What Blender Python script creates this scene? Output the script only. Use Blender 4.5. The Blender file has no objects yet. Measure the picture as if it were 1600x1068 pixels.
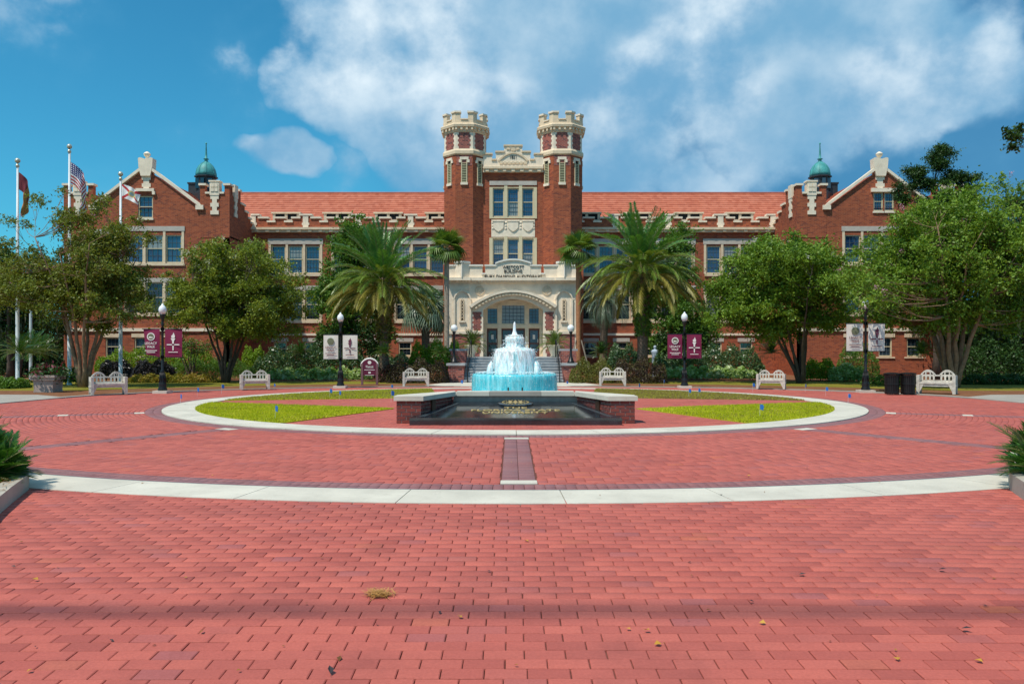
import bpy, math, random
import numpy as np
from mathutils import Vector, Matrix
R = math.radians
random.seed(7)
rng = np.random.default_rng(11)
scene = bpy.context.scene
COL = scene.collection

# ------------------------------------------------------------------ camera, sky, sun, exposure
F, HZ, CAMZ, CAMX = 1230.0, 552.0, 1.51, -0.08      # focal length in photo pixels, horizon row, eye height
cam = bpy.data.cameras.new('camera'); camo = bpy.data.objects.new('camera', cam); COL.objects.link(camo)
camo.location = (CAMX, 0, CAMZ); camo.rotation_euler = (R(90), 0, 0)
cam.sensor_width = 36; cam.lens = F / 1600 * 36; cam.shift_y = (HZ - 534) / 1600
cam.clip_start = 0.1; cam.clip_end = 3000
scene.camera = camo
SUN_EL, SUN_AZ = R(61), R(-136)          # azimuth of the sun seen from above, 0 = +Y, clockwise to +X
sun = bpy.data.lights.new('sun', 'SUN'); suno = bpy.data.objects.new('sun', sun); COL.objects.link(suno)
sun.energy = 4.0; sun.angle = R(0.5); sun.color = (1.0, 0.93, 0.82)
sd = Vector((math.cos(SUN_EL) * math.sin(SUN_AZ), math.cos(SUN_EL) * math.cos(SUN_AZ), math.sin(SUN_EL)))
suno.rotation_euler = (-sd).to_track_quat('-Z', 'Y').to_euler()
suno.location = (0, 0, 40)
scene.view_settings.view_transform = 'Standard'; scene.view_settings.look = 'None'
scene.view_settings.exposure = 0.08; scene.view_settings.gamma = 1.0
scene.view_settings.use_curve_mapping = False

world = bpy.data.worlds.new('World'); scene.world = world; world.use_nodes = True
def build_world():
    nt = world.node_tree; N = nt.nodes; L = nt.links
    N.clear()
    out = N.new('ShaderNodeOutputWorld'); bg = N.new('ShaderNodeBackground'); bg.inputs[1].default_value = 0.13
    L.new(bg.outputs[0], out.inputs[0])
    sky = N.new('ShaderNodeTexSky'); sky.sky_type = 'NISHITA'; sky.sun_disc = False
    sky.sun_elevation = SUN_EL; sky.sun_rotation = SUN_AZ; sky.air_density = 1.0; sky.dust_density = 0.6; sky.ozone_density = 2.0
    def mth(op, a, b=None, c=None, clamp=False):
        n = N.new('ShaderNodeMath'); n.operation = op; n.use_clamp = clamp
        for i, v in enumerate((a, b, c)):
            if v is None: continue
            if isinstance(v, (int, float)): n.inputs[i].default_value = v
            else: L.new(v, n.inputs[i])
        return n.outputs[0]
    def vm(op, a, b=None):
        n = N.new('ShaderNodeVectorMath'); n.operation = op
        for i, v in enumerate((a, b)):
            if v is None: continue
            if isinstance(v, tuple): n.inputs[i].default_value = v
            else: L.new(v, n.inputs[i])
        return n
    def mixc(f, a, b, mode='MIX'):
        n = N.new('ShaderNodeMix'); n.data_type = 'RGBA'; n.blend_type = mode
        for s, v in ((n.inputs[0], f), (n.inputs[6], a), (n.inputs[7], b)):
            if isinstance(v, (int, float)): s.default_value = v
            elif isinstance(v, tuple): s.default_value = (*v, 1)
            else: L.new(v, s)
        return n.outputs[2]
    def smooth(v, a, b):
        n = N.new('ShaderNodeMapRange'); n.interpolation_type = 'SMOOTHSTEP'
        L.new(v, n.inputs[0]); n.inputs[1].default_value = a; n.inputs[2].default_value = b
        return n.outputs[0]
    tc = N.new('ShaderNodeTexCoord'); d = tc.outputs['Generated']
    def dirpx(x, y):
        return Vector(((x - 800) / F, 1, (HZ - y) / F)).normalized()
    wn = N.new('ShaderNodeTexNoise'); wn.inputs['Scale'].default_value = 9.0; wn.inputs['Detail'].default_value = 3; L.new(d, wn.inputs['Vector'])
    wv_ = vm('ADD', d, vm('MULTIPLY', vm('SUBTRACT', wn.outputs['Color'], (.5, .5, .5)).outputs[0], (.10, .10, .09)).outputs[0]).outputs[0]
    def blobs(vec, lst):
        tot = None
        for (x, y, r, wz) in lst:
            c = dirpx(x, y)
            s = vm('SUBTRACT', vec, tuple(c)); m = vm('MULTIPLY', s.outputs[0], (1, 1, wz)); ln = vm('LENGTH', m.outputs[0])
            v = mth('SUBTRACT', 1.0, mth('DIVIDE', ln.outputs['Value'], r), clamp=True)
            tot = v if tot is None else mth('MAXIMUM', tot, v)
        return tot
    def fbm(vec, scale, detail, rough, off):
        m = vm('MULTIPLY', vec, (scale, scale, scale * 1.15)); a = vm('ADD', m.outputs[0], off)
        n = N.new('ShaderNodeTexNoise'); n.inputs['Scale'].default_value = 1; n.inputs['Detail'].default_value = detail
        n.inputs['Roughness'].default_value = rough; L.new(a.outputs[0], n.inputs['Vector'])
        return n.outputs[0]
    main = [(650, 60, .17, 1.1), (800, 85, .21, 1.1), (960, 60, .24, 1.1), (1130, 80, .22, 1.1), (1290, 85, .17, 1.2), (1395, 105, .11, 1.5),
            (600, 138, .15, 2.2), (760, 165, .17, 1.2), (960, 180, .2, 1.1), (945, 255, .13, 1.4), (440, 244, .052, 1.7), (1068, 273, .08, 1.8), (800, 225, .11, 1.2),
            (1510, 95, .09, 1.2), (1000, -150, .42, 1)]
    # fair-weather cloud goes on round the rest of the sky
    sep = N.new('ShaderNodeSeparateXYZ'); L.new(d, sep.inputs[0])
    behind = smooth(mth('SUBTRACT', 0.83, sep.outputs[1]), 0.0, 0.25)
    wide = fbm(d, 5.0, 2, .5, (3.1, 1.7, 0.4))
    gen = mth('MULTIPLY', smooth(wide, .47, .66), behind)
    mask = mth('POWER', mth('MAXIMUM', blobs(wv_, main), mth('MULTIPLY', gen, .55)), .6)
    def puff(vec):
        f1 = fbm(vec, 7.0, 7, .56, (5.3, 2.2, 7.7))
        f2 = fbm(vec, 5.2, 3, .5, (2.6, 9.1, 4.4)); bil = mth('ABSOLUTE', mth('SUBTRACT', f2, .5))         # billows with creases between them
        return mth('ADD', mth('MULTIPLY', mth('SUBTRACT', f1, .5), 1.8), mth('MULTIPLY', mth('SUBTRACT', bil, .10), 1.2))
    n0 = puff(d); n1 = puff(vm('ADD', d, (-.030, 0, .036)).outputs[0])
    t0 = mth('ADD', mth('MULTIPLY', mask, 1.3), n0)
    cov = smooth(t0, .16, .66)
    lit = smooth(mth('SUBTRACT', n0, n1), -.35, .62)              # sunward sides of the billows bright, undersides grey
    ccol = mixc(lit, (1.35, 3.1, 4.8), (7.2, 7.9, 8.2))
    ccol = mixc(mth('MULTIPLY', smooth(wide, .46, .62), .62), ccol, (1.5, 3.3, 4.9))
    ccol = mixc(mth('MULTIPLY', smooth(mth('SUBTRACT', .36, sep.outputs[2]), 0.0, .17), .55), ccol, (1.25, 3.0, 4.7))          # flat grey bases lower down
    veil = smooth(mth('ADD', blobs(d, [(1540, 60, .5, 1), (1330, 230, .42, 1), (1120, 240, .34, 1.2), (1600, 300, .5, 1), (900, 250, .30, 1.4)]),
                      mth('MULTIPLY', mth('SUBTRACT', wide, .5), .8)), .05, .75)
    tint = mixc(1.0, sky.outputs[0], SKY_TINT, 'MULTIPLY')
    base = mixc(mth('MULTIPLY', veil, .85), tint, (.50, 1.75, 3.35))
    base = mixc(mth('MULTIPLY', smooth(n0, -.05, .7), .30), base, (1.5, 3.8, 5.6))
    col = mixc(mth('MULTIPLY', cov, .94), base, ccol)
    L.new(col, bg.inputs[0])
SKY_TINT = (.22, .86, .97)
build_world()

# ------------------------------------------------------------------ pixel helpers (photo measurements -> metres)
def PX(x, Y): return (x - 800) * Y / F + CAMX
def PZ(y, Y): return CAMZ - (y - HZ) * Y / F
def GY(y): return CAMZ * F / (y - HZ)

# ------------------------------------------------------------------ materials
MATS = {}
class NB:
    def __init__(s, name):
        s.m = bpy.data.materials.new(name); s.m.use_nodes = True; s.nt = s.m.node_tree; s.N = s.nt.nodes; s.L = s.nt.links
        s.N.clear(); s.out = s.N.new('ShaderNodeOutputMaterial'); s.b = s.N.new('ShaderNodeBsdfPrincipled'); s.L.new(s.b.outputs[0], s.out.inputs[0])
        MATS[name] = s.m
    def n(s, t, **kw):
        x = s.N.new(t)
        for k, v in kw.items(): setattr(x, k, v)
        return x
    def set(s, sock, v):
        if isinstance(v, bpy.types.NodeSocket): s.L.new(v, sock)
        elif isinstance(v, (tuple, list)) and len(v) == 3 and sock.type == 'RGBA': sock.default_value = (*v, 1)
        else: sock.default_value = v
    def math(s, op, a, b=None, clamp=False):
        x = s.n('ShaderNodeMath', operation=op, use_clamp=clamp); s.set(x.inputs[0], a)
        if b is not None: s.set(x.inputs[1], b)
        return x.outputs[0]
    def vmath(s, op, a, b=None, out=0):
        x = s.n('ShaderNodeVectorMath', operation=op); s.set(x.inputs[0], a)
        if b is not None: s.set(x.inputs[1], b)
        return x.outputs[out]
    def mix(s, f, a, b, mode='MIX'):
        x = s.n('ShaderNodeMix', data_type='RGBA', blend_type=mode); s.set(x.inputs[0], f); s.set(x.inputs[6], a); s.set(x.inputs[7], b)
        return x.outputs[2]
    def noise(s, scale, detail=4, rough=.55, vec=None):
        x = s.n('ShaderNodeTexNoise'); x.inputs['Scale'].default_value = scale; x.inputs['Detail'].default_value = detail; x.inputs['Roughness'].default_value = rough
        if vec is None: vec = s.pos()
        s.L.new(vec, x.inputs['Vector']); return x.outputs[0]
    def pos(s):
        g = s.n('ShaderNodeNewGeometry'); return g.outputs['Position']
    def obj(s):
        return s.n('ShaderNodeTexCoord').outputs['Object']
    def rng(s, v, a, b, c=0.0, d=1.0):
        x = s.n('ShaderNodeMapRange'); s.set(x.inputs[0], v); x.inputs[1].default_value = a; x.inputs[2].default_value = b; x.inputs[3].default_value = c; x.inputs[4].default_value = d
        return x.outputs[0]
    def island(s):
        g = s.n('ShaderNodeNewGeometry'); o = s.n('ShaderNodeObjectInfo')
        return s.math('FRACT', s.math('ADD', g.outputs['Random Per Island'], o.outputs['Random']))
    def ramp(s, v, stops):
        x = s.n('ShaderNodeValToRGB'); e = x.color_ramp.elements
        while len(e) < len(stops): e.new(.5)
        for i, (p, c) in enumerate(stops): e[i].position = p; e[i].color = (*c, 1)
        s.set(x.inputs[0], v); return x.outputs[0]
    def bump(s, h, dist=.01, strength=.6):
        x = s.n('ShaderNodeBump'); x.inputs['Distance'].default_value = dist; x.inputs['Strength'].default_value = strength
        s.L.new(h, x.inputs['Height']); s.L.new(x.outputs[0], s.b.inputs['Normal'])
    def fin(s, col, rough=.7, metal=0.0, spec=.5):
        s.set(s.b.inputs['Base Color'], col); s.set(s.b.inputs['Roughness'], rough); s.b.inputs['Metallic'].default_value = metal
        s.b.inputs['Specular IOR Level'].default_value = spec
        return s.m
def plain(name, col, rough=.7, var=.18, scale=6.0, metal=0.0, spec=.4, bump=0.0):
    s = NB(name); n = s.noise(scale, 6, .6)
    c = s.mix(s.rng(n, .3, .7), tuple(x * (1 - var) for x in col), tuple(min(1, x * (1 + var)) for x in col))
    if bump: s.bump(s.noise(scale * 6, 5, .6), bump, .5)
    return s.fin(c, rough, metal, spec)
def brickwall(name, c1, c2, dark, mortar, bw=.235, bh=.083):
    s = NB(name); g = s.n('ShaderNodeNewGeometry')
    t = s.vmath('NORMALIZE', s.vmath('CROSS_PRODUCT', g.outputs['True Normal'], (0, 0, 1)))
    u = s.vmath('DOT_PRODUCT', g.outputs['Position'], t, out=1)
    sp = s.n('ShaderNodeSeparateXYZ'); s.L.new(g.outputs['Position'], sp.inputs[0])
    cb = s.n('ShaderNodeCombineXYZ'); s.L.new(u, cb.inputs[0]); s.L.new(sp.outputs[2], cb.inputs[1])
    b = s.n('ShaderNodeTexBrick'); s.L.new(cb.outputs[0], b.inputs['Vector'])
    b.inputs['Scale'].default_value = 1; b.inputs['Brick Width'].default_value = bw; b.inputs['Row Height'].default_value = bh
    b.inputs['Mortar Size'].default_value = .006; b.inputs['Mortar Smooth'].default_value = .2; b.inputs['Bias'].default_value = 0
    b.inputs['Color1'].default_value = (0, 0, 0, 1); b.inputs['Color2'].default_value = (1, 1, 1, 1); b.inputs['Mortar'].default_value = (.5, .5, .5, 1)
    c = s.ramp(b.outputs['Color'], [(0, dark), (.18, c2), (.55, c1), (1, tuple(min(1, x * 1.25) for x in c1))])
    w = s.noise(.6, 5, .6); c = s.mix(s.rng(w, .35, .7, 0, .55), c, tuple(x * .55 for x in c1))
    st = s.vmath('MULTIPLY', s.pos(), (1.5, 1.5, .18)); w2 = s.noise(1, 5, .6, st); c = s.mix(s.rng(w2, .55, .75, 0, .3), c, tuple(x * .5 for x in c2))
    c = s.mix(b.outputs['Fac'], c, mortar)
    s.bump(s.math('SUBTRACT', 1.0, b.outputs['Fac']), .008, .5)
    return s.fin(c, .85, 0, .25)
M_BRICK = brickwall('wall_brick', (.39, .092, .038), (.29, .062, .030), (.19, .045, .032), (.34, .18, .12))
M_BRICKD = brickwall('diaper_brick', (.36, .10, .075), (.22, .06, .06), (.07, .028, .035), (.42, .30, .25), .22, .09)
M_STONE = plain('cream_stone', (.74, .58, .40), .8, .14, 2.5, bump=.004)
M_STONEW = plain('pale_stone', (.84, .71, .55), .8, .12, 2.5, bump=.004)
M_STONEG = plain('grey_stone', (.50, .45, .39), .8, .12, 2.5)
M_FRAME = plain('cream_paint', (.66, .56, .36), .55, .07, 3)
M_LOUV = plain('louvre_paint', (.42, .40, .24), .6, .1, 3)
M_BLACK = plain('black_metal', (.012, .012, .013), .4, .2, 8)
M_DARK = plain('dark_void', (.012, .012, .013), .8, .2, 3)
M_WOOD = plain('dark_door_wood', (.11, .035, .02), .4, .3, 4)
M_LETTER = plain('black_lettering', (.012, .011, .010), .5, .1, 5)
M_GOLD = plain('gold_lettering', (.80, .55, .22), .35, .12, 9, metal=.6)
M_STEP = plain('step_granite', (.36, .37, .38), .75, .18, 3.5, bump=.003)
M_WHITEB = plain('bench_stone', (.56, .51, .44), .8, .28, 9, bump=.003)
M_MAROON = plain('maroon_cloth', (.20, .012, .055), .8, .12, 5)
M_CREAMB = plain('white_cloth', (.70, .64, .57), .8, .06, 5)
M_WPRINT = plain('white_print', (.80, .76, .70), .8, .04, 5)
M_MPRINT = plain('maroon_print', (.14, .03, .06), .8, .04, 5)
M_GPRINT = plain('olive_print', (.16, .17, .10), .8, .3, 60)
M_POLE = plain('flagpole_paint', (.62, .66, .68), .35, .08, 3)
M_GOLDB = plain('pole_ball', (.62, .58, .45), .3, .1, 3, metal=.5)
M_POT = plain('planter_stone', (.40, .31, .27), .85, .2, 4, bump=.004)
M_SIGNM = plain('sign_maroon', (.13, .012, .04), .45, .1, 4)
M_BLUE = plain('blue_plastic', (.02, .14, .46), .5, .1, 10)
M_TEAL = plain('copper_green', (.06, .30, .29), .55, .25, 3)
M_LEAD = plain('dark_lead', (.03, .035, .04), .5, .3, 3)
M_BARK = plain('crape_bark', (.26, .155, .095), .85, .35, 7, bump=.01)
M_BARKD = plain('dark_bark', (.085, .06, .045), .9, .35, 7, bump=.015)
M_BARKP = plain('palm_bark', (.17, .115, .08), .9, .4, 12, bump=.02)
M_BARKS = plain('grey_palm_bark', (.34, .28, .22), .9, .3, 10, bump=.015)
M_BARKO = plain('orange_palm_bark', (.36, .16, .075), .9, .25, 10, bump=.015)
M_SOIL = plain('soil', (.09, .05, .03), .95, .4, 9, bump=.02)
M_ROOFD = plain('ridge_tile', (.36, .10, .065), .7, .2, 3)
M_CABLE = plain('cable_rubber', (.02, .02, .02), .6, .1, 3)
def m_glass(name, base, rough=.04):
    s = NB(name); n = s.noise(.6, 3, .5); o = s.n('ShaderNodeObjectInfo').outputs['Random']
    c = s.mix(s.rng(n, .35, .65), base, tuple(x * 2.2 for x in base)); c = s.mix(s.rng(o, .55, 1.0, 0, .5), c, (.10, .15, .19)); c = s.mix(s.math('GREATER_THAN', o, .90), c, (.26, .27, .25))  # paler base colour per pane imitates differing reflections and drawn blinds
    s.fin(c, rough, 0, 1.0)
    w = s.noise(1.6, 3, .5, s.vmath('ADD', s.pos(), s.math('MULTIPLY', o, 40.0))); s.bump(w, .05, .35); return s.m
M_GLASS = m_glass('window_glass', (.010, .032, .075))
M_GLASSD = m_glass('dark_window_glass', (.006, .012, .018))
M_GLASSB = m_glass('fanlight_glass', (.03, .10, .15))
def m_globe():
    s = NB('globe_glass'); s.fin((.80, .82, .84), .25, 0, .6); s.b.inputs['Subsurface Weight'].default_value = .2; return s.m
M_GLOBE = m_globe()
def m_paver(name, cols, dust):
    s = NB(name); i = s.island()
    c = s.ramp(i, cols)
    n = s.noise(.33, 4, .6); c = s.mix(s.rng(n, .35, .7, 0, .35), c, dust)
    f = s.noise(55, 5, .7); c = s.mix(s.rng(f, .3, .75, 0, .3), c, (.10, .03, .03), 'MIX')
    w = s.noise(1.3, 7, .7); c = s.mix(s.rng(w, .50, .78, 0, .6), c, (.22, .05, .042))
    w3 = s.noise(.55, 6, .7, s.vmath('MULTIPLY', s.pos(), (.35, 1.6, 1))); c = s.mix(s.rng(w3, .50, .72, 0, .45), c, (.28, .07, .055))
    s.bump(f, .003, .5)
    return s.fin(c, s.rng(f, .3, .7, .62, .85), 0, .35)
M_PAVER = m_paver('red_paver', [(0, (.38, .080, .060)), (.2, (.46, .100, .074)), (.5, (.50, .112, .082)), (.8, (.56, .130, .092)), (.93, (.46, .110, .086)), (.975, (.38, .105, .100)), (1, (.57, .135, .065))], (.55, .155, .12))
M_PAVERP = m_paver('purple_paver', [(0, (.22, .105, .115)), (.5, (.27, .125, .13)), (1, (.32, .14, .14))], (.31, .17, .165))
def m_roof():
    s = NB('roof_tile'); sp = s.n('ShaderNodeSeparateXYZ'); s.L.new(s.pos(), sp.inputs[0])
    cb = s.n('ShaderNodeCombineXYZ'); s.L.new(s.math('ADD', sp.outputs[0], s.math('MULTIPLY', sp.outputs[1], 0.0)), cb.inputs[0]); s.L.new(sp.outputs[2], cb.inputs[1])
    b = s.n('ShaderNodeTexBrick'); s.L.new(cb.outputs[0], b.inputs['Vector']); b.inputs['Scale'].default_value = 1
    b.inputs['Brick Width'].default_value = .3; b.inputs['Row Height'].default_value = .2; b.inputs['Mortar Size'].default_value = .002
    b.inputs['Color1'].default_value = (0, 0, 0, 1); b.inputs['Color2'].default_value = (1, 1, 1, 1); b.inputs['Mortar'].default_value = (.2, .2, .2, 1)
    c = s.ramp(b.outputs['Color'], [(0, (.40, .095, .045)), (.5, (.48, .13, .065)), (1, (.54, .165, .09))])
    n = s.noise(.5, 5, .6); c = s.mix(s.rng(n, .35, .7, 0, .35), c, (.40, .13, .08))
    return s.fin(c, .6, 0, .4)
M_ROOF = m_roof()
def m_concrete(name, col):
    s = NB(name); n = s.noise(1.1, 6, .65); f = s.noise(60, 4, .7); i = s.island()
    c = s.mix(s.rng(n, .35, .72), col, tuple(x * .70 for x in col)); c = s.mix(s.rng(f, .55, .8, 0, .4), c, (.30, .27, .22))
    c = s.mix(s.math('MULTIPLY', i, .25), c, tuple(x * .8 for x in col))
    w = s.noise(4, 6, .75); c = s.mix(s.rng(w, .58, .78, 0, .6), c, (.24, .20, .15))
    s.bump(f, .003, .4); return s.fin(c, .85, 0, .3)
M_CONC = m_concrete('concrete', (.66, .61, .51))
M_CONCD = m_concrete('weathered_concrete', (.40, .36, .31))
M_CURB = m_concrete('kerb_concrete', (.46, .41, .34))
def m_ground(name, cols, scale, bump=.02):
    s = NB(name); n = s.noise(scale, 7, .7); m = s.noise(scale * .12, 4, .6)
    c = s.ramp(s.math('ADD', s.math('MULTIPLY', n, .6), s.math('MULTIPLY', m, .4)), cols); s.bump(n, bump, .8); return s.fin(c, .95, 0, .15)
M_MULCH = m_ground('pine_straw', [(.3, (.10, .04, .022)), (.5, (.20, .085, .04)), (.7, (.30, .145, .07))], 14)
M_LAWN = m_ground('lawn', [(.3, (.24, .27, .012)), (.5, (.36, .38, .018)), (.7, (.44, .42, .05))], 9)
M_LAWN2 = m_ground('rear_lawn', [(.3, (.10, .10, .014)), (.5, (.20, .18, .02)), (.7, (.28, .24, .05))], 9)
M_EARTH = m_ground('earth', [(.3, (.05, .055, .02)), (.5, (.08, .075, .03)), (.7, (.11, .09, .045))], 3)
M_SAND = m_ground('joint_sand', [(.3, (.08, .03, .023)), (.5, (.15, .055, .042)), (.7, (.24, .10, .075))], 20, .003)
def m_leaf(name, cols, trans=.3, rough=.5, spec=.35):
    s = NB(name); i = s.island(); n = s.noise(1.5, 3, .6)
    v = s.math('ADD', s.math('MULTIPLY', i, .5), s.math('MULTIPLY', s.rng(n, .32, .68), .5))
    k = len(cols) - 1
    c = s.ramp(v, [(j / k, cc) for j, cc in enumerate(cols)])
    s.fin(c, rough, 0, spec)
    t = s.n('ShaderNodeBsdfTranslucent'); s.L.new(s.mix(1.0, c, (1.3, 1.25, .6), 'MULTIPLY'), t.inputs[0])
    mx = s.n('ShaderNodeMixShader'); mx.inputs[0].default_value = trans; s.L.new(s.b.outputs[0], mx.inputs[1]); s.L.new(t.outputs[0], mx.inputs[2]); s.L.new(mx.outputs[0], s.out.inputs[0])
    return s.m
L_CRAPE = m_leaf('crape_leaf', [(.068, .106, .015), (.145, .204, .024), (.232, .290, .031), (.369, .388, .049)])
L_CRAPEB = m_leaf('brown_crape_leaf', [(.108, .090, .022), (.156, .168, .024), (.192, .252, .030), (.312, .324, .060)])
L_CRAPEG = m_leaf('bright_crape_leaf', [(.061, .129, .014), (.121, .224, .021), (.190, .310, .028), (.310, .397, .052)])
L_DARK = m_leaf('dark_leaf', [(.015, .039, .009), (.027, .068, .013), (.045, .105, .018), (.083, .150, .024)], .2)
L_MID = m_leaf('mid_leaf', [(.040, .101, .015), (.074, .166, .022), (.129, .239, .030), (.184, .313, .046)])
L_LIME = m_leaf('lime_leaf', [(.10, .18, .008), (.16, .27, .012), (.22, .34, .018), (.30, .40, .03)])
L_PURP = m_leaf('plum_leaf', [(.027, .018, .020), (.056, .033, .027), (.088, .056, .027), (.094, .081, .025)], .15)
L_OLIVE = m_leaf('olive_leaf', [(.068, .083, .018), (.120, .128, .021), (.180, .180, .030), (.195, .135, .045)], .2)
L_HEDGE = m_leaf('hedge_leaf', [(.025, .068, .020), (.051, .119, .037), (.102, .187, .068), (.238, .306, .170)], .2, .35, .6)
L_BLACK = m_leaf('blackish_leaf', [(.006, .008, .006), (.012, .012, .010), (.03, .022, .024), (.08, .06, .07)], .05, .35, .6)
L_CALA = m_leaf('caladium_leaf', [(.12, .24, .03), (.28, .42, .10), (.50, .60, .30), (.66, .70, .50)])
L_YEL = m_leaf('yellow_leaf', [(.16, .18, .02), (.28, .26, .03), (.36, .28, .04), (.30, .16, .03)])
L_PALM = m_leaf('palm_leaf', [(.060, .120, .016), (.110, .190, .024), (.190, .270, .036), (.300, .330, .060)], .2, .4, .5)
L_PALMU = m_leaf('young_palm_leaf', [(.031, .114, .021), (.058, .177, .029), (.104, .250, .042), (.177, .333, .062)], .2, .35, .5)
L_PALMO = m_leaf('old_palm_leaf', [(.121, .129, .021), (.207, .199, .028), (.293, .259, .052), (.414, .328, .121)], .2, .45, .4)
L_SABAL = m_leaf('sabal_leaf', [(.05, .11, .012), (.09, .17, .018), (.14, .22, .03), (.22, .25, .05)], .25, .4, .5)
L_BLUEP = m_leaf('grey_green_leaf', [(.08, .14, .09), (.13, .20, .13), (.20, .27, .18), (.30, .36, .27)], .2, .4, .5)
L_CYCAD = m_leaf('cycad_leaf', [(.015, .062, .007), (.031, .106, .013), (.062, .163, .020), (.125, .225, .037)], .2, .3, .6)
L_GRASS = m_leaf('grass_blade', [(.30, .35, .010), (.42, .46, .014), (.50, .51, .02), (.62, .56, .05)], .3, .6, .2)
L_DRYG = m_leaf('dry_grass_blade', [(.20, .14, .05), (.28, .20, .07), (.32, .25, .08), (.24, .22, .05)], .2, .7, .2)
L_MOSS = m_leaf('grey_moss', [(.06, .07, .04), (.10, .11, .07), (.14, .14, .09)], .2, .8, .1)
L_PINK = m_leaf('pink_blossom', [(.45, .16, .30), (.58, .28, .42), (.66, .42, .52)], .3, .7, .2)
L_WHITE = m_leaf('white_blossom', [(.55, .55, .45), (.66, .66, .58), (.75, .74, .68)], .3, .7, .2)
L_RED = m_leaf('red_leaf', [(.10, .012, .02), (.20, .03, .05), (.30, .06, .09)], .2)
L_BROWN = m_leaf('brown_leaf', [(.10, .04, .012), (.24, .10, .02), (.40, .20, .03), (.05, .025, .02)], .1)
# ------------------------------------------------------------------ mesh helpers
def link(o, parent=None):
    COL.objects.link(o)
    if parent is not None: o.parent = parent
    return o
def tag(o, label=None, cat=None, group=None, kind=None):
    if label: o['label'] = label
    if cat: o['category'] = cat
    if group: o['group'] = group
    if kind: o['kind'] = kind
    return o
def thing(name, label, cat, loc=(0, 0, 0), rz=0, group=None):
    o = bpy.data.objects.new(name, None); o.empty_display_size = .2; COL.objects.link(o)
    o.location = loc; o.rotation_euler = (0, 0, rz)
    return tag(o, label, cat, group)
class MB:
    def __init__(s): s.v = []; s.f = []; s.mi = []; s.cur = 0; s.pieces = []
    def add(s, vs, fs):
        s.pieces.append((len(s.v), len(s.f))); b = len(s.v); s.v.extend(vs)
        for f in fs: s.f.append(tuple(i + b for i in f)); s.mi.append(s.cur)
        return s
    def box(s, x0, x1, y0, y1, z0, z1):
        if x0 > x1: x0, x1 = x1, x0
        if y0 > y1: y0, y1 = y1, y0
        if z0 > z1: z0, z1 = z1, z0
        return s.add([(x0, y0, z0), (x1, y0, z0), (x1, y1, z0), (x0, y1, z0), (x0, y0, z1), (x1, y0, z1), (x1, y1, z1), (x0, y1, z1)],
              [(0, 3, 2, 1), (4, 5, 6, 7), (0, 1, 5, 4), (1, 2, 6, 5), (2, 3, 7, 6), (3, 0, 4, 7)])
    def prism(s, poly, y0, y1):           # polygon in XZ (counter-clockwise seen from -Y), extruded along Y
        n = len(poly); a = sum(poly[i][0] * poly[(i + 1) % n][1] - poly[(i + 1) % n][0] * poly[i][1] for i in range(n))
        if a < 0: poly = poly[::-1]
        vs = [(x, y0, z) for x, z in poly] + [(x, y1, z) for x, z in poly]
        fs = [tuple(range(n)), tuple(range(2 * n - 1, n - 1, -1))] + [(i, i + n, (i + 1) % n + n, (i + 1) % n) for i in range(n)]
        return s.add(vs, fs)
    def prismx(s, poly, x0, x1):          # polygon in YZ extruded along X
        n = len(poly); a = sum(poly[i][0] * poly[(i + 1) % n][1] - poly[(i + 1) % n][0] * poly[i][1] for i in range(n))
        if a < 0: poly = poly[::-1]
        vs = [(x1, y, z) for y, z in poly] + [(x0, y, z) for y, z in poly]
        fs = [tuple(range(n)), tuple(range(2 * n - 1, n - 1, -1))] + [(i, i + n, (i + 1) % n + n, (i + 1) % n) for i in range(n)]
        return s.add(vs, fs)
    def prismz(s, poly, z0, z1):          # polygon in XY extruded along Z
        n = len(poly); a = sum(poly[i][0] * poly[(i + 1) % n][1] - poly[(i + 1) % n][0] * poly[i][1] for i in range(n))
        if a < 0: poly = poly[::-1]
        vs = [(x, y, z1) for x, y in poly] + [(x, y, z0) for x, y in poly]
        fs = [tuple(range(n)), tuple(range(2 * n - 1, n - 1, -1))] + [(i, i + n, (i + 1) % n + n, (i + 1) % n) for i in range(n)]
        return s.add(vs, fs)
    def lathe(s, prof, cx=0, cy=0, n=16, rot=0.0, cap=True):
        vs = []; fs = []
        for r, z in prof:
            for k in range(n):
                a = 2 * math.pi * k / n + rot; vs.append((cx + r * math.cos(a), cy + r * math.sin(a), z))
        m = len(prof)
        for j in range(m - 1):
            for k in range(n):
                k2 = (k + 1) % n; fs.append((j * n + k, j * n + k2, (j + 1) * n + k2, (j + 1) * n + k))
        if cap:
            if prof[0][0] > 1e-4: fs.append(tuple(range(n - 1, -1, -1)))
            if prof[-1][0] > 1e-4: fs.append(tuple((m - 1) * n + k for k in range(n)))
        return s.add(vs, fs)
    def tube(s, pts, rad, n=6, cap=True):
        pts = [Vector(p) for p in pts]; vs = []; fs = []; m = len(pts)
        if not hasattr(rad, '__len__'): rad = [rad] * m
        ref = Vector((0, 0, 1)); prevx = None
        for i, p in enumerate(pts):
            t = (pts[min(i + 1, m - 1)] - pts[max(i - 1, 0)]).normalized()
            if prevx is None:
                x = t.cross(Vector((1, 0, 0)) if abs(t.x) < .8 else Vector((0, 1, 0))).normalized()
            else:
                x = (prevx - t * prevx.dot(t)).normalized()
            prevx = x; y = t.cross(x)
            for k in range(n):
                a = 2 * math.pi * k / n; q = p + (x * math.cos(a) + y * math.sin(a)) * rad[i]; vs.append(tuple(q))
        for j in range(m - 1):
            for k in range(n):
                k2 = (k + 1) % n; fs.append((j * n + k, j * n + k2, (j + 1) * n + k2, (j + 1) * n + k))
        if cap: fs.append(tuple(range(n - 1, -1, -1))); fs.append(tuple((m - 1) * n + k for k in range(n)))
        return s.add(vs, fs)
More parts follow.
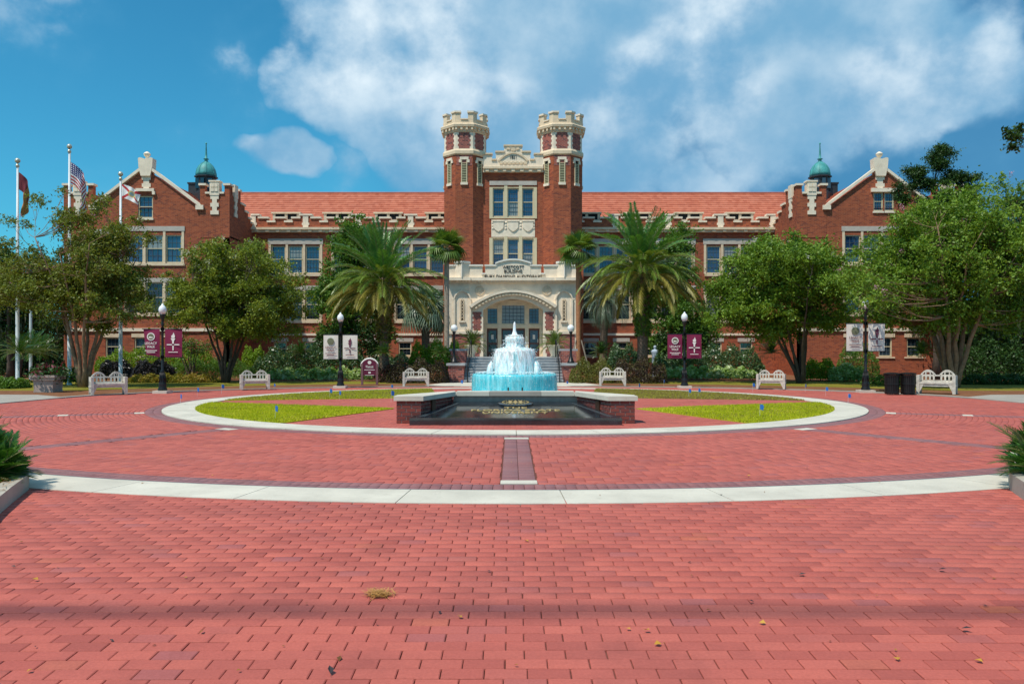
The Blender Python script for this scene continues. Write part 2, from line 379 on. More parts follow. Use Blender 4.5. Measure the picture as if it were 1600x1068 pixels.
    def arch_strip(s, cx, z0, hw, rise, th, y0, y1, n=14, pointed=False):   # curved band over an opening
        def pt(u, o):
            if pointed:
                x = (hw + o) * (2 * u - 1); q = abs(2 * u - 1); return (cx + x, z0 + (rise + o) * (1 - q ** 1.9) ** .62)
            x = (2 * u - 1); return (cx + (hw + o) * x, z0 + (rise) * (1 - x * x) + o * (1.0))
        for i in range(n):
            a, b = i / n, (i + 1) / n
            s.prism([pt(a, 0), pt(b, 0), pt(b, th), pt(a, th)], y0, y1)
        return s
    def mesh(s, name, mats, smooth=False):
        me = bpy.data.meshes.new(name); me.from_pydata(s.v, [], s.f)
        if not isinstance(mats, (list, tuple)): mats = [mats]
        for m in mats: me.materials.append(m)
        if len(mats) > 1: me.polygons.foreach_set('material_index', s.mi)
        if smooth: me.polygons.foreach_set('use_smooth', [True] * len(me.polygons))
        me.update(); return me
    def each(s, name, mat, parent):
        """one object for every piece added"""
        out = []
        for i, p0 in enumerate(s.pieces):
            p1 = s.pieces[i + 1] if i + 1 < len(s.pieces) else (len(s.v), len(s.f))
            q = MB(); q.v = s.v[p0[0]:p1[0]]; q.f = [tuple(k - p0[0] for k in f) for f in s.f[p0[1]:p1[1]]]; q.mi = [0] * len(q.f)
            out.append(q.build(name, mat, parent))
        return out
    def build(s, name, mats, parent=None, smooth=False, loc=None):
        o = bpy.data.objects.new(name, s.mesh(name, mats, smooth)); link(o, parent)
        if loc: o.location = loc
        return o
def dup(root, loc, rz=None, label=None):
    def cp(o, par):
        c = o.copy(); COL.objects.link(c); c.parent = par
        for ch in o.children: cp(ch, c)
        return c
    c = cp(root, None); c.location = loc
    if rz is not None: c.rotation_euler = (0, 0, rz)
    if label: c['label'] = label
    return c
def quads_mesh(name, V, mat, n=4):
    """V: (N, n, 3) array of n-gons, one island each."""
    N = len(V); me = bpy.data.meshes.new(name)
    me.vertices.add(N * n); me.vertices.foreach_set('co', np.ascontiguousarray(V, dtype=np.float32).ravel())
    me.loops.add(N * n); me.loops.foreach_set('vertex_index', np.arange(N * n, dtype=np.int32))
    me.polygons.add(N); me.polygons.foreach_set('loop_start', np.arange(0, N * n, n, dtype=np.int32))
    me.materials.append(mat); me.update(calc_edges=True); me.validate(); return me
def unit(a): return a / (np.linalg.norm(a, axis=-1, keepdims=True) + 1e-9)
def leaves(C, L, W, up=.5, Lvar=.4, out=None):
    """rhombus leaves at centres C"""
    N = len(C); nrm = unit(rng.normal(size=(N, 3)) + np.array([0, 0, up * 1.6]) + (0 if out is None else out))
    d = unit(np.cross(nrm, rng.normal(size=(N, 3)))); w = np.cross(nrm, d)
    l = (L * (1 + Lvar * rng.uniform(-1, 1, (N, 1)))) / 2; ww = W * (l * 2 / L) / 2
    V = np.stack([C - d * l, C + w * ww - d * l * .1, C + d * l - nrm * l * .25, C - w * ww - d * l * .1], axis=1)
    return V
def text(name, s, mat, parent, width=None, height=None, extr=.01, font_size=1.0, M=Matrix(), spacing=1.0, bold=0.0):
    cu = bpy.data.curves.new(name, 'FONT'); cu.body = s; cu.size = font_size; cu.align_x = 'CENTER'; cu.extrude = extr; cu.space_character = spacing; cu.resolution_u = 3
    cu.offset = bold
    o = bpy.data.objects.new(name, cu); COL.objects.link(o)
    dg = bpy.context.evaluated_depsgraph_get(); me = bpy.data.meshes.new_from_object(o.evaluated_get(dg))
    bpy.data.objects.remove(o); bpy.data.curves.remove(cu)
    xs = [v.co.x for v in me.vertices]; ys = [v.co.y for v in me.vertices]
    x0, x1, y0, y1 = min(xs), max(xs), min(ys), max(ys); sx = width / (x1 - x0) if width else 1; sy = height / (y1 - y0) if height else sx
    for v in me.vertices: v.co.x = (v.co.x - (x0 + x1) / 2) * sx; v.co.y = (v.co.y - y0) * sy
    me.transform(M); me.materials.clear(); me.materials.append(mat)
    return link(bpy.data.objects.new(name, me), parent)
def TM(x, y, z):        # text upright, facing -Y
    return Matrix.Translation((x, y, z)) @ Matrix.Rotation(R(90), 4, 'X')

# ------------------------------------------------------------------ ground, paving
CY = 24.65                       # centre of the round plaza
R_IN, R_RING, R_DARK, R_OUT0, R_OUT1 = 9.28, 10.1, 10.5, 15.98, 16.75
SL = .0382                       # the paving in front of the outer band ramps down towards the viewer
def gz(r): return -SL * (r - R_OUT1) if r > R_OUT1 else 0.0
def gzxy(x, y): return gz(math.hypot(x, y - CY))
def bound(phi):                  # radius of the drive's outer edge, phi from the building side
    return float(np.interp(abs(phi), [0, 24, 48, 66, 77, 96, 115, 130, 180], [11.4, 11.75, 13.4, 14.8, 15.4, 15.5, 15.8, 15.98, 15.98]))
def polar(r, phi): return (r * math.sin(R(phi)), CY + r * math.cos(R(phi)))
# earth to the horizon
def sheet(name, xs, ys, zf, mat, parent=None, kind='structure'):
    b = MB(); nx, ny = len(xs), len(ys)
    vs = [(x, y, zf(x, y)) for y in ys for x in xs]
    fs = [(j * nx + i, j * nx + i + 1, (j + 1) * nx + i + 1, (j + 1) * nx + i) for j in range(ny - 1) for i in range(nx - 1)]
    b.add(vs, fs); o = b.build(name, mat, parent)
    if parent is None: tag(o, kind=kind)
    return o
xs = [-1500, -300, -80, -40] + list(np.arange(-30, 30.1, 2)) + [40, 80, 300, 1500]
ys = [-400, -60, -20] + list(np.arange(-10, 44.1, 1.5)) + [50, 60, 90, 300, 2500]
def earth_z(x, y):
    r = math.hypot(x, y - CY)
    return (max(-2.5, gz(r)) if y < CY else 0) - .16
tag(sheet('ground', xs, ys, earth_z, M_EARTH), 'dark earth under the plaza and beds', 'ground')
# brick drive base (joint sand), all round and out along the two side drives
base = MB()
def fan(b, r0, r1, p0, p1, z, n=90, zf=None):
    for i in range(n):
        a, c = p0 + (p1 - p0) * i / n, p0 + (p1 - p0) * (i + 1) / n
        ra0 = r0(a) if callable(r0) else r0; ra1 = r1(a) if callable(r1) else r1; rc0 = r0(c) if callable(r0) else r0; rc1 = r1(c) if callable(r1) else r1
        q = [polar(ra0, a), polar(rc0, c), polar(rc1, c), polar(ra1, a)]
        b.add([(x, y, z) for x, y in q], [(0, 1, 2, 3)])
fan(base, 0.0, bound, -180, 180, -.012, 120)
paving = tag(base.build('brick_paving', M_SAND), 'red clay paver plaza with curved courses and dark borders', 'paving', kind='structure')
# sloping apron base
xs = np.arange(-13, 13.1, .5); ysA = np.arange(-2, 16.1, .5)
b = MB()
rs = np.linspace(R_OUT1 - .3, 28, 40)
for i in range(80):
    a, c = 180 - 50 + 100 * i / 80, 180 - 50 + 100 * (i + 1) / 80
    for j in range(len(rs) - 1):
        q = [(rs[j], a), (rs[j], c), (rs[j + 1], c), (rs[j + 1], a)]
        b.add([(*polar(r, p), gz(r) - .012) for r, p in q], [(3, 2, 1, 0)])
b.build('joint_bed', M_SAND, paving)
# side drives run off left and right
s = NB('far_paver'); g = s.n('ShaderNodeTexBrick'); s.L.new(s.pos(), g.inputs['Vector']); g.inputs['Scale'].default_value = 1
g.inputs['Brick Width'].default_value = .228; g.inputs['Row Height'].default_value = .117; g.inputs['Mortar Size'].default_value = .004
g.inputs['Color1'].default_value = (.36, .085, .062, 1); g.inputs['Color2'].default_value = (.50, .13, .09, 1); g.inputs['Mortar'].default_value = (.10, .04, .03, 1)
M_FARP = s.fin(g.outputs[0], .8, 0, .3)
for sg in (-1, 1):
    b = MB()
    pts = [polar(15.3, 96 * sg), polar(15.6, 110 * sg), polar(R_OUT0 - .1, 130 * sg), (sg * 13.2, 12.6), (sg * 16.8, 9), (sg * 45, 8), (sg * 45, 22.9)]
    b.add([(x, y, -.004) for x, y in pts], [tuple(range(len(pts))) if sg > 0 else tuple(range(len(pts) - 1, -1, -1))])
    o = b.build('drive', M_FARP); tag(o, 'brick drive leaving the plaza on the ' + ('left' if sg < 0 else 'right'), 'drive', kind='structure')
    if o.data.polygons[0].normal.z < 0: o.data.flip_normals()

def brick_polys(corners, z0=-.05, ch=.004):
    """corners (N,4,3) top outline -> box without bottom, as vertex/face arrays with a small chamfer"""
    N = len(corners); c = corners.mean(axis=1, keepdims=True)
    d = corners - c; ln = np.linalg.norm(d, axis=2, keepdims=True)
    top = c + d * (1 - ch * 1.6 / ln); mid = corners.copy(); mid[:, :, 2] -= ch; low = corners.copy(); low[:, :, 2] += z0
    V = np.concatenate([top, mid, low], axis=1).reshape(-1, 3)
    f = [(0, 1, 2, 3)] + [(4 + k, 4 + (k + 1) % 4, (k + 1) % 4, k) for k in range(4)] + [(8 + k, 8 + (k + 1) % 4, 4 + (k + 1) % 4, 4 + k) for k in range(4)]
    Fc = (np.array(f)[None] + (np.arange(N) * 12)[:, None, None]).reshape(-1, 4)
    return V, Fc
def field(name, corners, mat, parent, tri=True):
    corners = np.array(corners, dtype=np.float64)
    # keep winding up
    n = np.cross(corners[:, 1] - corners[:, 0], corners[:, 2] - corners[:, 0])[:, 2]; corners[n < 0] = corners[n < 0][:, ::-1]
    V, Fc = brick_polys(corners)
    me = bpy.data.meshes.new(name); me.vertices.add(len(V)); me.vertices.foreach_set('co', V.astype(np.float32).ravel())
    me.loops.add(Fc.size); me.loops.foreach_set('vertex_index', Fc.astype(np.int32).ravel()); me.polygons.add(len(Fc))
    me.polygons.foreach_set('loop_start', np.arange(0, Fc.size, 4, dtype=np.int32)); me.materials.append(mat); me.update(calc_edges=True)
    o = link(bpy.data.objects.new(name, me), parent); tag(o, kind='stuff'); return o
PL, PW, JT = .2255, .1175, .006     # paver pitch and joint
def jig(): return random.uniform(-.0012, .0012)
# straight running bond in front of the outer band
apron = []
row = 0; y = 3.55
while y < 13.5:
    off = (row % 2) * PL / 2 + random.uniform(-.012, .012)
    xm = .66 * y + .9
    x = -math.ceil(xm / PL) * PL + off
    while x < xm:
        r = math.hypot(x + PL / 2, y + PW / 2 - CY)
        if r > R_OUT1 - .22: apron.append((x, y, row))
        x += PL
    row += 1; y += PW
pm = MB()
hx, hy = (PL - JT) / 2, (PW - JT) / 2
Vb, Fb = brick_polys(np.array([[(-hx, -hy, 0), (hx, -hy, 0), (hx, hy, 0), (-hx, hy, 0)]], dtype=float))
pm.add([tuple(v) for v in Vb], [tuple(f) for f in Fb]); paver_me = pm.mesh('paver', M_PAVER)
vis = [a for a in apron if abs((a[0] + PL / 2 - CAMX) * F / (a[1])) < 830 and a[1] > 3.85]
vis.sort(key=lambda a: a[1]); near = set(vis[:300])
for a in vis[:300]:
    x, y0, rw = a; cx_, cy_ = x + PL / 2 + jig(), y0 + PW / 2 + jig()
    o = link(bpy.data.objects.new('paver', paver_me), paving)
    o.location = (cx_, cy_, gzxy(cx_, cy_) + jig()); o.rotation_euler = (math.atan(SL) + jig() * 2, jig() * 1.5, jig() * 4)
cs = []
for a in apron:
    if a in near: continue
    x, y0, rw = a; q = []
    dz = jig(); jx, jy = jig(), jig()
    for dx, dy in ((-hx, -hy), (hx, -hy), (hx, hy), (-hx, hy)):
        X, Y = x + PL / 2 + dx + jx, y0 + PW / 2 + dy + jy; q.append((X, Y, gzxy(X, Y) + dz))
    cs.append(q)
field('paver_field', cs, M_PAVER, paving)
# curved courses of the drive
SPOKES = [180, 180 - 33, 180 + 33, 180 - 64, 180 + 64]
red, dark = [], []
def arc_brick(lst, r0, r1, p0, p1):
    dz = jig(); lst.append([(*polar(r0, p0), dz), (*polar(r0, p1), dz), (*polar(r1, p1), dz), (*polar(r1, p0), dz)])
r = R_DARK; k = 0
while r < R_OUT0 - .40 - PW * .5:
    n = int(2 * math.pi * r / PL); st = 360.0 / n; g2 = math.degrees(JT / 2 / r); hs = math.degrees(.215 / r)
    for i in range(n):
        p = i * st + (k % 2) * st / 2
        pm_ = (p + st / 2) % 360; ps = pm_ - 360 if pm_ > 180 else pm_
        if r + PW > bound(ps): continue
        p0, p1 = p + g2, p + st - g2; skip = False
        for sp in SPOKES:
            a = (pm_ - sp + 180) % 360 - 180
            if abs(a) < hs + st / 2:
                if abs(a) < hs: skip = True; break
                if a > 0: p0 = max(p0, sp + hs + g2 + (p // 360) * 0)
                else: p1 = min(p1, sp - hs - g2)
        if skip or p1 - p0 < st * .15: continue
        arc_brick(red, r + JT / 2, r + PW - JT / 2, p0, p1)
    r += PW; k += 1
field('curved_paver_field', red, M_PAVER, paving)
def soldier(r0, r1, rows):
    for j in range(rows):
        a, c = r0 + (r1 - r0) * j / rows, r0 + (r1 - r0) * (j + 1) / rows; n = int(2 * math.pi * a / PW / (2 if rows > 2 else 1)); st = 360 / n
        for i in range(n):
            ps = i * st; ps = ps - 360 if ps > 180 else ps
            if c > bound(ps) + .02: continue
            g2 = math.degrees(JT / 2 / a); arc_brick(dark, a + JT / 2, c - JT / 2, i * st + g2, (i + 1) * st - g2)
soldier(R_RING + .005, R_DARK, 2); soldier(R_OUT0 - .43, R_OUT0 - .05, 2)
for sp in SPOKES:                       # dark radial strips, two stretchers wide
    r = R_DARK + .24
    while r < R_OUT0 - .46 - .24:
        hs = .205
        for sd_ in (-1, 1):
            dx, dy = math.sin(R(sp)), math.cos(R(sp)); tx, ty = dy, -dx
            a0, a1 = (JT / 2, hs - JT / 2); q = []
            dz = jig()
            for rr, tt in ((r + JT / 2, a0), (r + JT / 2, a1), (r + PW - JT / 2, a1), (r + PW - JT / 2, a0)):
                q.append((dx * rr + tx * tt * sd_, CY + dy * rr + ty * tt * sd_, dz))
            dark.append(q)
        r += PW
field('dark_paver_field', dark, M_PAVERP, paving)
# pale tiles that end the radial strips
for sp in SPOKES:
    for r0, r1 in ((R_DARK + .005, R_DARK + .235), (R_OUT0 - .70, R_OUT0 - .47)) + (((12.2, 12.42),) if sp in (116, 244) else ()):
        b = MB(); dx, dy = math.sin(R(sp)), math.cos(R(sp)); tx, ty = dy, -dx
        q = [(dx * r + tx * t, CY + dy * r + ty * t) for r, t in ((r0, -.215), (r0, .215), (r1, .215), (r1, -.215))]
        b.prismz(q, -.05, .003); b.build('pale_tile', M_CONC, paving)
# bricks of the paths inside the ring
cs = []; row = 0; y = CY - R_IN
while y < CY + R_IN:
    hw = math.sqrt(max(0, R_IN ** 2 - (y - CY) ** 2)); x = -math.ceil(hw / PL) * PL + (row % 2) * PL / 2
    while x < hw:
        if math.hypot(x + PL / 2, y + PW / 2 - CY) < R_IN + .1:
            dz = jig(); cs.append([(x + JT / 2, y + JT / 2, dz), (x + PL - JT / 2, y + JT / 2, dz), (x + PL - JT / 2, y + PW - JT / 2, dz), (x + JT / 2, y + PW - JT / 2, dz)])
        x += PL
    row += 1; y += PW
field('path_paver_field', cs, M_PAVER, paving)
# concrete bands, slab by slab
def band(name, label, r0, r1, p0, p1, step, top, mat):
    root = thing(name, label, 'kerb'); del root['category']; del root['label']; tag(root, label, 'kerb', kind='structure')
    p = p0
    while p < p1 - .01:
        e = min(p + step, p1); b = MB(); g2 = math.degrees(.005 / r0); m = 4
        inner = [polar(r0, p + g2 + (e - p - 2 * g2) * i / m) for i in range(m + 1)]; outer = [polar(r1, p + g2 + (e - p - 2 * g2) * i / m) for i in range(m + 1)]
        dz = random.uniform(-.001, .001)
        b.prismz(inner + outer[::-1], -.1, top + dz); b.build('slab', mat, root); p = e
    return root
band('concrete_band', 'wide pale concrete band curving across the paving in front', R_OUT0, R_OUT1, 180 - 25.2, 180 + 25.2, 5.9, .006, M_CONC)
band('concrete_ring', 'pale concrete ring round the fountain lawns', R_IN, R_RING, 0, 360, 9, .02, M_CONC)
b = MB()
for i in range(60):
    a, c = 180 - 25 + 50 * i / 60, 180 - 25 + 50 * (i + 1) / 60
    b.prismz([polar(R_OUT0 - .045, a), polar(R_OUT0 - .045, c), polar(R_OUT0 - .003, c), polar(R_OUT0 - .003, a)], -.06, .004)
b.build('drain_strip', plain('drain_metal', (.10, .12, .13), .6), paving)
# lawns inside the ring
def wedge(pa, pb, tip, nm, label, dry):
    arc = [polar(R_IN - .004, pa + (pb - pa) * i / 24) for i in range(25)]
    poly = arc + [tip]
    b = MB(); b.prismz(poly, -.05, .018); o = b.build(nm, M_LAWN if dry < .5 else MATS['dry_lawn']); tag(o, label, 'lawn', kind='structure')
    P = np.array(poly); lo, hi = P.min(0), P.max(0)
    def inside(q):
        r = np.zeros(len(q), bool); j = len(P) - 1
        for i in range(len(P)):
            xi, yi = P[i]; xj, yj = P[j]
            c = ((yi > q[:, 1]) != (yj > q[:, 1])) & (q[:, 0] < (xj - xi) * (q[:, 1] - yi) / (yj - yi + 1e-12) + xi); r ^= c; j = i
        return r
    n = int((hi[0] - lo[0]) * (hi[1] - lo[1]) * 1500); q = rng.uniform(lo, hi, (n, 2)); q = q[inside(q)]
    td = np.linalg.norm(q - np.array(tip), axis=1); bare = rng.uniform(0, 1, len(q)) < np.clip((2.6 - td) / 2.6, 0, .75) * (1 if tip[0] > 0 or dry > .5 else .2)
    blob = (np.sin(q[:, 0] * 1.9 + 1) * np.sin(q[:, 1] * 2.3) + np.sin(q[:, 0] * .8 - q[:, 1] * 1.1)) * .5
    q = q[~bare]; blob = blob[~bare]
    dr = rng.uniform(0, 1, len(q)) < (dry + .18 * np.clip(blob, 0, 1))
    for sel, m, nn in ((~dr, L_GRASS, 'grass'), (dr, L_DRYG, 'dry_grass')):
        c = q[sel]
        if not len(c): continue
        k = len(c); h = rng.uniform(.025, .055, (k, 1)); a = rng.uniform(0, 6.28, (k, 1)); dv = np.concatenate([np.cos(a), np.sin(a), 0 * a], 1) * .011
        B = np.concatenate([c, np.full((k, 1), .016)], 1); tp = B + np.concatenate([rng.normal(0, .02, (k, 2)), h], 1)
        V = np.stack([B - dv, B + dv, tp], 1); tag(link(bpy.data.objects.new(nn, quads_mesh(nn, V, m, 3)), o), kind='stuff')
m_ground('dry_lawn', [(.3, (.17, .13, .045)), (.5, (.26, .19, .07)), (.7, (.30, .24, .08))], 9)
wedge(180 - 33, 94, (3.3, 21.4), 'lawn', 'green lawn wedge right of the sign, thin at its tip', .08)
wedge(180 + 33, 266, (-3.3, 21.4), 'lawn', 'green lawn wedge left of the sign', .03)
wedge(87, 22, (2.6, 26.9), 'lawn', 'dry brown lawn wedge behind the fountain on the right', .75)
wedge(273, 338, (-2.6, 26.9), 'lawn', 'half dry lawn wedge behind the fountain on the left', .45)
# kerb, beds, lawn strip and walk beyond the drive
def ringstrip(name, label, d0, d1, p0, p1, z0, z1, mat, cat, n=60):
    b = MB()
    for i in range(n):
        a, c = p0 + (p1 - p0) * i / n, p0 + (p1 - p0) * (i + 1) / n
        ra, rc = bound(a), bound(c)
        f0 = d0 if callable(d0) else (lambda t: d0); f1 = d1 if callable(d1) else (lambda t: d1)
        b.prismz([polar(ra + f0(a), a), polar(rc + f0(c), c), polar(rc + f1(c), c), polar(ra + f1(a), a)], z0, z1)
    return tag(b.build(name, mat), label, cat, kind='structure')
for sg in (-1, 1):
    sd_ = 'left' if sg < 0 else 'right'
    ringstrip('kerb', 'low concrete kerb along the %s planting bed' % sd_, 0, .32, sg * 12, sg * 82, -.1, .03, M_CONCD, 'kerb')
    ringstrip('mulch_bed', 'pine straw bed behind the %s kerb' % sd_, .31, 3.6, sg * 12, sg * 82, -.1, .022, M_MULCH, 'bed')
    b = MB(); b.prismz([(sg * 4.2, 37.6), (sg * 11, 36.5), (sg * 16, 33.5), (sg * 19, 31.5), (sg * 45, 31.5), (sg * 45, 45), (sg * 4.2, 45)], -.1, .016)
    tag(b.build('lawn', M_LAWN2), 'mown lawn strip in front of the %s hedges' % sd_, 'lawn', kind='structure')
    b = MB(); b.prismz([(sg * 3.3, 42.6), (sg * 45, 40.6), (sg * 45, 62), (sg * 3.3, 62)], -.1, .028)
    tag(b.build('mulch_bed', M_MULCH), 'pine straw bed under the %s hedges' % sd_, 'bed', kind='structure')
    b = MB(); b.prismz([polar(15.45, sg * 82), polar(15.55, sg * 97), (sg * 16.6, 22.6), (sg * 45, 22.95), (sg * 45, 28.2), (sg * 19.3, 28.6), (sg * 17.2, 28.4)], -.1, .026)
    tag(b.build('sidewalk', M_CONCD), 'grey concrete sidewalk running off to the ' + sd_, 'sidewalk', kind='structure')
    b = MB(); b.prismz([(sg * 17.2, 28.4), (sg * 19.3, 28.6), (sg * 45, 28.2), (sg * 45, 31.5), (sg * 17.5, 31.6), (sg * 16.5, 29.5)], -.1, .019)
    tag(b.build('mulch_bed', M_MULCH), 'pine straw strip beside the %s sidewalk' % sd_, 'bed', kind='structure')
b = MB(); b.prismz([polar(11.4, -13), polar(11.35, 0), polar(11.4, 13), (4.2, 37.2), (3.4, 40.4), (-3.4, 40.4), (-4.2, 37.2)], -.1, .024)
tag(b.build('walkway', M_CONC), 'pale concrete walk at the foot of the steps', 'walkway', kind='structure')
# ------------------------------------------------------------------ the building
BLD = thing('university_building', 'long red brick building with twin octagonal battlemented towers, cream stone trim and tile roof', 'building', (0, 58, 0))
BINV = Matrix.Translation((0, -58, 0))
def part(mb, name, mat, parent=None, smooth=False):
    """mesh written in world metres, hung under the building"""
    p = parent or BLD
    off = Vector((0, 58, 0))
    mb.v = [(x, y - 58, z) for x, y, z in mb.v]
    return mb.build(name, mat, p, smooth)
def parts(mb, name, mat, parent=None):
    mb.v = [(x, y - 58, z) for x, y, z in mb.v]
    return mb.each(name, mat, parent or BLD)
def wall_grid(b, x0, x1, z0, z1, ops, y, depth=.3):
    """front wall at plane y (facing -Y) with rectangular openings and reveals"""
    X = sorted({x0, x1, *[v for o in ops for v in o[:2] if x0 < v < x1]}); Z = sorted({z0, z1, *[v for o in ops for v in o[2:4] if z0 < v < z1]})
    for i in range(len(X) - 1):
        for j in range(len(Z) - 1):
            mx, mz = (X[i] + X[i + 1]) / 2, (Z[j] + Z[j + 1]) / 2
            if any(o[0] < mx < o[1] and o[2] < mz < o[3] for o in ops): continue
            b.add([(X[i], y, Z[j]), (X[i + 1], y, Z[j]), (X[i + 1], y, Z[j + 1]), (X[i], y, Z[j + 1])], [(0, 1, 2, 3)])
    for a, c, d, e in ops:
        b.add([(a, y, d), (a, y + depth, d), (a, y + depth, e), (a, y, e)], [(3, 2, 1, 0)]); b.add([(c, y, d), (c, y + depth, d), (c, y + depth, e), (c, y, e)], [(0, 1, 2, 3)])
        b.add([(a, y, e), (c, y, e), (c, y + depth, e), (a, y + depth, e)], [(0, 1, 2, 3)]); b.add([(a, y, d), (c, y, d), (c, y + depth, d), (a, y + depth, d)], [(3, 2, 1, 0)])
_wcache = {}
def window(x0, x1, z0, z1, y, cols=3, rows=4, glass=None, fr=.075, sash=True, parent=None):
    """sash window filling an opening: cream frame with glazing bars, two panes as sub-parts"""
    glass = glass or M_GLASS; w, h = x1 - x0, z1 - z0; key = (round(w, 3), round(h, 3), cols, rows, glass.name, fr, sash)
    if key not in _wcache:
        b = MB(); d0, d1 = .05, .17
        b.box(0, fr, d0, d1, 0, h); b.box(w - fr, w, d0, d1, 0, h); b.box(fr, w - fr, d0, d1, h - fr, h); b.box(fr, w - fr, d0, d1, 0, fr * 1.2)
        b.cur = 1
        iw, ih = w - 2 * fr, h - 2.2 * fr; zb = fr * 1.2
        if sash: b.box(fr, w - fr, d0 + .03, d1, zb + ih * .52 - .025, zb + ih * .52 + .025)
        b.cur = 2
        for i in range(1, cols): b.box(fr + iw * i / cols - .009, fr + iw * i / cols + .009, d0 + .05, d1 - .03, zb, h - fr)
        for j in range(1, rows): b.box(fr, w - fr, d0 + .052, d1 - .032, zb + ih * j / rows - .009, zb + ih * j / rows + .009)
        fm = b.mesh('window', [M_FRAME, M_FRAME, MATS['lead_bar']])
        p1 = MB().box(fr, w - fr, .135, .15, zb, zb + ih * .52).mesh('pane', glass); p2 = MB().box(fr, w - fr, .125, .14, zb + ih * .52, h - fr).mesh('pane', glass)
        _wcache[key] = (fm, p1, p2)
    fm, p1, p2 = _wcache[key]
    o = link(bpy.data.objects.new('window', fm), BLD); o.location = (x0, y - 58, z0)
    for p in (p1, p2): link(bpy.data.objects.new('pane', p), o)
    return o
plain('lead_bar', (.10, .12, .14), .5)
YM, YW, YP, YT = 58.0, 53.3, 53.0, 54.2
AX = 802.0
def mx(px, Y=YM): return (px - AX) * Y / F          # metres from the axis
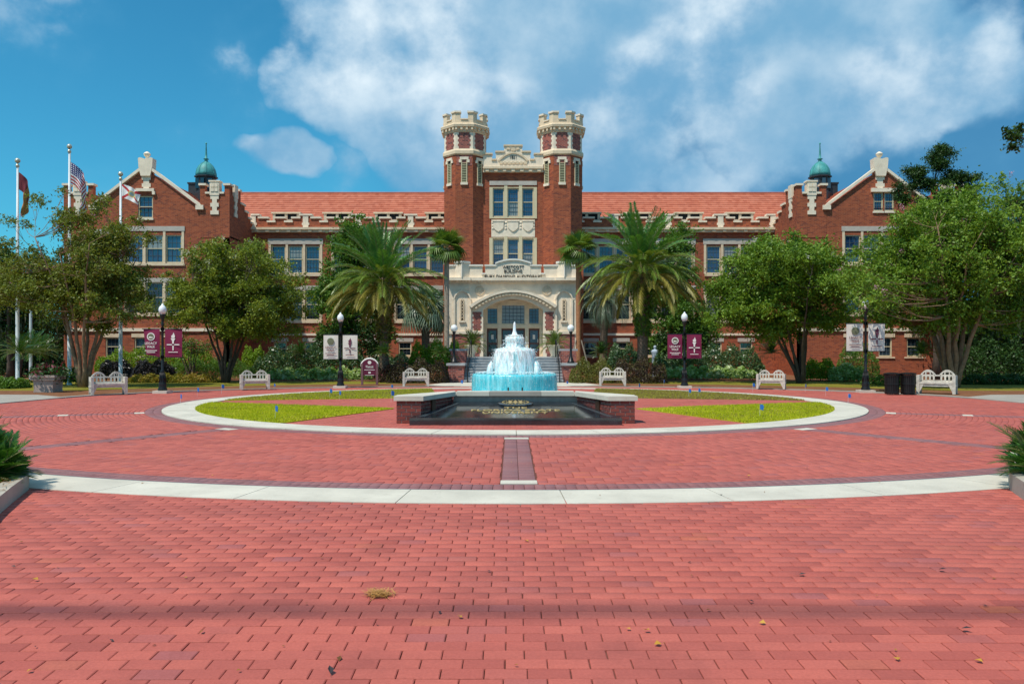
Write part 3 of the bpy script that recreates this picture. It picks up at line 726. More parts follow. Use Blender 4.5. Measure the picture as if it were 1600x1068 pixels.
# --- main block, both halves
zpar_hi, zpar, zpar_lo, zcor1, zcor0 = PZ(337, YM), PZ(341.5, YM), PZ(347.5, YM), PZ(357, YM), PZ(363.5, YM)
X_IN, X_END = 2.6, 19.24
zr, yr = 14.62, 64.6
for sg in (-1, 1):
    ops = []; wins = []
    for gc in (340, 242, 145):                                       # window groups, px from the axis
        for k in (-1, 0, 1):
            c = gc * YM / F; ww = 22.5 * YM / F; x = c + k * 26.8 * YM / F
            for zt, zb, gl in ((384, 427.5, M_GLASS), (453, 500, M_GLASSD)):
                ops.append((x - ww / 2, x + ww / 2, PZ(zb, YM), PZ(zt, YM))); wins.append((ops[-1], 4, 5, gl))
        for k in (-.5, .5):
            x = gc * YM / F + k * 48 * YM / F; ww = 20 * YM / F
            ops.append((x - ww / 2, x + ww / 2, PZ(556, YM), PZ(534, YM))); wins.append((ops[-1], 3, 4, M_GLASSD))
    if sg < 0: ops = [(-b_, -a_, c_, d_) for a_, b_, c_, d_ in ops]; wins = [(o, *w[1:]) for o, w in zip(ops, wins)]
    b = MB(); xa, xb = sorted((sg * X_IN, sg * X_END)); wall_grid(b, xa, xb, -.3, zcor1, ops, YM)
    part(b, 'wall', M_BRICK)
    for o, c, r, g in wins: window(*o, YM, c, r, g)
    st, stg, mu = MB(), MB(), MB()
    for gc in (340, 242, 145):
        c = sg * gc * YM / F; hw = 43 * YM / F
        stg.box(c - hw, c + hw, YM - .05, YM + .1, PZ(381.5, YM), PZ(373, YM))                      # lintels
        stg.box(c - hw, c + hw, YM - .05, YM + .1, PZ(452.6, YM), PZ(446, YM))
        st.box(c - hw + .1, c + hw - .1, YM - .09, YM + .1, PZ(431.5, YM), PZ(427.7, YM)); st.box(c - hw + .1, c + hw - .1, YM - .09, YM + .1, PZ(504.5, YM), PZ(500.2, YM))
        for k in (-1.5, -.5, .5, 1.5):
            x = c + k * 26.8 * YM / F
            for zt, zb in ((381.5, 427.7), (452.6, 500.2)): mu.box(x - .085, x + .085, YM - .035, YM + .28, PZ(zb, YM), PZ(zt, YM))
        for k in (-.5, .5):
            x = c + k * 48 * YM / F; stg.box(x - .62, x + .62, YM - .04, YM + .1, PZ(533.7, YM), PZ(528, YM)); st.box(x - .5, x + .5, YM - .07, YM + .1, PZ(558.5, YM), PZ(556.3, YM))
    parts(stg, 'lintel', M_STONEG); parts(st, 'sill', M_STONE); parts(mu, 'mullion', M_STONE)
    b = MB(); b.box(xa, xb, YM - .1, YM + .05, PZ(524, YM), PZ(520.5, YM)); part(b, 'string_course', M_STONEW)
    b = MB(); b.box(xa, xb, YM - .36, YM + .4, zcor1 - .12, zcor1 + .05); b.box(xa, xb, YM - .2, YM + .2, zcor0, zcor1 - .12)
    x = xa + .3
    while x < xb - .2: b.box(x, x + .26, YM - .31, YM - .19, zcor0 + .03, zcor1 - .125); x += .78
    part(b, 'cornice', M_STONE)
    # crenellated parapet: brick body, stone cap following the steps
    b, cp = MB(), MB(); prof = []; x = 2.6 * F / YM
    segs = []
    bay0 = 78.0
    def lev(px):
        u = (px - bay0) % 82.0                     # px from the last T block
        if u < 9 or u > 73: return zpar_hi
        if 21 < u < 32 or 48 < u < 59: return zpar_lo
        return zpar
    px0 = X_IN * F / YM; step = .5; cur = lev(px0); start = px0; p = px0
    while p < X_END * F / YM:
        p += step; l = lev(p)
        if l != cur or p >= X_END * F / YM: segs.append((start, p, cur)); start, cur = p, l
    for a_, c_, z in segs:
        X0, X1 = sorted((sg * a_ * YM / F, sg * c_ * YM / F)); b.box(X0, X1, YM - .02, YM + .38, zcor1 + .05, z); cp.box(X0 - .06, X1 + .06, YM - .10, YM + .46, z, z + .13)
    k = 0
    while bay0 + 82 * k < X_END * F / YM:
        c = sg * (bay0 + 82 * k) * YM / F
        if bay0 + 82 * k > px0 + 4: cp.box(c - .2, c + .2, YM - .07, YM, zcor1 + .05, zpar_hi - .02); cp.box(c - .27, c + .27, YM - .062, YM, zcor1 + .25, zcor1 + .42)
        k += 1
    parts(b, 'merlon', M_BRICK); parts(cp, 'cap_stone', M_STONEW)
    # tile roof in courses
    ra, rb = sorted((sg * X_IN, sg * 24.2)); b = MB(); n = 17; y0, z0 = YM + .45, 10.75
    for i in range(n):
        ya, za = y0 + (yr - y0) * i / n, z0 + (zr - z0) * i / n; yb, zb = y0 + (yr - y0) * (i + 1) / n, z0 + (zr - z0) * (i + 1) / n
        b.prismx([(ya, za), (ya, za + .06), (yb, zb + .012), (yb, zb - .02)], ra, rb)
    roof = part(b, 'roof', M_ROOF)
    b = MB(); b.tube([(ra, yr - 58, zr + .03), (rb, yr - 58, zr + .03)], .1, 8); b.build('ridge', M_ROOFD, roof)
    b = MB(); b.prismx([(yr, zr), (yr + 7, 10.5), (yr, 10.5)], ra, rb); b.v = [(x, y - 58, z) for x, y, z in b.v]; b.build('rear_slope', M_ROOF, roof)
    for k in range(4):
        c = sg * (117 + 81 * k) * YM / F; w = 1.0
        b = MB(); yd = YM + .9; zt = PZ(331.5, yd)
        b.box(c - w, c + w, yd + .02, yd + 1.6, zt - .75, zt - .14); b.cur = 1
        b.box(c - w - .1, c + w + .1, yd - .1, yd + 2.0, zt - .12, zt); b.box(c - w, c - w + .2, yd - .04, yd + .02, zt - .75, zt - .12); b.box(c + w - .2, c + w, yd - .04, yd + .02, zt - .75, zt - .12)
        b.box(c - .1, c + .1, yd - .04, yd + .02, zt - .75, zt - .12); b.box(c - w + .2, c + w - .2, yd - .035, yd + .02, zt - .75, zt - .55)
        part(b, 'dormer_vent', [M_DARK, M_STONE])
# --- wings
def wing(sg):
    Y = YW
    fx = lambda px: sg * px * Y / F
    xi, xg, xap, xg2, xo = 443, 489, 573, 656, 702
    zf, za = PZ(325, Y), PZ(264, Y)
    b = MB()
    ops = []; wl = []
    def op(pa, pb, yt, yb, c, r, g=M_GLASS):
        x0, x1 = sorted((fx(pa), fx(pb))); o = (x0, x1, PZ(yb, Y), PZ(yt, Y)); ops.append(o); wl.append((o, c, r, g))
    for pa, pb in ((518, 543), (547, 574), (578, 604)): op(pa, pb, 367, 411, 3, 4); op(pa, pb, 441, 490, 3, 4, M_GLASSD)
    for pa, pb in ((622, 648),): op(pa, pb, 367, 411, 3, 4)
    for pa, pb in ((571, 592), (615, 637), (520, 542)): op(pa, pb, 527, 557, 3, 4, M_GLASSD)
    # gable
    gops = (((563, 586, 306, 341),) if sg < 0 else ((563, 578, 300, 330), (580, 595, 300, 330)))
    go = []
    for pa, pb, yt, yb in gops:
        x0, x1 = sorted((fx(pa), fx(pb))); go.append((x0, x1, PZ(yb, Y), PZ(yt, Y)))
    gx0, gx1 = sorted((fx(xg), fx(xg2)))
    X0, X1 = sorted((fx(xi), fx(xo))); wall_grid(b, X0, X1, -.3, zf, ops + [(q[0], q[1], q[2], zf) for q in go if q[2] < zf], Y)
    # gable wall built as strips so the window openings stay open
    xsG = sorted({gx0, gx1, fx(xap), *[v for o in go for v in o[:2]]})
    def gz_(x): 
        t = abs(x - fx(xap)) / (abs(fx(xg) - fx(xap))); return zf + (za - zf) * max(0, 1 - t)
    for i in range(len(xsG) - 1):
        a, c = xsG[i], xsG[i + 1]; m = (a + c) / 2; o = [q for q in go if q[0] < m < q[1]]
        if o:
            q = o[0]; b.add([(a, Y, zf), (c, Y, zf), (c, Y, q[2]), (a, Y, q[2])], [(0, 1, 2, 3)] if q[2] > zf else []); b.add([(a, Y, q[3]), (c, Y, q[3]), (c, Y, gz_(c)), (a, Y, gz_(a))], [(0, 1, 2, 3)])
        else: b.add([(a, Y, zf), (c, Y, zf), (c, Y, gz_(c)), (a, Y, gz_(a))], [(0, 1, 2, 3)])
    part(b, 'wall', M_BRICK)
    for o, c, r, g in wl: window(*o, Y, c, r, g)
    for o in go: window(*o, Y, 3, 4, M_GLASS)
    st, sw, mu = MB(), MB(), MB()
    l0, l1 = sorted((fx(513), fx(609)))
    st.box(l0, l1, Y - .05, Y + .1, PZ(361, Y), PZ(353.5, Y)); st.box(l0, l1, Y - .05, Y + .1, PZ(440.6, Y), PZ(434, Y))
    l0, l1 = sorted((fx(617), fx(653))); st.box(l0, l1, Y - .05, Y + .1, PZ(366.7, Y), PZ(358, Y))
    parts(st, 'lintel', M_STONEG)
    for pa, pb, yt, yb in ((513, 609, 411.3, 415), (513, 609, 490.3, 494), (617, 653, 411.3, 415)):
        l0, l1 = sorted((fx(pa), fx(pb))); sw.box(l0, l1, Y - .08, Y + .1, PZ(yb, Y), PZ(yt, Y))
    for p in (516, 545, 576, 606):
        mu.box(fx(p) - .08, fx(p) + .08, Y - .03, Y + .28, PZ(411.2, Y), PZ(361.2, Y)); mu.box(fx(p) - .08, fx(p) + .08, Y - .03, Y + .28, PZ(490.2, Y), PZ(440.8, Y))
    for pa, pb in ((571, 592), (615, 637), (520, 542)):
        l0, l1 = sorted((fx(pa - 4), fx(pb + 4))); sw.box(l0, l1, Y - .05, Y + .08, PZ(526.7, Y), PZ(521, Y)); sw.box(l0, l1, Y - .07, Y + .1, PZ(559.5, Y), PZ(557.3, Y))
    parts(sw, 'sill', M_STONE); parts(mu, 'mullion', M_STONE)
    sw = MB(); l0, l1 = sorted((fx(xi), fx(xo))); sw.box(l0, l1, Y - .1, Y + .05, PZ(517.5, Y), PZ(512.5, Y)); part(sw, 'string_course', M_STONEW)
    # gable coping, kneelers, apex block, stone quoin drop and hood
    cp = MB()
    for s2, xe in ((1, xg), (-1, xg2)):
        xA, xB = fx(xap + (-7 if xe == xg else 7)), fx(xe + (-2 if xe == xg else 2)); dx = xB - xA
        zA, zB = za + .02 - .1, zf + .0
        cp.prism([(xA, zA), (xB, zB), (xB, zB + .22), (xA, zA + .22)] if True else [], Y - .16, Y + .35)
        k0, k1 = sorted((fx(xe + (-6 if xe == xg else 6)), fx(xe + (6 if xe == xg else -6)))); cp.box(k0, k1, Y - .17, Y + .36, zB - .12, zB + .18)
    x0, x1 = sorted((fx(xap - 11), fx(xap + 11))); zt = PZ(248, Y)
    cp.prism([(x0 + .16, za - .5), (x1 - .16, za - .5), (x1 - .02, za + .1), (x1 + .02, zt), (x1 - .1, zt + .06), (fx(xap), zt - .05), (x0 + .1, zt + .06), (x0 - .02, zt), (x0 + .02, za + .1)], Y - .18, Y + .4)
    cp.lathe([(.1, zt - .06), (.1, zt + .12), (.2, zt + .22), (.24, zt + .34), (.14, zt + .44), (.05, zt + .5)], fx(xap), Y + .1, 10)
    z = za - .5; k = 0
    while z > PZ(293, Y): cp.box(fx(xap) - (.19 if k % 2 else .30), fx(xap) + (.19 if k % 2 else .30), Y - .04, Y + .05, z - .24, z); z -= .24; k += 1
    if sg < 0:
        hx = fx(574.5); zh = PZ(297, Y); cp.box(hx - .62, hx + .62, Y - .14, Y + .05, zh - .1, zh + .1); cp.box(hx - .68, hx - .5, Y - .14, Y + .05, zh - .32, zh - .1); cp.box(hx + .5, hx + .68, Y - .14, Y + .05, zh - .32, zh - .1)
    else:
        hx = fx(579); zh = PZ(297.5, Y); cp.box(hx - .88, hx + .88, Y - .16, Y + .05, zh - .12, zh + .14)
    for o in go: cp.box(o[0] - .06, o[1] + .06, Y - .08, Y + .06, o[2] - .12, o[2])
    parts(cp, 'coping_stone', M_STONEW)
    # corner pavilions with battlements
    def pavilion(pa, pb, depth, side):
        x0, x1 = sorted((fx(pa), fx(pb))); w = x1 - x0; ztop = PZ(303, Y); zm = PZ(290, Y); zc = PZ(284.5, Y)
        b, c = MB(), MB()
        b.box(x0, x1, Y - .03, Y + depth, zf - 2, ztop)
        inner = sg * -1
        for u0, u1 in ((0, .17), (.83, 1)):
            b.box(x0 + w * u0, x0 + w * u1, Y - .03, Y + .33, ztop, zm); c.box(x0 + w * u0 - .08, x0 + w * u1 + .08, Y - .12, Y + .42, zm, zm + .14)
        for u0, u1 in ((.17, .34), (.66, .83)): c.box(x0 + w * u0 + .02, x0 + w * u1 - .02, Y - .11, Y + .4, ztop, ztop + .13)
        c.box(x0 + w * .34, x0 + w * .66, Y - .12, Y + .4, ztop - .1, zc); c.box(x0 + w * .31, x0 + w * .69, Y - .16, Y + .42, zc, zc + .1)
        for i in range(2):
            for j in range(2): c.box(x0 + w * (.38 + .13 * i), x0 + w * (.49 + .13 * i), Y - .16, Y - .1, ztop + .15 + .3 * j, ztop + .38 + .3 * j)
        z = ztop - .1; k = 0; cxx = (x0 + x1) / 2
        while z > PZ(335, Y): c.box(cxx - (.16 if k % 2 else .28), cxx + (.16 if k % 2 else .28), Y - .09, Y, z - .26, z); z -= .26; k += 1
        # flank towards the main block
        if side:
            xs_ = fx(pa); o_ = -.09 * sg; q0, q1 = sorted((xs_ + o_, xs_ + .36 * sg)); 
            for u0, u1 in ((.12, .26), (.74, 1)):
                b.box(*sorted((xs_, xs_ + .33 * sg)), Y + depth * u0 + .18, Y + depth * u1, ztop, zm); c.box(q0, q1, Y + depth * u0 + .2, Y + depth * u1 + .05, zm, zm + .14)
            c.box(q0, q1, Y + depth * .36, Y + depth * .66, ztop - .1, zc); z = ztop - .1; k = 0; ym = Y + depth * .51
            while z > PZ(335, Y): c.box(*sorted((xs_ - .07 * sg, xs_)), ym - (.16 if k % 2 else .28), ym + (.16 if k % 2 else .28), z - .26, z); z -= .26; k += 1
        part(b, 'pavilion', M_BRICK); parts(c, 'battlement_stone', M_STONEW)
    pavilion(xi, xg, 2.15, True); pavilion(xg2, xo, 2.15, False)
    # flank wall back to the main block, stepped
    b, c = MB(), MB(); x_ = fx(xi); st_ = [(Y + 2.15, Y + 3.0, 12.0), (Y + 3.0, Y + 3.7, 11.6), (Y + 3.7, Y + 4.3, 11.25), (Y + 4.3, YM + .02, 11.0)]
    b.box(*sorted((x_, x_ + .4 * sg)), Y, Y + 2.16, -.3, zf - 1.9)
    for y0, y1, z in st_:
        b.box(*sorted((x_, x_ + .4 * sg)), y0, y1, -.3, z); c.box(*sorted((x_ - .1 * sg, x_ + .48 * sg)), y0 - .05, y1 + .0, z, z + .14)
    part(b, 'flank_wall', M_BRICK); parts(c, 'cap_stone', M_STONEW)
    # outer flank and gable roof
    b = MB(); x_ = fx(xo); b.box(*sorted((x_, x_ - .4 * sg)), Y + .01, Y + 16, -.3, zf); part(b, 'flank_wall', M_BRICK)
    b = MB(); n = 14; xa_, zA = fx(xap), za - .15
    for s2, xe in ((1, xi + 20), (-1, xg2 + 22)):
        xB = fx(xe); zB = zf + (za - zf) * (1 - abs(xe - xap) / abs(xg - xap)) - .15
        for i in range(n):
            t0, t1 = i / n, (i + 1) / n
            xa, xb_ = xB + (xa_ - xB) * t0, xB + (xa_ - xB) * t1; zA0, zB0 = zB + (zA - zB) * t0, zB + (zA - zB) * t1
            b.prism([(xa, zA0 - .02), (xa, zA0 + .08), (xb_, zB0 + .012), (xb_, zB0 - .03)], Y + .3, Y + 17)
    part(b, 'roof', M_ROOF)
    # copper cupola
    Yc = 60.5; cx_ = sg * 479.5 * Yc / F; zb_ = PZ(276, Yc)
    b = MB(); b.lathe([(.84, zb_ - 3.2), (.84, zb_ - 1.25), (.70, zb_ - 1.2), (.70, zb_ - .12), (.86, zb_ - .1), (.86, zb_)], cx_, Yc, 8, R(22.5))
    bx_ = cx_ + sg * .95; b.box(bx_ - .3, bx_ + .3, Yc - .3, Yc + .3, zb_ - 3.2, zb_ - .55); b.box(bx_ - .36, bx_ + .36, Yc - .36, Yc + .36, zb_ - .62, zb_ - .5)
    o = part(b, 'cupola', M_LEAD)
    b = MB()
    for k in range(8):
        a = R(45 * k + 22.5 - 22.5); px_, py_ = cx_ + .66 * math.cos(a), Yc + .66 * math.sin(a); b.box(px_ - .13, px_ + .13, py_ - .13, py_ + .13, zb_ - 1.0, zb_ - .25)
    b.v = [(x, y - 58, z) for x, y, z in b.v]; b.build('cupola_light', M_GLASSD, o)
    b = MB(); pr = [(.74, zb_ + .004), (.73, zb_ + .25), (.66, zb_ + .55), (.51, zb_ + .82), (.31, zb_ + 1.02), (.13, zb_ + 1.14), (.12, zb_ + 1.3), (.22, zb_ + 1.34), (.09, zb_ + 1.42), (.075, zb_ + 1.7), (.03, PZ(226, Yc)), (.07, PZ(225, Yc)), (.05, PZ(223, Yc))]
    b.lathe(pr, cx_, Yc, 16)
    for k in range(8):
        a = R(45 * k + 22.5); b.tube([(cx_ + (r + .01) * math.cos(a), Yc + (r + .01) * math.sin(a), z) for r, z in pr[:6]], .022, 4)
    b.v = [(x, y - 58, z) for x, y, z in b.v]; b.build('copper_dome', M_TEAL, o, True)
wing(-1); wing(1)
# --- towers
def octo(cx, cy, r, z0, z1, b): b.lathe([(r, z0), (r, z1)], cx, cy, 8, R(22.5))
TX, TR = 3.37, 2.9 / 2 / math.cos(R(22.5)); TYC = YT + 1.45
def face_boxes(b, cx, f, u0, u1, z0, z1, out, ap=1.45, dep=.1):
    """box lying on octagon face f (0 = front), u along the face"""
    a = R(-90 + 45 * f); n = Vector((math.cos(a), math.sin(a), 0)); t = Vector((-n.y, n.x, 0)); c = Vector((cx, TYC, 0))
    vs = []
    for z in (z0, z1):
        for u, o in ((u0, out), (u1, out), (u1, -dep), (u0, -dep)):
            p = c + n * (ap + o) + t * u; vs.append((p.x, p.y, z))
    b.add(vs, [(3, 2, 1, 0), (4, 5, 6, 7), (0, 1, 5, 4), (1, 2, 6, 5), (2, 3, 7, 6), (3, 0, 4, 7)])
for sg in (-1, 1):
    cx = sg * TX; z1, z2, z3 = PZ(240, YT), PZ(234, YT), PZ(206, YT)
    b = MB(); b.lathe([(TR, -.3), (TR, z1)], cx, TYC, 8, R(22.5)); tw = part(b, 'tower', M_BRICK)
    def sub(b, n, m, s=False): b.v = [(x, y - 58, z) for x, y, z in b.v]; return b.build(n, m, tw, s)
    b = MB(); b.lathe([(TR + .02, z1 - .08), (TR + .10, z1), (TR + .10, z2 - .06), (TR + .02, z2 + .06)], cx, TYC, 8, R(22.5)); sub(b, 'string_course', M_STONE)
    b = MB(); b.lathe([(TR - .01, z2 + .05), (TR - .01, z3)], cx, TYC, 8, R(22.5)); sub(b, 'stone_drum', M_STONEW)
    b = MB(); fw = 1.2
    for f in range(8):
        z = z2 + .10; k = 0; nz = 7; hz = (z3 - .03 - z) / nz
        for j in range(nz): face_boxes(b, cx, f, -(.44 if j % 2 else .37), (.44 if j % 2 else .37), z + hz * j, z + hz * (j + 1) - .0, .012, 1.44)
    sub(b, 'diaper_panel', M_BRICKD)
    b = MB()
    for j in range(5): face_boxes(b, cx, 0, -(.55 - .04 * (j % 2)), (.55 - .04 * (j % 2)), z1 - .12 - .14 * (j + 1), z1 - .12 - .14 * j, .01, 1.45)
    sub(b, 'diaper_panel', M_BRICKD)
    zc = z3
    b = MB(); b.lathe([(TR + .0, zc), (TR + .06, zc + .02), (TR + .08, zc + .28), (TR + .24, zc + .32), (TR + .27, zc + .48), (TR + .17, zc + .56), (TR + .05, zc + .58)], cx, TYC, 8, R(22.5))
    for f in range(8):
        for u in (-.55, -.18, .18, .55): face_boxes(b, cx, f, u - .07, u + .07, zc + .12, zc + .32, .19, 1.45)
    sub(b, 'cornice', M_STONE)
    zp = zc + .56; zn, zt = PZ(187, YT), PZ(176.5, YT)
    b = MB(); w = 1.45 + .05; hl = w * math.tan(R(22.5))
    for f in range(8):
        face_boxes(b, cx, f, -hl, hl, zp, zn, 0, w, .3)
        for s2 in (-1, 1):
            u0, u1 = sorted((s2 * .26, s2 * hl)); face_boxes(b, cx, f, u0, u1, zn, zt, 0, w, .3)
    b.v = [(x, y - 58, z) for x, y, z in b.v]; b.each('merlon', M_STONE, tw)
    b = MB()
    for f in range(8):
        face_boxes(b, cx, f, -.25, .25, zn, zn + .07, .06, w, .36)
        for s2 in (-1, 1):
            u0, u1 = sorted((s2 * .22, s2 * (hl + .03))); face_boxes(b, cx, f, u0, u1, zt, zt + .12, .07, w, .37)
    b.v = [(x, y - 58, z) for x, y, z in b.v]; b.each('cap_stone', M_STONEW, tw)
    b = MB(); b.lathe([(.1, zp + .05), (TR - .1, zp + .02)], cx, TYC, 8, R(22.5)); sub(b, 'tower_roof', M_LEAD)
    # slit windows with louvres
    zs0, zs1 = PZ(285, YT), PZ(249, YT)
    for f in (-2, -1, 0, 1, 2):
        b = MB(); face_boxes(b, cx, f, -.17, .17, zs0, zs1, .004); b.cur = 1
        zz = zs0 + .03
        while zz < zs1 - .28: face_boxes(b, cx, f, -.165, .165, zz, zz + .055, .05); zz += .115
        b.cur = 2
        face_boxes(b, cx, f, -.21, -.15, zs0, zs1, .055); face_boxes(b, cx, f, .15, .21, zs0, zs1, .055)
        b.cur = 3
        face_boxes(b, cx, f, -.3, .3, zs1 - .02, zs1 + .17, .07); face_boxes(b, cx, f, -.37, -.21, zs1 - .22, zs1 - .02, .07); face_boxes(b, cx, f, .21, .37, zs1 - .22, zs1 - .02, .07); face_boxes(b, cx, f, -.25, .25, zs0 - .17, zs0, .1)
        sub(b, 'louvred_slit', [M_DARK, M_LOUV, M_FRAME, M_STONEW])
# --- bay between the towers
YB = 54.9; bx = 2.1
zb1 = PZ(270, YB); ops = []; wl = []
for k in (-1, 0, 1):
    for yt, yb in ((294, 339), (373, 421)):
        x = k * 23 * YB / F; o = (x - 8.9 * YB / F, x + 8.9 * YB / F, PZ(yb, YB), PZ(yt, YB)); ops.append(o)
b = MB(); wall_grid(b, -bx, bx, -.3, zb1, ops, YB); part(b, 'wall', M_BRICK)
for o in ops: window(*o, YB, 4, 6, M_GLASS, .07)
b = MB(); b.box(-37 * YB / F, 37 * YB / F, YB - .07, YB + .05, PZ(289.5, YB), PZ(283, YB)); part(b, 'lintel', M_STONEG)
b = MB()
for yt, yb in ((292.5, 341.5), (371.5, 423)):
    for k in (-1.5, -.5, .5, 1.5):
        x = k * 23 * YB / F; b.box(x - .115, x + .115, YB - .05, YB + .25, PZ(yb, YB), PZ(yt, YB) + (.12 if abs(k) < 1 else 0))
    b.box(-33.5 * YB / F, 33.5 * YB / F, YB - .045, YB + .2, PZ(yt, YB) - .06, PZ(yt, YB)); b.box(-34 * YB / F, 34 * YB / F, YB - .06, YB + .2, PZ(yb, YB) + .001, PZ(yb, YB) + .1)
parts(b, 'mullion', M_FRAME)
# carved spandrel: three shields between scrolls
b = MB(); z0, z1 = PZ(364, YB), PZ(343, YB); b.box(-34 * YB / F, 34 * YB / F, YB - .03, YB + .1, z0 - .28, z1 - .02)
for k in (-1, 0, 1):
    x = k * 23 * YB / F; sh = [(x - .36, z1 - .16), (x + .36, z1 - .16), (x + .36, z1 - .55), (x + .18, z1 - .75), (x, z1 - .84), (x - .18, z1 - .75), (x - .36, z1 - .55)]
    b.prism(sh, YB - .1, YB - .029); b.box(x - .42, x + .42, YB - .13, YB - .029, z1 - .15, z1 - .07)
for k in (-1.5, -.5, .5, 1.5):
    x = k * 23 * YB / F; x = max(-1.42, min(1.42, x))
    for zz in (.22, .42, .62): b.lathe([(.02, 0), (.09, .02), (.02, .05)], 0, 0, 8); n = 24; b.v[-n:] = [(x + vx, YB - .03 - vz, z1 - zz + vy) for vx, vy, vz in b.v[-n:]]
part(b, 'carved_spandrel', M_STONEW)
# parapet of the bay
b = MB(); b.box(-bx, bx, YB - .34, YB + .3, zb1 + .22, zb1 + .36); b.box(-bx, bx, YB - .2, YB + .3, zb1, zb1 + .22)
for x in np.arange(-1.8, 1.81, .6): b.box(x - .12, x + .12, YB - .3, YB - .19, zb1 + .03, zb1 + .215)
part(b, 'cornice', M_STONE)
zq = zb1 + .36; P = lambda y: PZ(y, YB); q = lambda px: px * YB / F
b = MB()
steps = [(-bx, -q(33), P(242)), (-q(33), -q(27), P(251)), (-q(27), -q(14), P(238.5)), (-q(14), q(14), P(229)), (q(14), q(27), P(238.5)), (q(27), q(33), P(251)), (q(33), bx, P(242))]
for a, c, z in steps: b.box(a, c, YB - .1, YB + .25, zq, z)
parts(b, 'parapet_step', M_STONEW)
b = MB()
for a, c, z in steps: b.box(a - .04, c + .04, YB - .18, YB + .3, z, z + .1)
b.arch_strip(0, P(253), q(22), .55, .09, YB - .17, YB - .1, 14)
for k in range(-3, 4): b.prism([(k * .28 - .1, P(257)), (k * .28 + .1, P(257)), (k * .28 + .14, P(254)), (k * .28, P(252.6)), (k * .28 - .14, P(254))], YB - .15, YB - .1)
for sx in (-1, 1): b.prism([(sx * .22, P(235)), (sx * .46, P(234)), (sx * .40, P(231)), (sx * .2, P(232))], YB - .16, YB - .1)
b.prism([(-.14, P(236.5)), (.14, P(236.5)), (.17, P(233)), (0, P(231)), (-.17, P(233))], YB - .16, YB - .1)
part(b, 'carved_cartouche', M_STONE)
text('date_lettering', '1851', M_LETTER, BLD, width=.42, height=.24, extr=.012, M=Matrix.Translation((0, -58, 0)) @ TM(0, YB - .12, P(248.5)), bold=0.0)
b = MB(); b.box(-bx, bx, YB + .3, YB + 4, -.3, zb1); part(b, 'core', M_BRICK)
b = MB(); b.box(-2.6, 2.6, YT + 2.4, YT + 6, -.3, PZ(300, YB)); part(b, 'core', M_BRICK)
# --- stone porch
LAND = 1.30
Y = YP; p = lambda px: px * Y / F; P = lambda y: PZ(y, Y)
HW = p(101); zc0, zc1 = P(441.5), P(435.5)
oh, ozs, rise = p(47), P(483), p(17)                       # door recess half width, spring line, rise of its arch
def arch_wall(b, y, hw, zt, oh, zs, rise, z0, n=16):
    b.add([(-hw, y, z0), (-oh, y, z0), (-oh, y, zt), (-hw, y, zt)], [(0, 1, 2, 3)]); b.add([(oh, y, z0), (hw, y, z0), (hw, y, zt), (oh, y, zt)], [(0, 1, 2, 3)])
    for i in range(n):
        u0, u1 = -1 + 2 * i / n, -1 + 2 * (i + 1) / n; a, c = u0 * oh, u1 * oh; za, zb = zs + rise * (1 - u0 * u0), zs + rise * (1 - u1 * u1)
        b.add([(a, y, za), (c, y, zb), (c, y, zt), (a, y, zt)], [(0, 1, 2, 3)])
        b.add([(a, y, za), (c, y, zb), (c, y + 1.2, zb), (a, y + 1.2, za)], [(3, 2, 1, 0)])
    for x, f in ((-oh, (0, 1, 2, 3)), (oh, (3, 2, 1, 0))): b.add([(x, y, z0), (x, y + 1.2, z0), (x, y + 1.2, zs), (x, y, zs)], [f])
b = MB(); arch_wall(b, Y, HW, zc0, oh, ozs, rise, LAND - .3); b.add([(-HW, Y, -.3), (-HW, Y + 2.5, -.3), (-HW, Y + 2.5, zc0), (-HW, Y, zc0)], [(3, 2, 1, 0)]); b.add([(HW, Y, -.3), (HW, Y + 2.5, -.3), (HW, Y + 2.5, zc0), (HW, Y, zc0)], [(0, 1, 2, 3)])
porch = part(b, 'porch', M_STONEW)
def psub(b, n, m, s=False): b.v = [(x, y - 58, z) for x, y, z in b.v]; return b.build(n, m, porch, s)
b = MB(); b.box(-HW - .1, HW + .1, Y - .36, Y + 2.4, zc1 - .14, zc1 + .06); b.box(-HW, HW, Y - .14, Y + 2.3, zc0 - .02, zc1 - .14)
for sx in (-1, 1): b.box(*sorted((sx * p(66), sx * (HW + .14))), Y - .46, Y - .2, zc1 - .142, zc1 + .062)
x = -HW + .1
while x < HW: b.box(x, x + .1, Y - .28, Y - .13, zc0 + .02, zc1 - .145); x += .21
psub(b, 'cornice', M_STONEW)
# parapet with the raised centre, notches and prow-shaped corner piers
b = MB(); zt = P(416)
segs = [(-HW, -p(48), zt), (-p(48), -p(43.5), P(429)), (-p(43.5), -p(27), zt), (p(27), p(43.5), zt), (p(43.5), p(48), P(429)), (p(48), HW, zt)]
for a, c, z in segs: b.box(a, c, Y - .12, Y + .3, zc1 + .06, z)
poly = [(-p(27), zc1 + .06), (p(27), zc1 + .06), (p(27), P(413))] + [(p(27) * (1 - 2 * i / 10), P(413) + .26 * (1 - (1 - 2 * i / 10) ** 2)) for i in range(1, 10)] + [(-p(27), P(413))]
b.prism(poly, Y - .14, Y + .3)
for sx in (-1, 1):
    c = sx * p(79.5); w = p(11)
    b.prismz([(c - w, Y - .13), (c, Y - .48), (c + w, Y - .13), (c + w, Y + .3), (c - w, Y + .3)], zc1 + .061, P(411.5))
psub(b, 'parapet', M_STONEW)
b = MB()
for a, c, z in segs: b.box(a - .05, c + .05, Y - .2, Y + .36, z, z + .1)
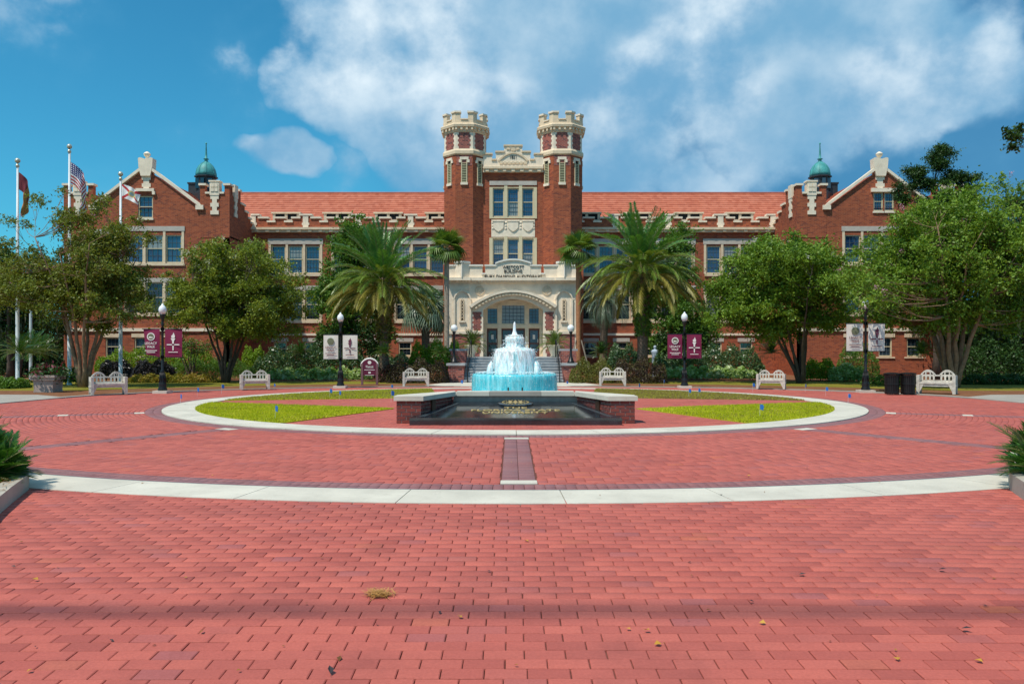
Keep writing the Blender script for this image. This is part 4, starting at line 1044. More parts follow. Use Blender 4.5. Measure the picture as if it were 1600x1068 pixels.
for i in range(10):
    u0, u1 = -1 + .2 * i, -1 + .2 * (i + 1); z0, z1 = P(413) + .26 * (1 - u0 * u0), P(413) + .26 * (1 - u1 * u1)
    b.prism([(p(28) * u0, z0), (p(28) * u1, z1), (p(28) * u1, z1 + .11), (p(28) * u0, z0 + .11)], Y - .23, Y + .36)
for sx in (-1, 1):
    c = sx * p(79.5); w = p(12.4)
    b.prismz([(c - w, Y - .16), (c, Y - .56), (c + w, Y - .16), (c + w, Y + .34), (c - w, Y + .34)], P(411.5), P(411.5) + .12)
    b.tube([(c, Y - .485, zc1 + .07), (c, Y - .485, P(411.5))], .035, 6)
psub(b, 'parapet_cap', plain('bright_stone', (.80, .75, .66), .8, .06, 3))
for s_, w, h, y in (('WESTCOTT', p(33.5), .21, 420), ('BUILDING', p(28), .205, 426.3), ('RUBY DIAMOND AUDITORIUM', p(88), .21, 435)):
    text('building_lettering', s_, M_LETTER, porch, width=w, height=h, extr=.02, M=Matrix.Translation((0, -58, 0)) @ TM(0, Y - .16, P(y) + (.02 if y == 435 else 0)), bold=0.0)
# hood over the arch with its row of carved blocks
b = MB(); hwA = p(65)
b.arch_strip(0, P(481), hwA, p(24), .15, Y - .34, Y + .02, 22); psub(b, 'arch_hood', M_STONEW)
b = MB(); b.arch_strip(0, P(484), hwA - .12, p(23), .14, Y - .2, Y + .02, 22)
for i in range(23):
    u = -1 + 2 * (i + .5) / 23; x = u * (hwA - .2); z = P(484) + p(23) * (1 - u * u); b.box(x - .075, x + .075, Y - .29, Y - .19, z + .0, z + .13)
psub(b, 'carved_arch', M_STONE)
for sx in (-1, 1):
    c = sx * p(79.5)
    b = MB(); b.arch_strip(c, P(468), p(12.4), p(13), .085, Y - .12, Y + .02, 14, True)
    for s2 in (-1, 1): b.box(c + s2 * p(12.4) - .06, c + s2 * p(12.4) + .06, Y - .11, Y + .02, P(517), P(468))
    b.box(c - p(5.2), c + p(5.2), Y - .12, Y + .02, P(503.5), P(501)); b.box(c - p(11), c + p(11), Y - .05, Y + .02, P(453.5), P(446.5))
    for k in (-1, 1): b.prism([(c + k * .1, P(452)), (c + k * .38, P(451)), (c + k * .34, P(448)), (c + k * .1, P(449))], Y - .09, Y - .049)
    b.prism([(c - .08, P(453)), (c + .08, P(453)), (c + .05, P(444)), (c - .05, P(444))], Y - .1, Y - .049)
    psub(b, 'niche', M_STONEW)
    b = MB(); b.box(c - p(2.6), c + p(2.6), Y - .012, Y + .01, P(500), P(469)); b.arch_strip(c, P(469), p(2.6), p(2.2), .0, Y - .012, Y + .01, 4); b.cur = 1
    for j in range(6):
        z = P(498) + j * .225
        for s2 in (-1, 1): b.prism([(c - s2 * p(2.6), z), (c - s2 * p(2.6) + s2 * .05, z), (c + s2 * p(2.6), z + .2), (c + s2 * p(2.6) - s2 * .05, z + .2)], Y - .05, Y - .013)
    for s2 in (-1, 1): b.box(c + s2 * p(2.6) - .03, c + s2 * p(2.6) + .03, Y - .06, Y + .01, P(500), P(468.5))
    psub(b, 'lattice_slit', [M_DARK, M_STONE])
    # roundel
    c2 = sx * p(52.5); b = MB(); zr_ = P(453.5)
    for i in range(12):
        a0, a1 = R(30 * i), R(30 * i + 30); r0, r1 = .26, .32
        b.prism([(c2 + r0 * math.cos(a0), zr_ + r0 * math.sin(a0)), (c2 + r1 * math.cos(a0), zr_ + r1 * math.sin(a0)), (c2 + r1 * math.cos(a1), zr_ + r1 * math.sin(a1)), (c2 + r0 * math.cos(a1), zr_ + r0 * math.sin(a1))], Y - .06, Y + .02)
    b.prism([(c2 - .2, zr_ - .04), (c2 - .04, zr_ - .2), (c2 + .2, zr_ + .04), (c2 + .04, zr_ + .2)], Y - .05, Y + .02); psub(b, 'roundel', M_STONE)
    # brick panels beside the doors, toothed edges
    b = MB(); z = P(516)
    for j in range(8):
        w0, w1 = (49.5, 63.5) if j % 2 else (51, 62); h = (P(487) - P(516)) / 8; b.box(*sorted((sx * p(w0), sx * p(w1))), Y - .012, Y + .01, z + h * j, z + h * (j + 1))
    h = (P(522) - LAND) / 6
    for j in range(6):
        w0 = 50.5 if j % 2 else 52.5; b.box(*sorted((sx * p(w0), sx * p(67))), Y - .014, Y + .01, LAND + h * j, LAND + h * (j + 1))
        b.box(*sorted((sx * p(71), sx * p(96))), Y - .014, Y + .01, LAND - .6 + (h + .1) * j, LAND - .6 + (h + .1) * (j + 1))
    psub(b, 'brick_panel', M_BRICKD)
    b = MB(); b.box(*sorted((sx * p(48), sx * p(104))), Y - .1, Y + .01, P(521.5), P(517.2)); b.box(*sorted((sx * p(67.2), sx * p(71))), Y - .08, Y + .01, LAND - .1, P(521.6)); psub(b, 'porch_band', M_STONEW)
    # tower foot beside the porch: toothed stone on brick
    b = MB(); z = 1.0; k = 0
    while z < zc0 - .3: b.box(*sorted((sx * (HW - .25), sx * (HW + (.05 if k % 2 else .14)))), Y + .05, Y + .5, z, z + .24); z += .24; k += 1
    b.v = [(x, y - 58, z) for x, y, z in b.v]; b.each('quoin', M_STONEW, porch)
    b = MB(); b.box(*sorted((sx * (HW + .0), sx * (HW + .42))), Y + .5, Y + 3, -.3, P(412)); psub(b, 'side_brick', M_BRICK)
# door wall inside the recess
Yd = Y + 1.1; p = lambda px: px * Yd / F; P = lambda y: PZ(y, Yd)
b = MB(); zt = PZ(467, Y)
fops = [(-p(40), -p(25)), (-p(17.5), p(17.5)), (p(25), p(40))]
ops = [(a, c, P(505), P(477 if i == 1 else 482)) for i, (a, c) in enumerate(fops)] + [(a - .05, c + .05, LAND, P(513)) for a, c in fops]
wall_grid(b, -oh - .05, oh + .05, LAND - .1, zt, ops, Yd, .2)
for x in (-p(21.3), p(21.3)): b.box(x - .13, x + .13, Yd - .08, Yd + .02, LAND, P(476))
b.box(-oh, oh, Yd - .07, Yd - .001, P(512), P(507)); psub(b, 'door_wall', M_STONE)
for i, (a, c) in enumerate(fops):
    z0, z1 = P(505), P(477 if i == 1 else 482); b = MB(); w = c - a
    o = MB(); o.box(a, c, Yd + .14, Yd + .16, z0, z1); fl = psub(o, 'fanlight', M_GLASSB)
    b = MB(); n = 6 if i == 1 else 3
    for k in range(1, n): b.box(a + w * k / n - .012, a + w * k / n + .012, Yd + .1, Yd + .135, z0, z1)
    for k in range(1, 5): b.box(a, c, Yd + .102, Yd + .137, z0 + (z1 - z0) * k / 5 - .012, z0 + (z1 - z0) * k / 5 + .012)
    psub(b, 'glazing_bar', M_LEAD)
    nl = 2 if i == 1 else 1
    for k in range(nl):
        d0, d1 = a - .05 + (w + .1) * k / nl, a - .05 + (w + .1) * (k + 1) / nl; h = P(513) - LAND; b = MB(); fr = .11
        b.box(d0 + .005, d0 + fr, Yd + .1, Yd + .16, LAND, LAND + h); b.box(d1 - fr, d1 - .005, Yd + .1, Yd + .16, LAND, LAND + h); b.box(d0 + fr, d1 - fr, Yd + .1, Yd + .16, LAND + h - .14, LAND + h); b.box(d0 + fr, d1 - fr, Yd + .1, Yd + .16, LAND, LAND + .32)
        b.box(d0 + fr, d1 - fr, Yd + .1, Yd + .16, LAND + h * .44, LAND + h * .44 + .1)
        b.cur = 1; b.box(d0 + fr, d1 - fr, Yd + .13, Yd + .14, LAND + .32, LAND + h - .14); b.cur = 2; b.box(d1 - fr - .02, d1 - fr + .02, Yd + .05, Yd + .1, LAND + .95, LAND + 1.2)
        if i != 1: b.box((d0 + d1) / 2 - .08, (d0 + d1) / 2 + .08, Yd + .122, Yd + .129, LAND + h * .62, LAND + h * .78)
        psub(b, 'door', [M_WOOD, M_GLASSD, M_CREAMB])
b = MB(); b.box(-oh, oh, Yd + .25, Yd + .35, LAND, zt); psub(b, 'vestibule', M_DARK)
# --- steps and terrace
STP = thing('entrance_steps', 'wide grey stone steps with brick cheek walls and black handrails before the doors', 'steps', (0, 40.4, 0))
SW = 2.56; n = 9; tr = .36
for i in range(n):
    b = MB(); z1 = LAND * (i + 1) / n; y0 = i * tr; b.box(-SW, SW, y0, y0 + tr + .03 if i < n - 1 else y0 + .5, 0 if i == 0 else LAND * i / n - .02, z1 - .001 * 0)
    b.box(-SW, SW, y0 - .03, y0 + .02, z1 - .05, z1 + .002); b.build('step', M_STEP, STP)
b = MB(); b.box(-SW - .9, SW + .9, n * tr + .1, YP + 1.3 - 40.4, -.1, LAND - .004); b.build('terrace', M_STEP, STP)
for sx in (-1, 1):
    b = MB(); b.box(*sorted((sx * SW, sx * 3.38)), .15, 1.9, -.1, PZ(571, 40.5)); b.box(*sorted((sx * SW, sx * 3.38)), 1.9, n * tr + .1, -.1, LAND + .35); b.build('cheek_wall', M_BRICKD, STP)
    b = MB(); b.box(*sorted((sx * (SW - .06), sx * 3.46)), .08, 1.96, PZ(571, 40.5), PZ(571, 40.5) + .12); b.box(*sorted((sx * (SW - .06), sx * 3.46)), 1.98, n * tr + .15, LAND + .35, LAND + .46); b.build('wall_cap', M_STEP if sx < 0 else M_STEP, STP)
    b = MB(); xr = sx * (SW - .2)
    b.tube([(xr, -.1, .0), (xr, -.1, .9), (xr, .1, .98), (xr, n * tr - .1, LAND + .95), (xr, n * tr + .5, LAND + .95), (xr, n * tr + .55, LAND)], .03, 6)
    for i in (3, 6): b.tube([(xr, i * tr + .1, LAND * i / n), (xr, i * tr + .1, LAND * (i + .5) / n + .9)], .022, 6)
    b.build('handrail', M_BLACK, STP)
# ------------------------------------------------------------------ sign wall with its granite panel
SGN = thing('memorial_sign', 'low brick wall with concrete cap round a sloping black granite panel lettered in gold', 'sign', (0, 17.0, 0))
ZT = .59
PIER = [(-2.58, -2.04), (2.04, 2.58)]; YBk = 2.0; BKX = 1.50            # piers in front, straight back wall between +-BKX
brick_cache = {}
plain('sign_mortar', (.40, .30, .25), .9, .15, 9); M_SBR = m_paver('sign_brick', [(0, (.10, .028, .022)), (.3, (.20, .042, .03)), (.7, (.27, .055, .036)), (1, (.15, .035, .03))], (.22, .06, .045))
def sbrick(l, c, ang, h=.066, d=.1):
    k = (round(l, 3), h)
    if k not in brick_cache:
        b = MB(); b.box(-l / 2, l / 2, -d / 2, d / 2, -h / 2, h / 2); brick_cache[k] = b.mesh('brick', M_SBR)
    o = link(bpy.data.objects.new('brick', brick_cache[k]), SGN); o.location = c; o.rotation_euler = (0, 0, ang); return o
def wall_face(p0, p1, nz, z0, start):
    p0, p1 = Vector(p0), Vector(p1); L_ = (p1 - p0).length; u = (p1 - p0) / L_; ang = math.atan2(u.y, u.x); nrm = Vector((u.y, -u.x))
    pit = .082
    for j in range(nz):
        x = 0 if (j + start) % 2 else -.1
        while x < L_ - .01:
            a, c = max(0, x), min(L_, x + .205)
            if c - a > .04:
                m = p0 + u * ((a + c) / 2) - nrm * .044
                sbrick(round(c - a - .014, 3), (m.x, m.y, z0 + pit * (j + .5)), ang)
            x += .215
core = MB()
for i, (x0, x1) in enumerate(PIER):
    sx = -1 if i == 0 else 1
    core.box(x0 + .012, x1 - .012, .012, .5, -.05, ZT - .1)
    wall_face((x0, 0), (x1, 0), 6, .0, 0); 
    if sx < 0: wall_face((x0, .5), (x0, .09), 6, .0, 1)
    else: wall_face((x1, .09), (x1, .5), 6, .0, 1)
    inner = x1 if sx < 0 else x0
    # splayed wing wall from the pier back to the straight wall
    a, c = Vector((inner, .0)), Vector((sx * BKX, YBk)); u = (c - a).normalized(); nr = Vector((-u.y, u.x)) * -sx
    poly = [a - nr * .012 * -1, c - nr * .012 * -1, c + nr * .42 * 1, a + nr * .42]
    core.prismz([(q.x, q.y) for q in poly], -.05, ZT - .1)
    if sx < 0: wall_face(a + (c - a).normalized() * .012, c, 6, .0, 1)
    else: wall_face(c, a - (a - c).normalized() * .012, 6, .0, 1)
    m = a + (c - a) * .33; b = MB(); b.box(-.11, .11, -.02, .02, .2, ZT - .12); o = b.build('bronze_plaque', plain('bronze', (.10, .05, .03), .4, .2, 9, metal=.6) if i == 0 else MATS['bronze'], SGN); o.location = (m.x - nr.x * .016, m.y - nr.y * .016, 0); o.rotation_euler = (0, 0, math.atan2(u.y, u.x))
core.box(-BKX, BKX, YBk + .012, YBk + .4, -.05, ZT - .1); core.build('mortar', MATS['sign_mortar'], SGN)
cap = MB(); o_ = .05
for i, (x0, x1) in enumerate(PIER):
    sx = -1 if i == 0 else 1; xi, xo = (x1, x0) if sx < 0 else (x0, x1)
    b = MB(); b.prismz([(xo + sx * o_, -o_), (xi - sx * .05, -o_), (sx * (BKX - .07), YBk - o_), (sx * (BKX - .0), YBk + .45), (xo + sx * o_, .55)], ZT - .1, ZT); b.build('cap_stone', M_CONC, SGN)
e = [-BKX + .075, -.62, .62, BKX - .075]
for i in range(3):
    b = MB(); b.box(e[i] + .004, e[i + 1] - .004, YBk - o_, YBk + .448, ZT - .1, ZT); b.build('cap_stone', M_CONC if i != 1 else M_CONCD, SGN)
def m_granite():
    s = NB('black_granite'); n = s.noise(2.2, 4, .6); f = s.noise(120, 3, .6)
    c = s.mix(s.rng(n, .4, .65), (.010, .014, .018), (.022, .030, .040)); c = s.mix(s.rng(f, .6, .8, 0, .4), c, (.07, .08, .09))
    w = s.noise(3.0, 4, .6); return s.fin(c, s.rng(w, .3, .7, .06, .16), 0, 1.0)
M_GRAN = m_granite()
yF, yK, zF, zK = -.42, YBk - .06, .155, .36
sl = math.atan2(zK - zF, yK - yF)
def pn(x, t): return (x, yF + (yK - yF) * t, zF + (zK - zF) * t)
b = MB(); xf, xk = 2.24, BKX - .03
vs = [(-xf, yF, -.02), (xf, yF, -.02), (xk, yK, -.02), (-xk, yK, -.02), (-xf, yF, zF), (xf, yF, zF), (xk, yK, zK), (-xk, yK, zK)]
b.add(vs, [(0, 3, 2, 1), (4, 5, 6, 7), (0, 1, 5, 4), (1, 2, 6, 5), (2, 3, 7, 6), (3, 0, 4, 7)]); pan = b.build('granite_panel', M_GRAN, SGN)
# panel joints and strips of lighter grey that paint a reflection on the granite
b = MB()
for xa, xb in ((-.92, -.62), (.92, .62)):
    p0, p1 = Vector(pn(xa, .45)), Vector(pn(xb * 1.0, .99)); b.prismz([(p0.x - .006, p0.y), (p0.x + .006, p0.y), (p1.x + .006, p1.y), (p1.x - .006, p1.y)], 0, .001); 
    b.v[-8:] = [(x, y, zF + (zK - zF) * (y - yF) / (yK - yF) + z + .0015) for x, y, z in b.v[-8:]]
b.build('panel_joint', M_LEAD, pan)
plain('granite_reflection', (.05, .065, .075), .25, .2, 40)
for sx in (-1, 1):
    b = MB(); q = [pn(sx * (xf - .16), .07), pn(sx * (xf - .30), .07), pn(sx * (xk - .16), .9), pn(sx * (xk - .10), .9)]; b.add([(x, y, z + .002) for x, y, z in q], [(0, 1, 2, 3) if sx < 0 else (3, 2, 1, 0)]); b.build('reflection_strip', MATS['granite_reflection'], pan)
MT = lambda t: Matrix.Translation(pn(0, t)) @ Matrix.Rotation(sl, 4, 'X') @ Matrix.Translation((0, 0, .004))
text('gold_lettering', 'THE', M_GOLD, pan, width=.52, height=.20, extr=.008, M=MT(.52), bold=.02)
text('gold_lettering', 'FLORIDA STATE', M_GOLD, pan, width=1.98, height=.20, extr=.008, M=MT(.38), bold=.02)
text('gold_lettering', 'UNIVERSITY', M_GOLD, pan, width=1.46, height=.20, extr=.008, M=MT(.24), bold=.02)
b = MB(); b.lathe([(.42, 0), (.42, .035), (.38, .045)], 0, 0, 32); me = b.mesh('seal', M_GRAN); me.transform(MT(.80)); sl_o = link(bpy.data.objects.new('seal', me), pan)
b = MB()
for k in (-1, 0, 1):
    x = k * .12; b.prism([(x - .02, -.2), (x + .02, -.2), (x + .035, 0), (x - .035, 0)], -.01, .0); b.prism([(x - .05, .01), (x + .05, .01), (x + .03, .13), (x, .2), (x - .04, .1)], -.01, .0)
for k in range(24):
    a = R(15 * k); b.prism([(.30 * math.cos(a) - .018, .30 * math.sin(a) - .018), (.30 * math.cos(a) + .018, .30 * math.sin(a) - .018), (.30 * math.cos(a) + .018, .30 * math.sin(a) + .018), (.30 * math.cos(a) - .018, .30 * math.sin(a) + .018)], -.008, 0)
b.box(-.22, .22, -.009, 0, -.05, -.02)
me = b.mesh('gold_emblem', M_GOLD); me.transform(MT(.80) @ Matrix.Translation((0, 0, .046)) @ Matrix.Rotation(R(-90), 4, 'X')); link(bpy.data.objects.new('gold_emblem', me), sl_o)

# ------------------------------------------------------------------ fountain
FN = thing('fountain', 'three tiered fountain pouring turquoise dyed water behind the sign wall', 'fountain', (0, CY, 0))
b = MB(); b.lathe([(1.9, -.02), (1.9, .26), (1.86, .30), (1.66, .30), (1.62, .26), (1.62, .05)], 0, 0, 48); b.build('pool_wall', M_CONC, FN, True)
b = MB(); b.lathe([(.42, .05), (.36, .3), (.30, .5), (.55, .62), (1.05, .70), (1.26, .78), (1.28, .84), (1.20, .85), (1.1, .78)], 0, 0, 40); b.build('lower_basin', M_STONEG, FN, True)
b = MB(); b.lathe([(.26, .75), (.16, .95), (.14, 1.25), (.22, 1.38), (.46, 1.48), (.56, 1.56), (.57, 1.61), (.5, 1.62), (.45, 1.56)], 0, 0, 32); b.build('upper_bowl', M_STONEG, FN, True)
b = MB(); b.lathe([(.16, 1.5), (.08, 1.65), (.07, 1.9), (.15, 1.96), (.24, 2.02), (.24, 2.05), (.06, 2.08), (.05, 2.2), (.02, 2.3)], 0, 0, 20); b.build('finial', M_STONEG, FN, True)
def m_water(name, col, foam, lo, hi, clear=0.0):
    s = NB(name); st = s.vmath('MULTIPLY', s.obj(), (13, 13, 1.0)); n = s.noise(1.0, 4, .55, st); f = s.noise(16, 3, .6, s.vmath('MULTIPLY', s.obj(), (1, 1, .4)))
    k = s.math('ADD', s.math('MULTIPLY', n, .75), s.math('MULTIPLY', f, .25))
    c = s.mix(s.rng(k, lo, hi), col, foam); s.bump(k, .03, .5); s.fin(c, .18, 0, .5); s.b.inputs['Subsurface Weight'].default_value = .25; s.b.inputs['Subsurface Radius'].default_value = (.1, .3, .3); s.b.inputs['Subsurface Scale'].default_value = .2
    if clear:                                              # thin gaps between the falling strands
        g = s.noise(1.0, 3, .6, s.vmath('MULTIPLY', s.obj(), (19, 19, 1.6))); tr = s.n('ShaderNodeBsdfTransparent'); mx = s.n('ShaderNodeMixShader'); s.L.new(s.rng(g, .40, .56, clear, 0.0), mx.inputs[0]); s.L.new(s.b.outputs[0], mx.inputs[1]); s.L.new(tr.outputs[0], mx.inputs[2]); s.L.new(mx.outputs[0], s.out.inputs[0])
    return s.m
W_LOW = m_water('turquoise_water', (.05, .56, .66), (.50, .90, .94), .40, .80, .15)
W_HI = m_water('foaming_water', (.30, .80, .88), (.93, .98, .99), .32, .52, .45)
W_POOL = m_water('pool_water', (.08, .45, .52), (.3, .75, .8), .45, .7)
b = MB(); b.lathe([(1.63, .22), (.3, .225)], 0, 0, 40, cap=False); b.build('pool_water', W_POOL, FN)
def curtain(prof, n, amp, seed, mat, nm, frag=0.0):
    r_ = np.random.default_rng(seed); ph = r_.uniform(0, 6.28, 12); vs = []; fs = []; m = len(prof)
    for j, (r, z) in enumerate(prof):
        for k in range(n):
            a = 2 * math.pi * k / n
            w = sum(math.sin(a * q + ph[i]) / (1 + .04 * q) for i, q in enumerate((5, 9, 14, 23, 31, 47, 58))) * .16 + r_.uniform(-.35, .35)
            rr = r * (1 + amp * w * (.3 + j / m)) ; vs.append((rr * math.cos(a), rr * math.sin(a), z + r_.uniform(-.012, .012)))
    for j in range(m - 1):
        for k in range(n):
            if frag and r_.uniform() < frag * (j / m): continue
            k2 = (k + 1) % n; fs.append((j * n + k, j * n + k2, (j + 1) * n + k2, (j + 1) * n + k))
    b = MB(); b.add(vs, fs); return b.build(nm, mat, FN, True)
curtain([(1.16, .80), (1.24, .872), (1.29, .866), (1.315, .82), (1.325, .7), (1.325, .55), (1.33, .4), (1.34, .21)], 150, .028, 1, W_LOW, 'water_curtain')
curtain([(.02, 1.70), (.3, 1.70), (.52, 1.66), (.58, 1.64), (.62, 1.56), (.65, 1.42), (.675, 1.25), (.695, 1.08), (.71, .9), (.73, .80)], 110, .055, 2, W_HI, 'water_curtain')
curtain([(.01, 2.50), (.03, 2.46), (.045, 2.36), (.05, 2.22), (.09, 2.10), (.12, 2.09), (.17, 2.05), (.26, 2.03), (.30, 1.95), (.25, 1.86), (.27, 1.75), (.33, 1.66)], 40, .12, 3, W_HI, 'water_jet')
for a in (-95, -35, 25, 85, 145, 205):
    x, y = .86 * math.cos(R(a)), .86 * math.sin(R(a)); b = MB(); b.tube([(x, y, .8), (x * .98, y * .98, 1.0), (x * .95, y * .95, 1.16), (x * .92, y * .92, 1.27)], [.11, .10, .07, .02], 9); b.build('water_jet', W_HI, FN, True)
b = MB(); b.lathe([(1.20, .862), (.6, .868), (.1, .87)], 0, 0, 40, cap=False); b.build('basin_water', W_POOL, FN)
def spray(n, f, s0, s1, mat):
    C = f(n); k = len(C); s = rng.uniform(s0, s1, (k, 1, 1)); o = np.array([[1, 0, 0], [0, 1, 0], [-1, 0, 0], [0, -1, 0], [0, 0, 1.5], [0, 0, -1.5]], float)[None] * s
    V = (C[:, None] + o).reshape(-1, 3); f8 = [(0, 1, 4), (1, 2, 4), (2, 3, 4), (3, 0, 4), (1, 0, 5), (2, 1, 5), (3, 2, 5), (0, 3, 5)]
    Fc = (np.array(f8)[None] + (np.arange(k) * 6)[:, None, None]).reshape(-1, 3); b = MB(); b.v = [tuple(v) for v in V]; b.f = [tuple(q) for q in Fc]; b.mi = [0] * len(b.f)
    return tag(b.build('spray', mat, FN, True), kind='stuff')
def cyl(r0, r1, z0, z1, jr):
    def f(n):
        a = rng.uniform(0, 6.283, n); t = rng.uniform(0, 1, n); r = r0 + (r1 - r0) * t + np.abs(rng.normal(0, jr, n)); return np.stack([r * np.cos(a), r * np.sin(a), z0 + (z1 - z0) * t], 1)
    return f
spray(1500, cyl(.60, .78, 1.66, .84, .06), .004, .010, W_HI); spray(700, cyl(1.31, 1.36, .86, .25, .03), .004, .009, W_HI)
spray(500, cyl(.15, .42, 2.1, 1.62, .07), .005, .014, W_HI); spray(900, cyl(.75, 1.2, .95, .9, .05), .006, .015, W_HI)
for x in (-.19, .22):
    b = MB(); b.box(x - .02, x + .02, -1.62, -1.55, .22, .52); b.build('nozzle', M_BLACK, FN)

# ------------------------------------------------------------------ benches
def make_bench():
    t = thing('stone_bench', '', 'bench', group='double arched stone benches round the drive')
    W, H = 1.28, .52
    b = MB(); b.box(-W / 2 + .1, W / 2 - .1, -.30, .17, .36, .43); b.box(-W / 2 + .14, W / 2 - .14, -.27, -.21, .27, .36); b.build('seat', M_WHITEB, t)
    for sx in (-1, 1):
        x0, x1 = sorted((sx * W / 2, sx * (W / 2 - .1))); b = MB()
        b.box(x0, x1, -.32, .25, .5, .68); b.box(x0 + .015, x1 - .015, -.28, .22, .08, .5); b.box(x0, x1, -.32, -.22, 0, .5); b.box(x0, x1, .17, .25, 0, .5)
        for y in (-.12, -.0, .11): b.box(*sorted((sx * (W / 2 + .0), sx * (W / 2 - .02))), y - .02, y + .02, .1, .5)
        b.box(*sorted((sx * (W / 2 + .012), sx * (W / 2 - .03))), -.31, .24, .28, .33)
        b.prism([(sx * (W / 2 - .1), .36), (sx * (W / 2 - .25), .36), (sx * (W / 2 - .1), .05)], -.29, -.23)
        b.build('end_panel', M_WHITEB, t)
    b = MB(); y0, y1 = .13, .22
    b.box(-W / 2 + .1, W / 2 - .1, y0, y1, .43, .49); b.box(-.11, .11, y0, y1, .64, .69); b.box(-W / 2 + .1, -.53, y0, y1, .49, .68); b.box(.53, W / 2 - .1, y0, y1, .49, .68)
    b.box(-.105, .105, y0, y1, .47, .50)
    for c in (-.315, .315):
        b.arch_strip(c, .655, .205, .18, .045, y0, y1, 12)
        b.box(c - .205, c + .205, y0 + .002, y1 - .002, .655, .70)
        for x in (-.19, -.066, .066, .19): b.box(c + x - .027, c + x + .027, y0, y1, .48, .655)
        for x in (-.128, 0, .128):
            for s2 in (-1, 1): b.prism([(c + x + s2 * .04, .66), (c + x + s2 * .04, .585), (c + x, .66)], y0 + .004, y1 - .004)
        for x in (-.075, .075): b.box(c + x - .018, c + x + .018, y0 + .003, y1 - .003, .69, .79)
        b.box(c - .09, c + .09, y0 + .004, y1 - .004, .785, .84)
    b.build('backrest', M_WHITEB, t)
    return t
bench0 = make_bench()
BN = [(169, 617.5, 36, 'stone bench under the thin crape myrtle beside the square planter'), (398, 609.5, 24, 'stone bench in front of the round crape myrtle trunk left of the fountain'),
      (650, 604.0, 6, 'stone bench beside the maroon sign left of the steps'), (957, 603.5, -6, 'stone bench before the plum bush right of the steps'),
      (1205, 608.5, -24, 'stone bench in deep shade beside the dark cycad'), (1464, 616.5, -36, 'stone bench next to the black litter bins')]
for i, (x, y, a, lb) in enumerate(BN):
    Yb = GY(y) + .3; sc = (.93, .90, .93, .95, .90, 1.0)[i]
    o = bench0 if i == 0 else dup(bench0, (0, 0, 0)); o.location = (PX(x, Yb), Yb, .03); o.rotation_euler = (0, 0, R(a)); o.scale = (sc, sc, sc); o['label'] = lb

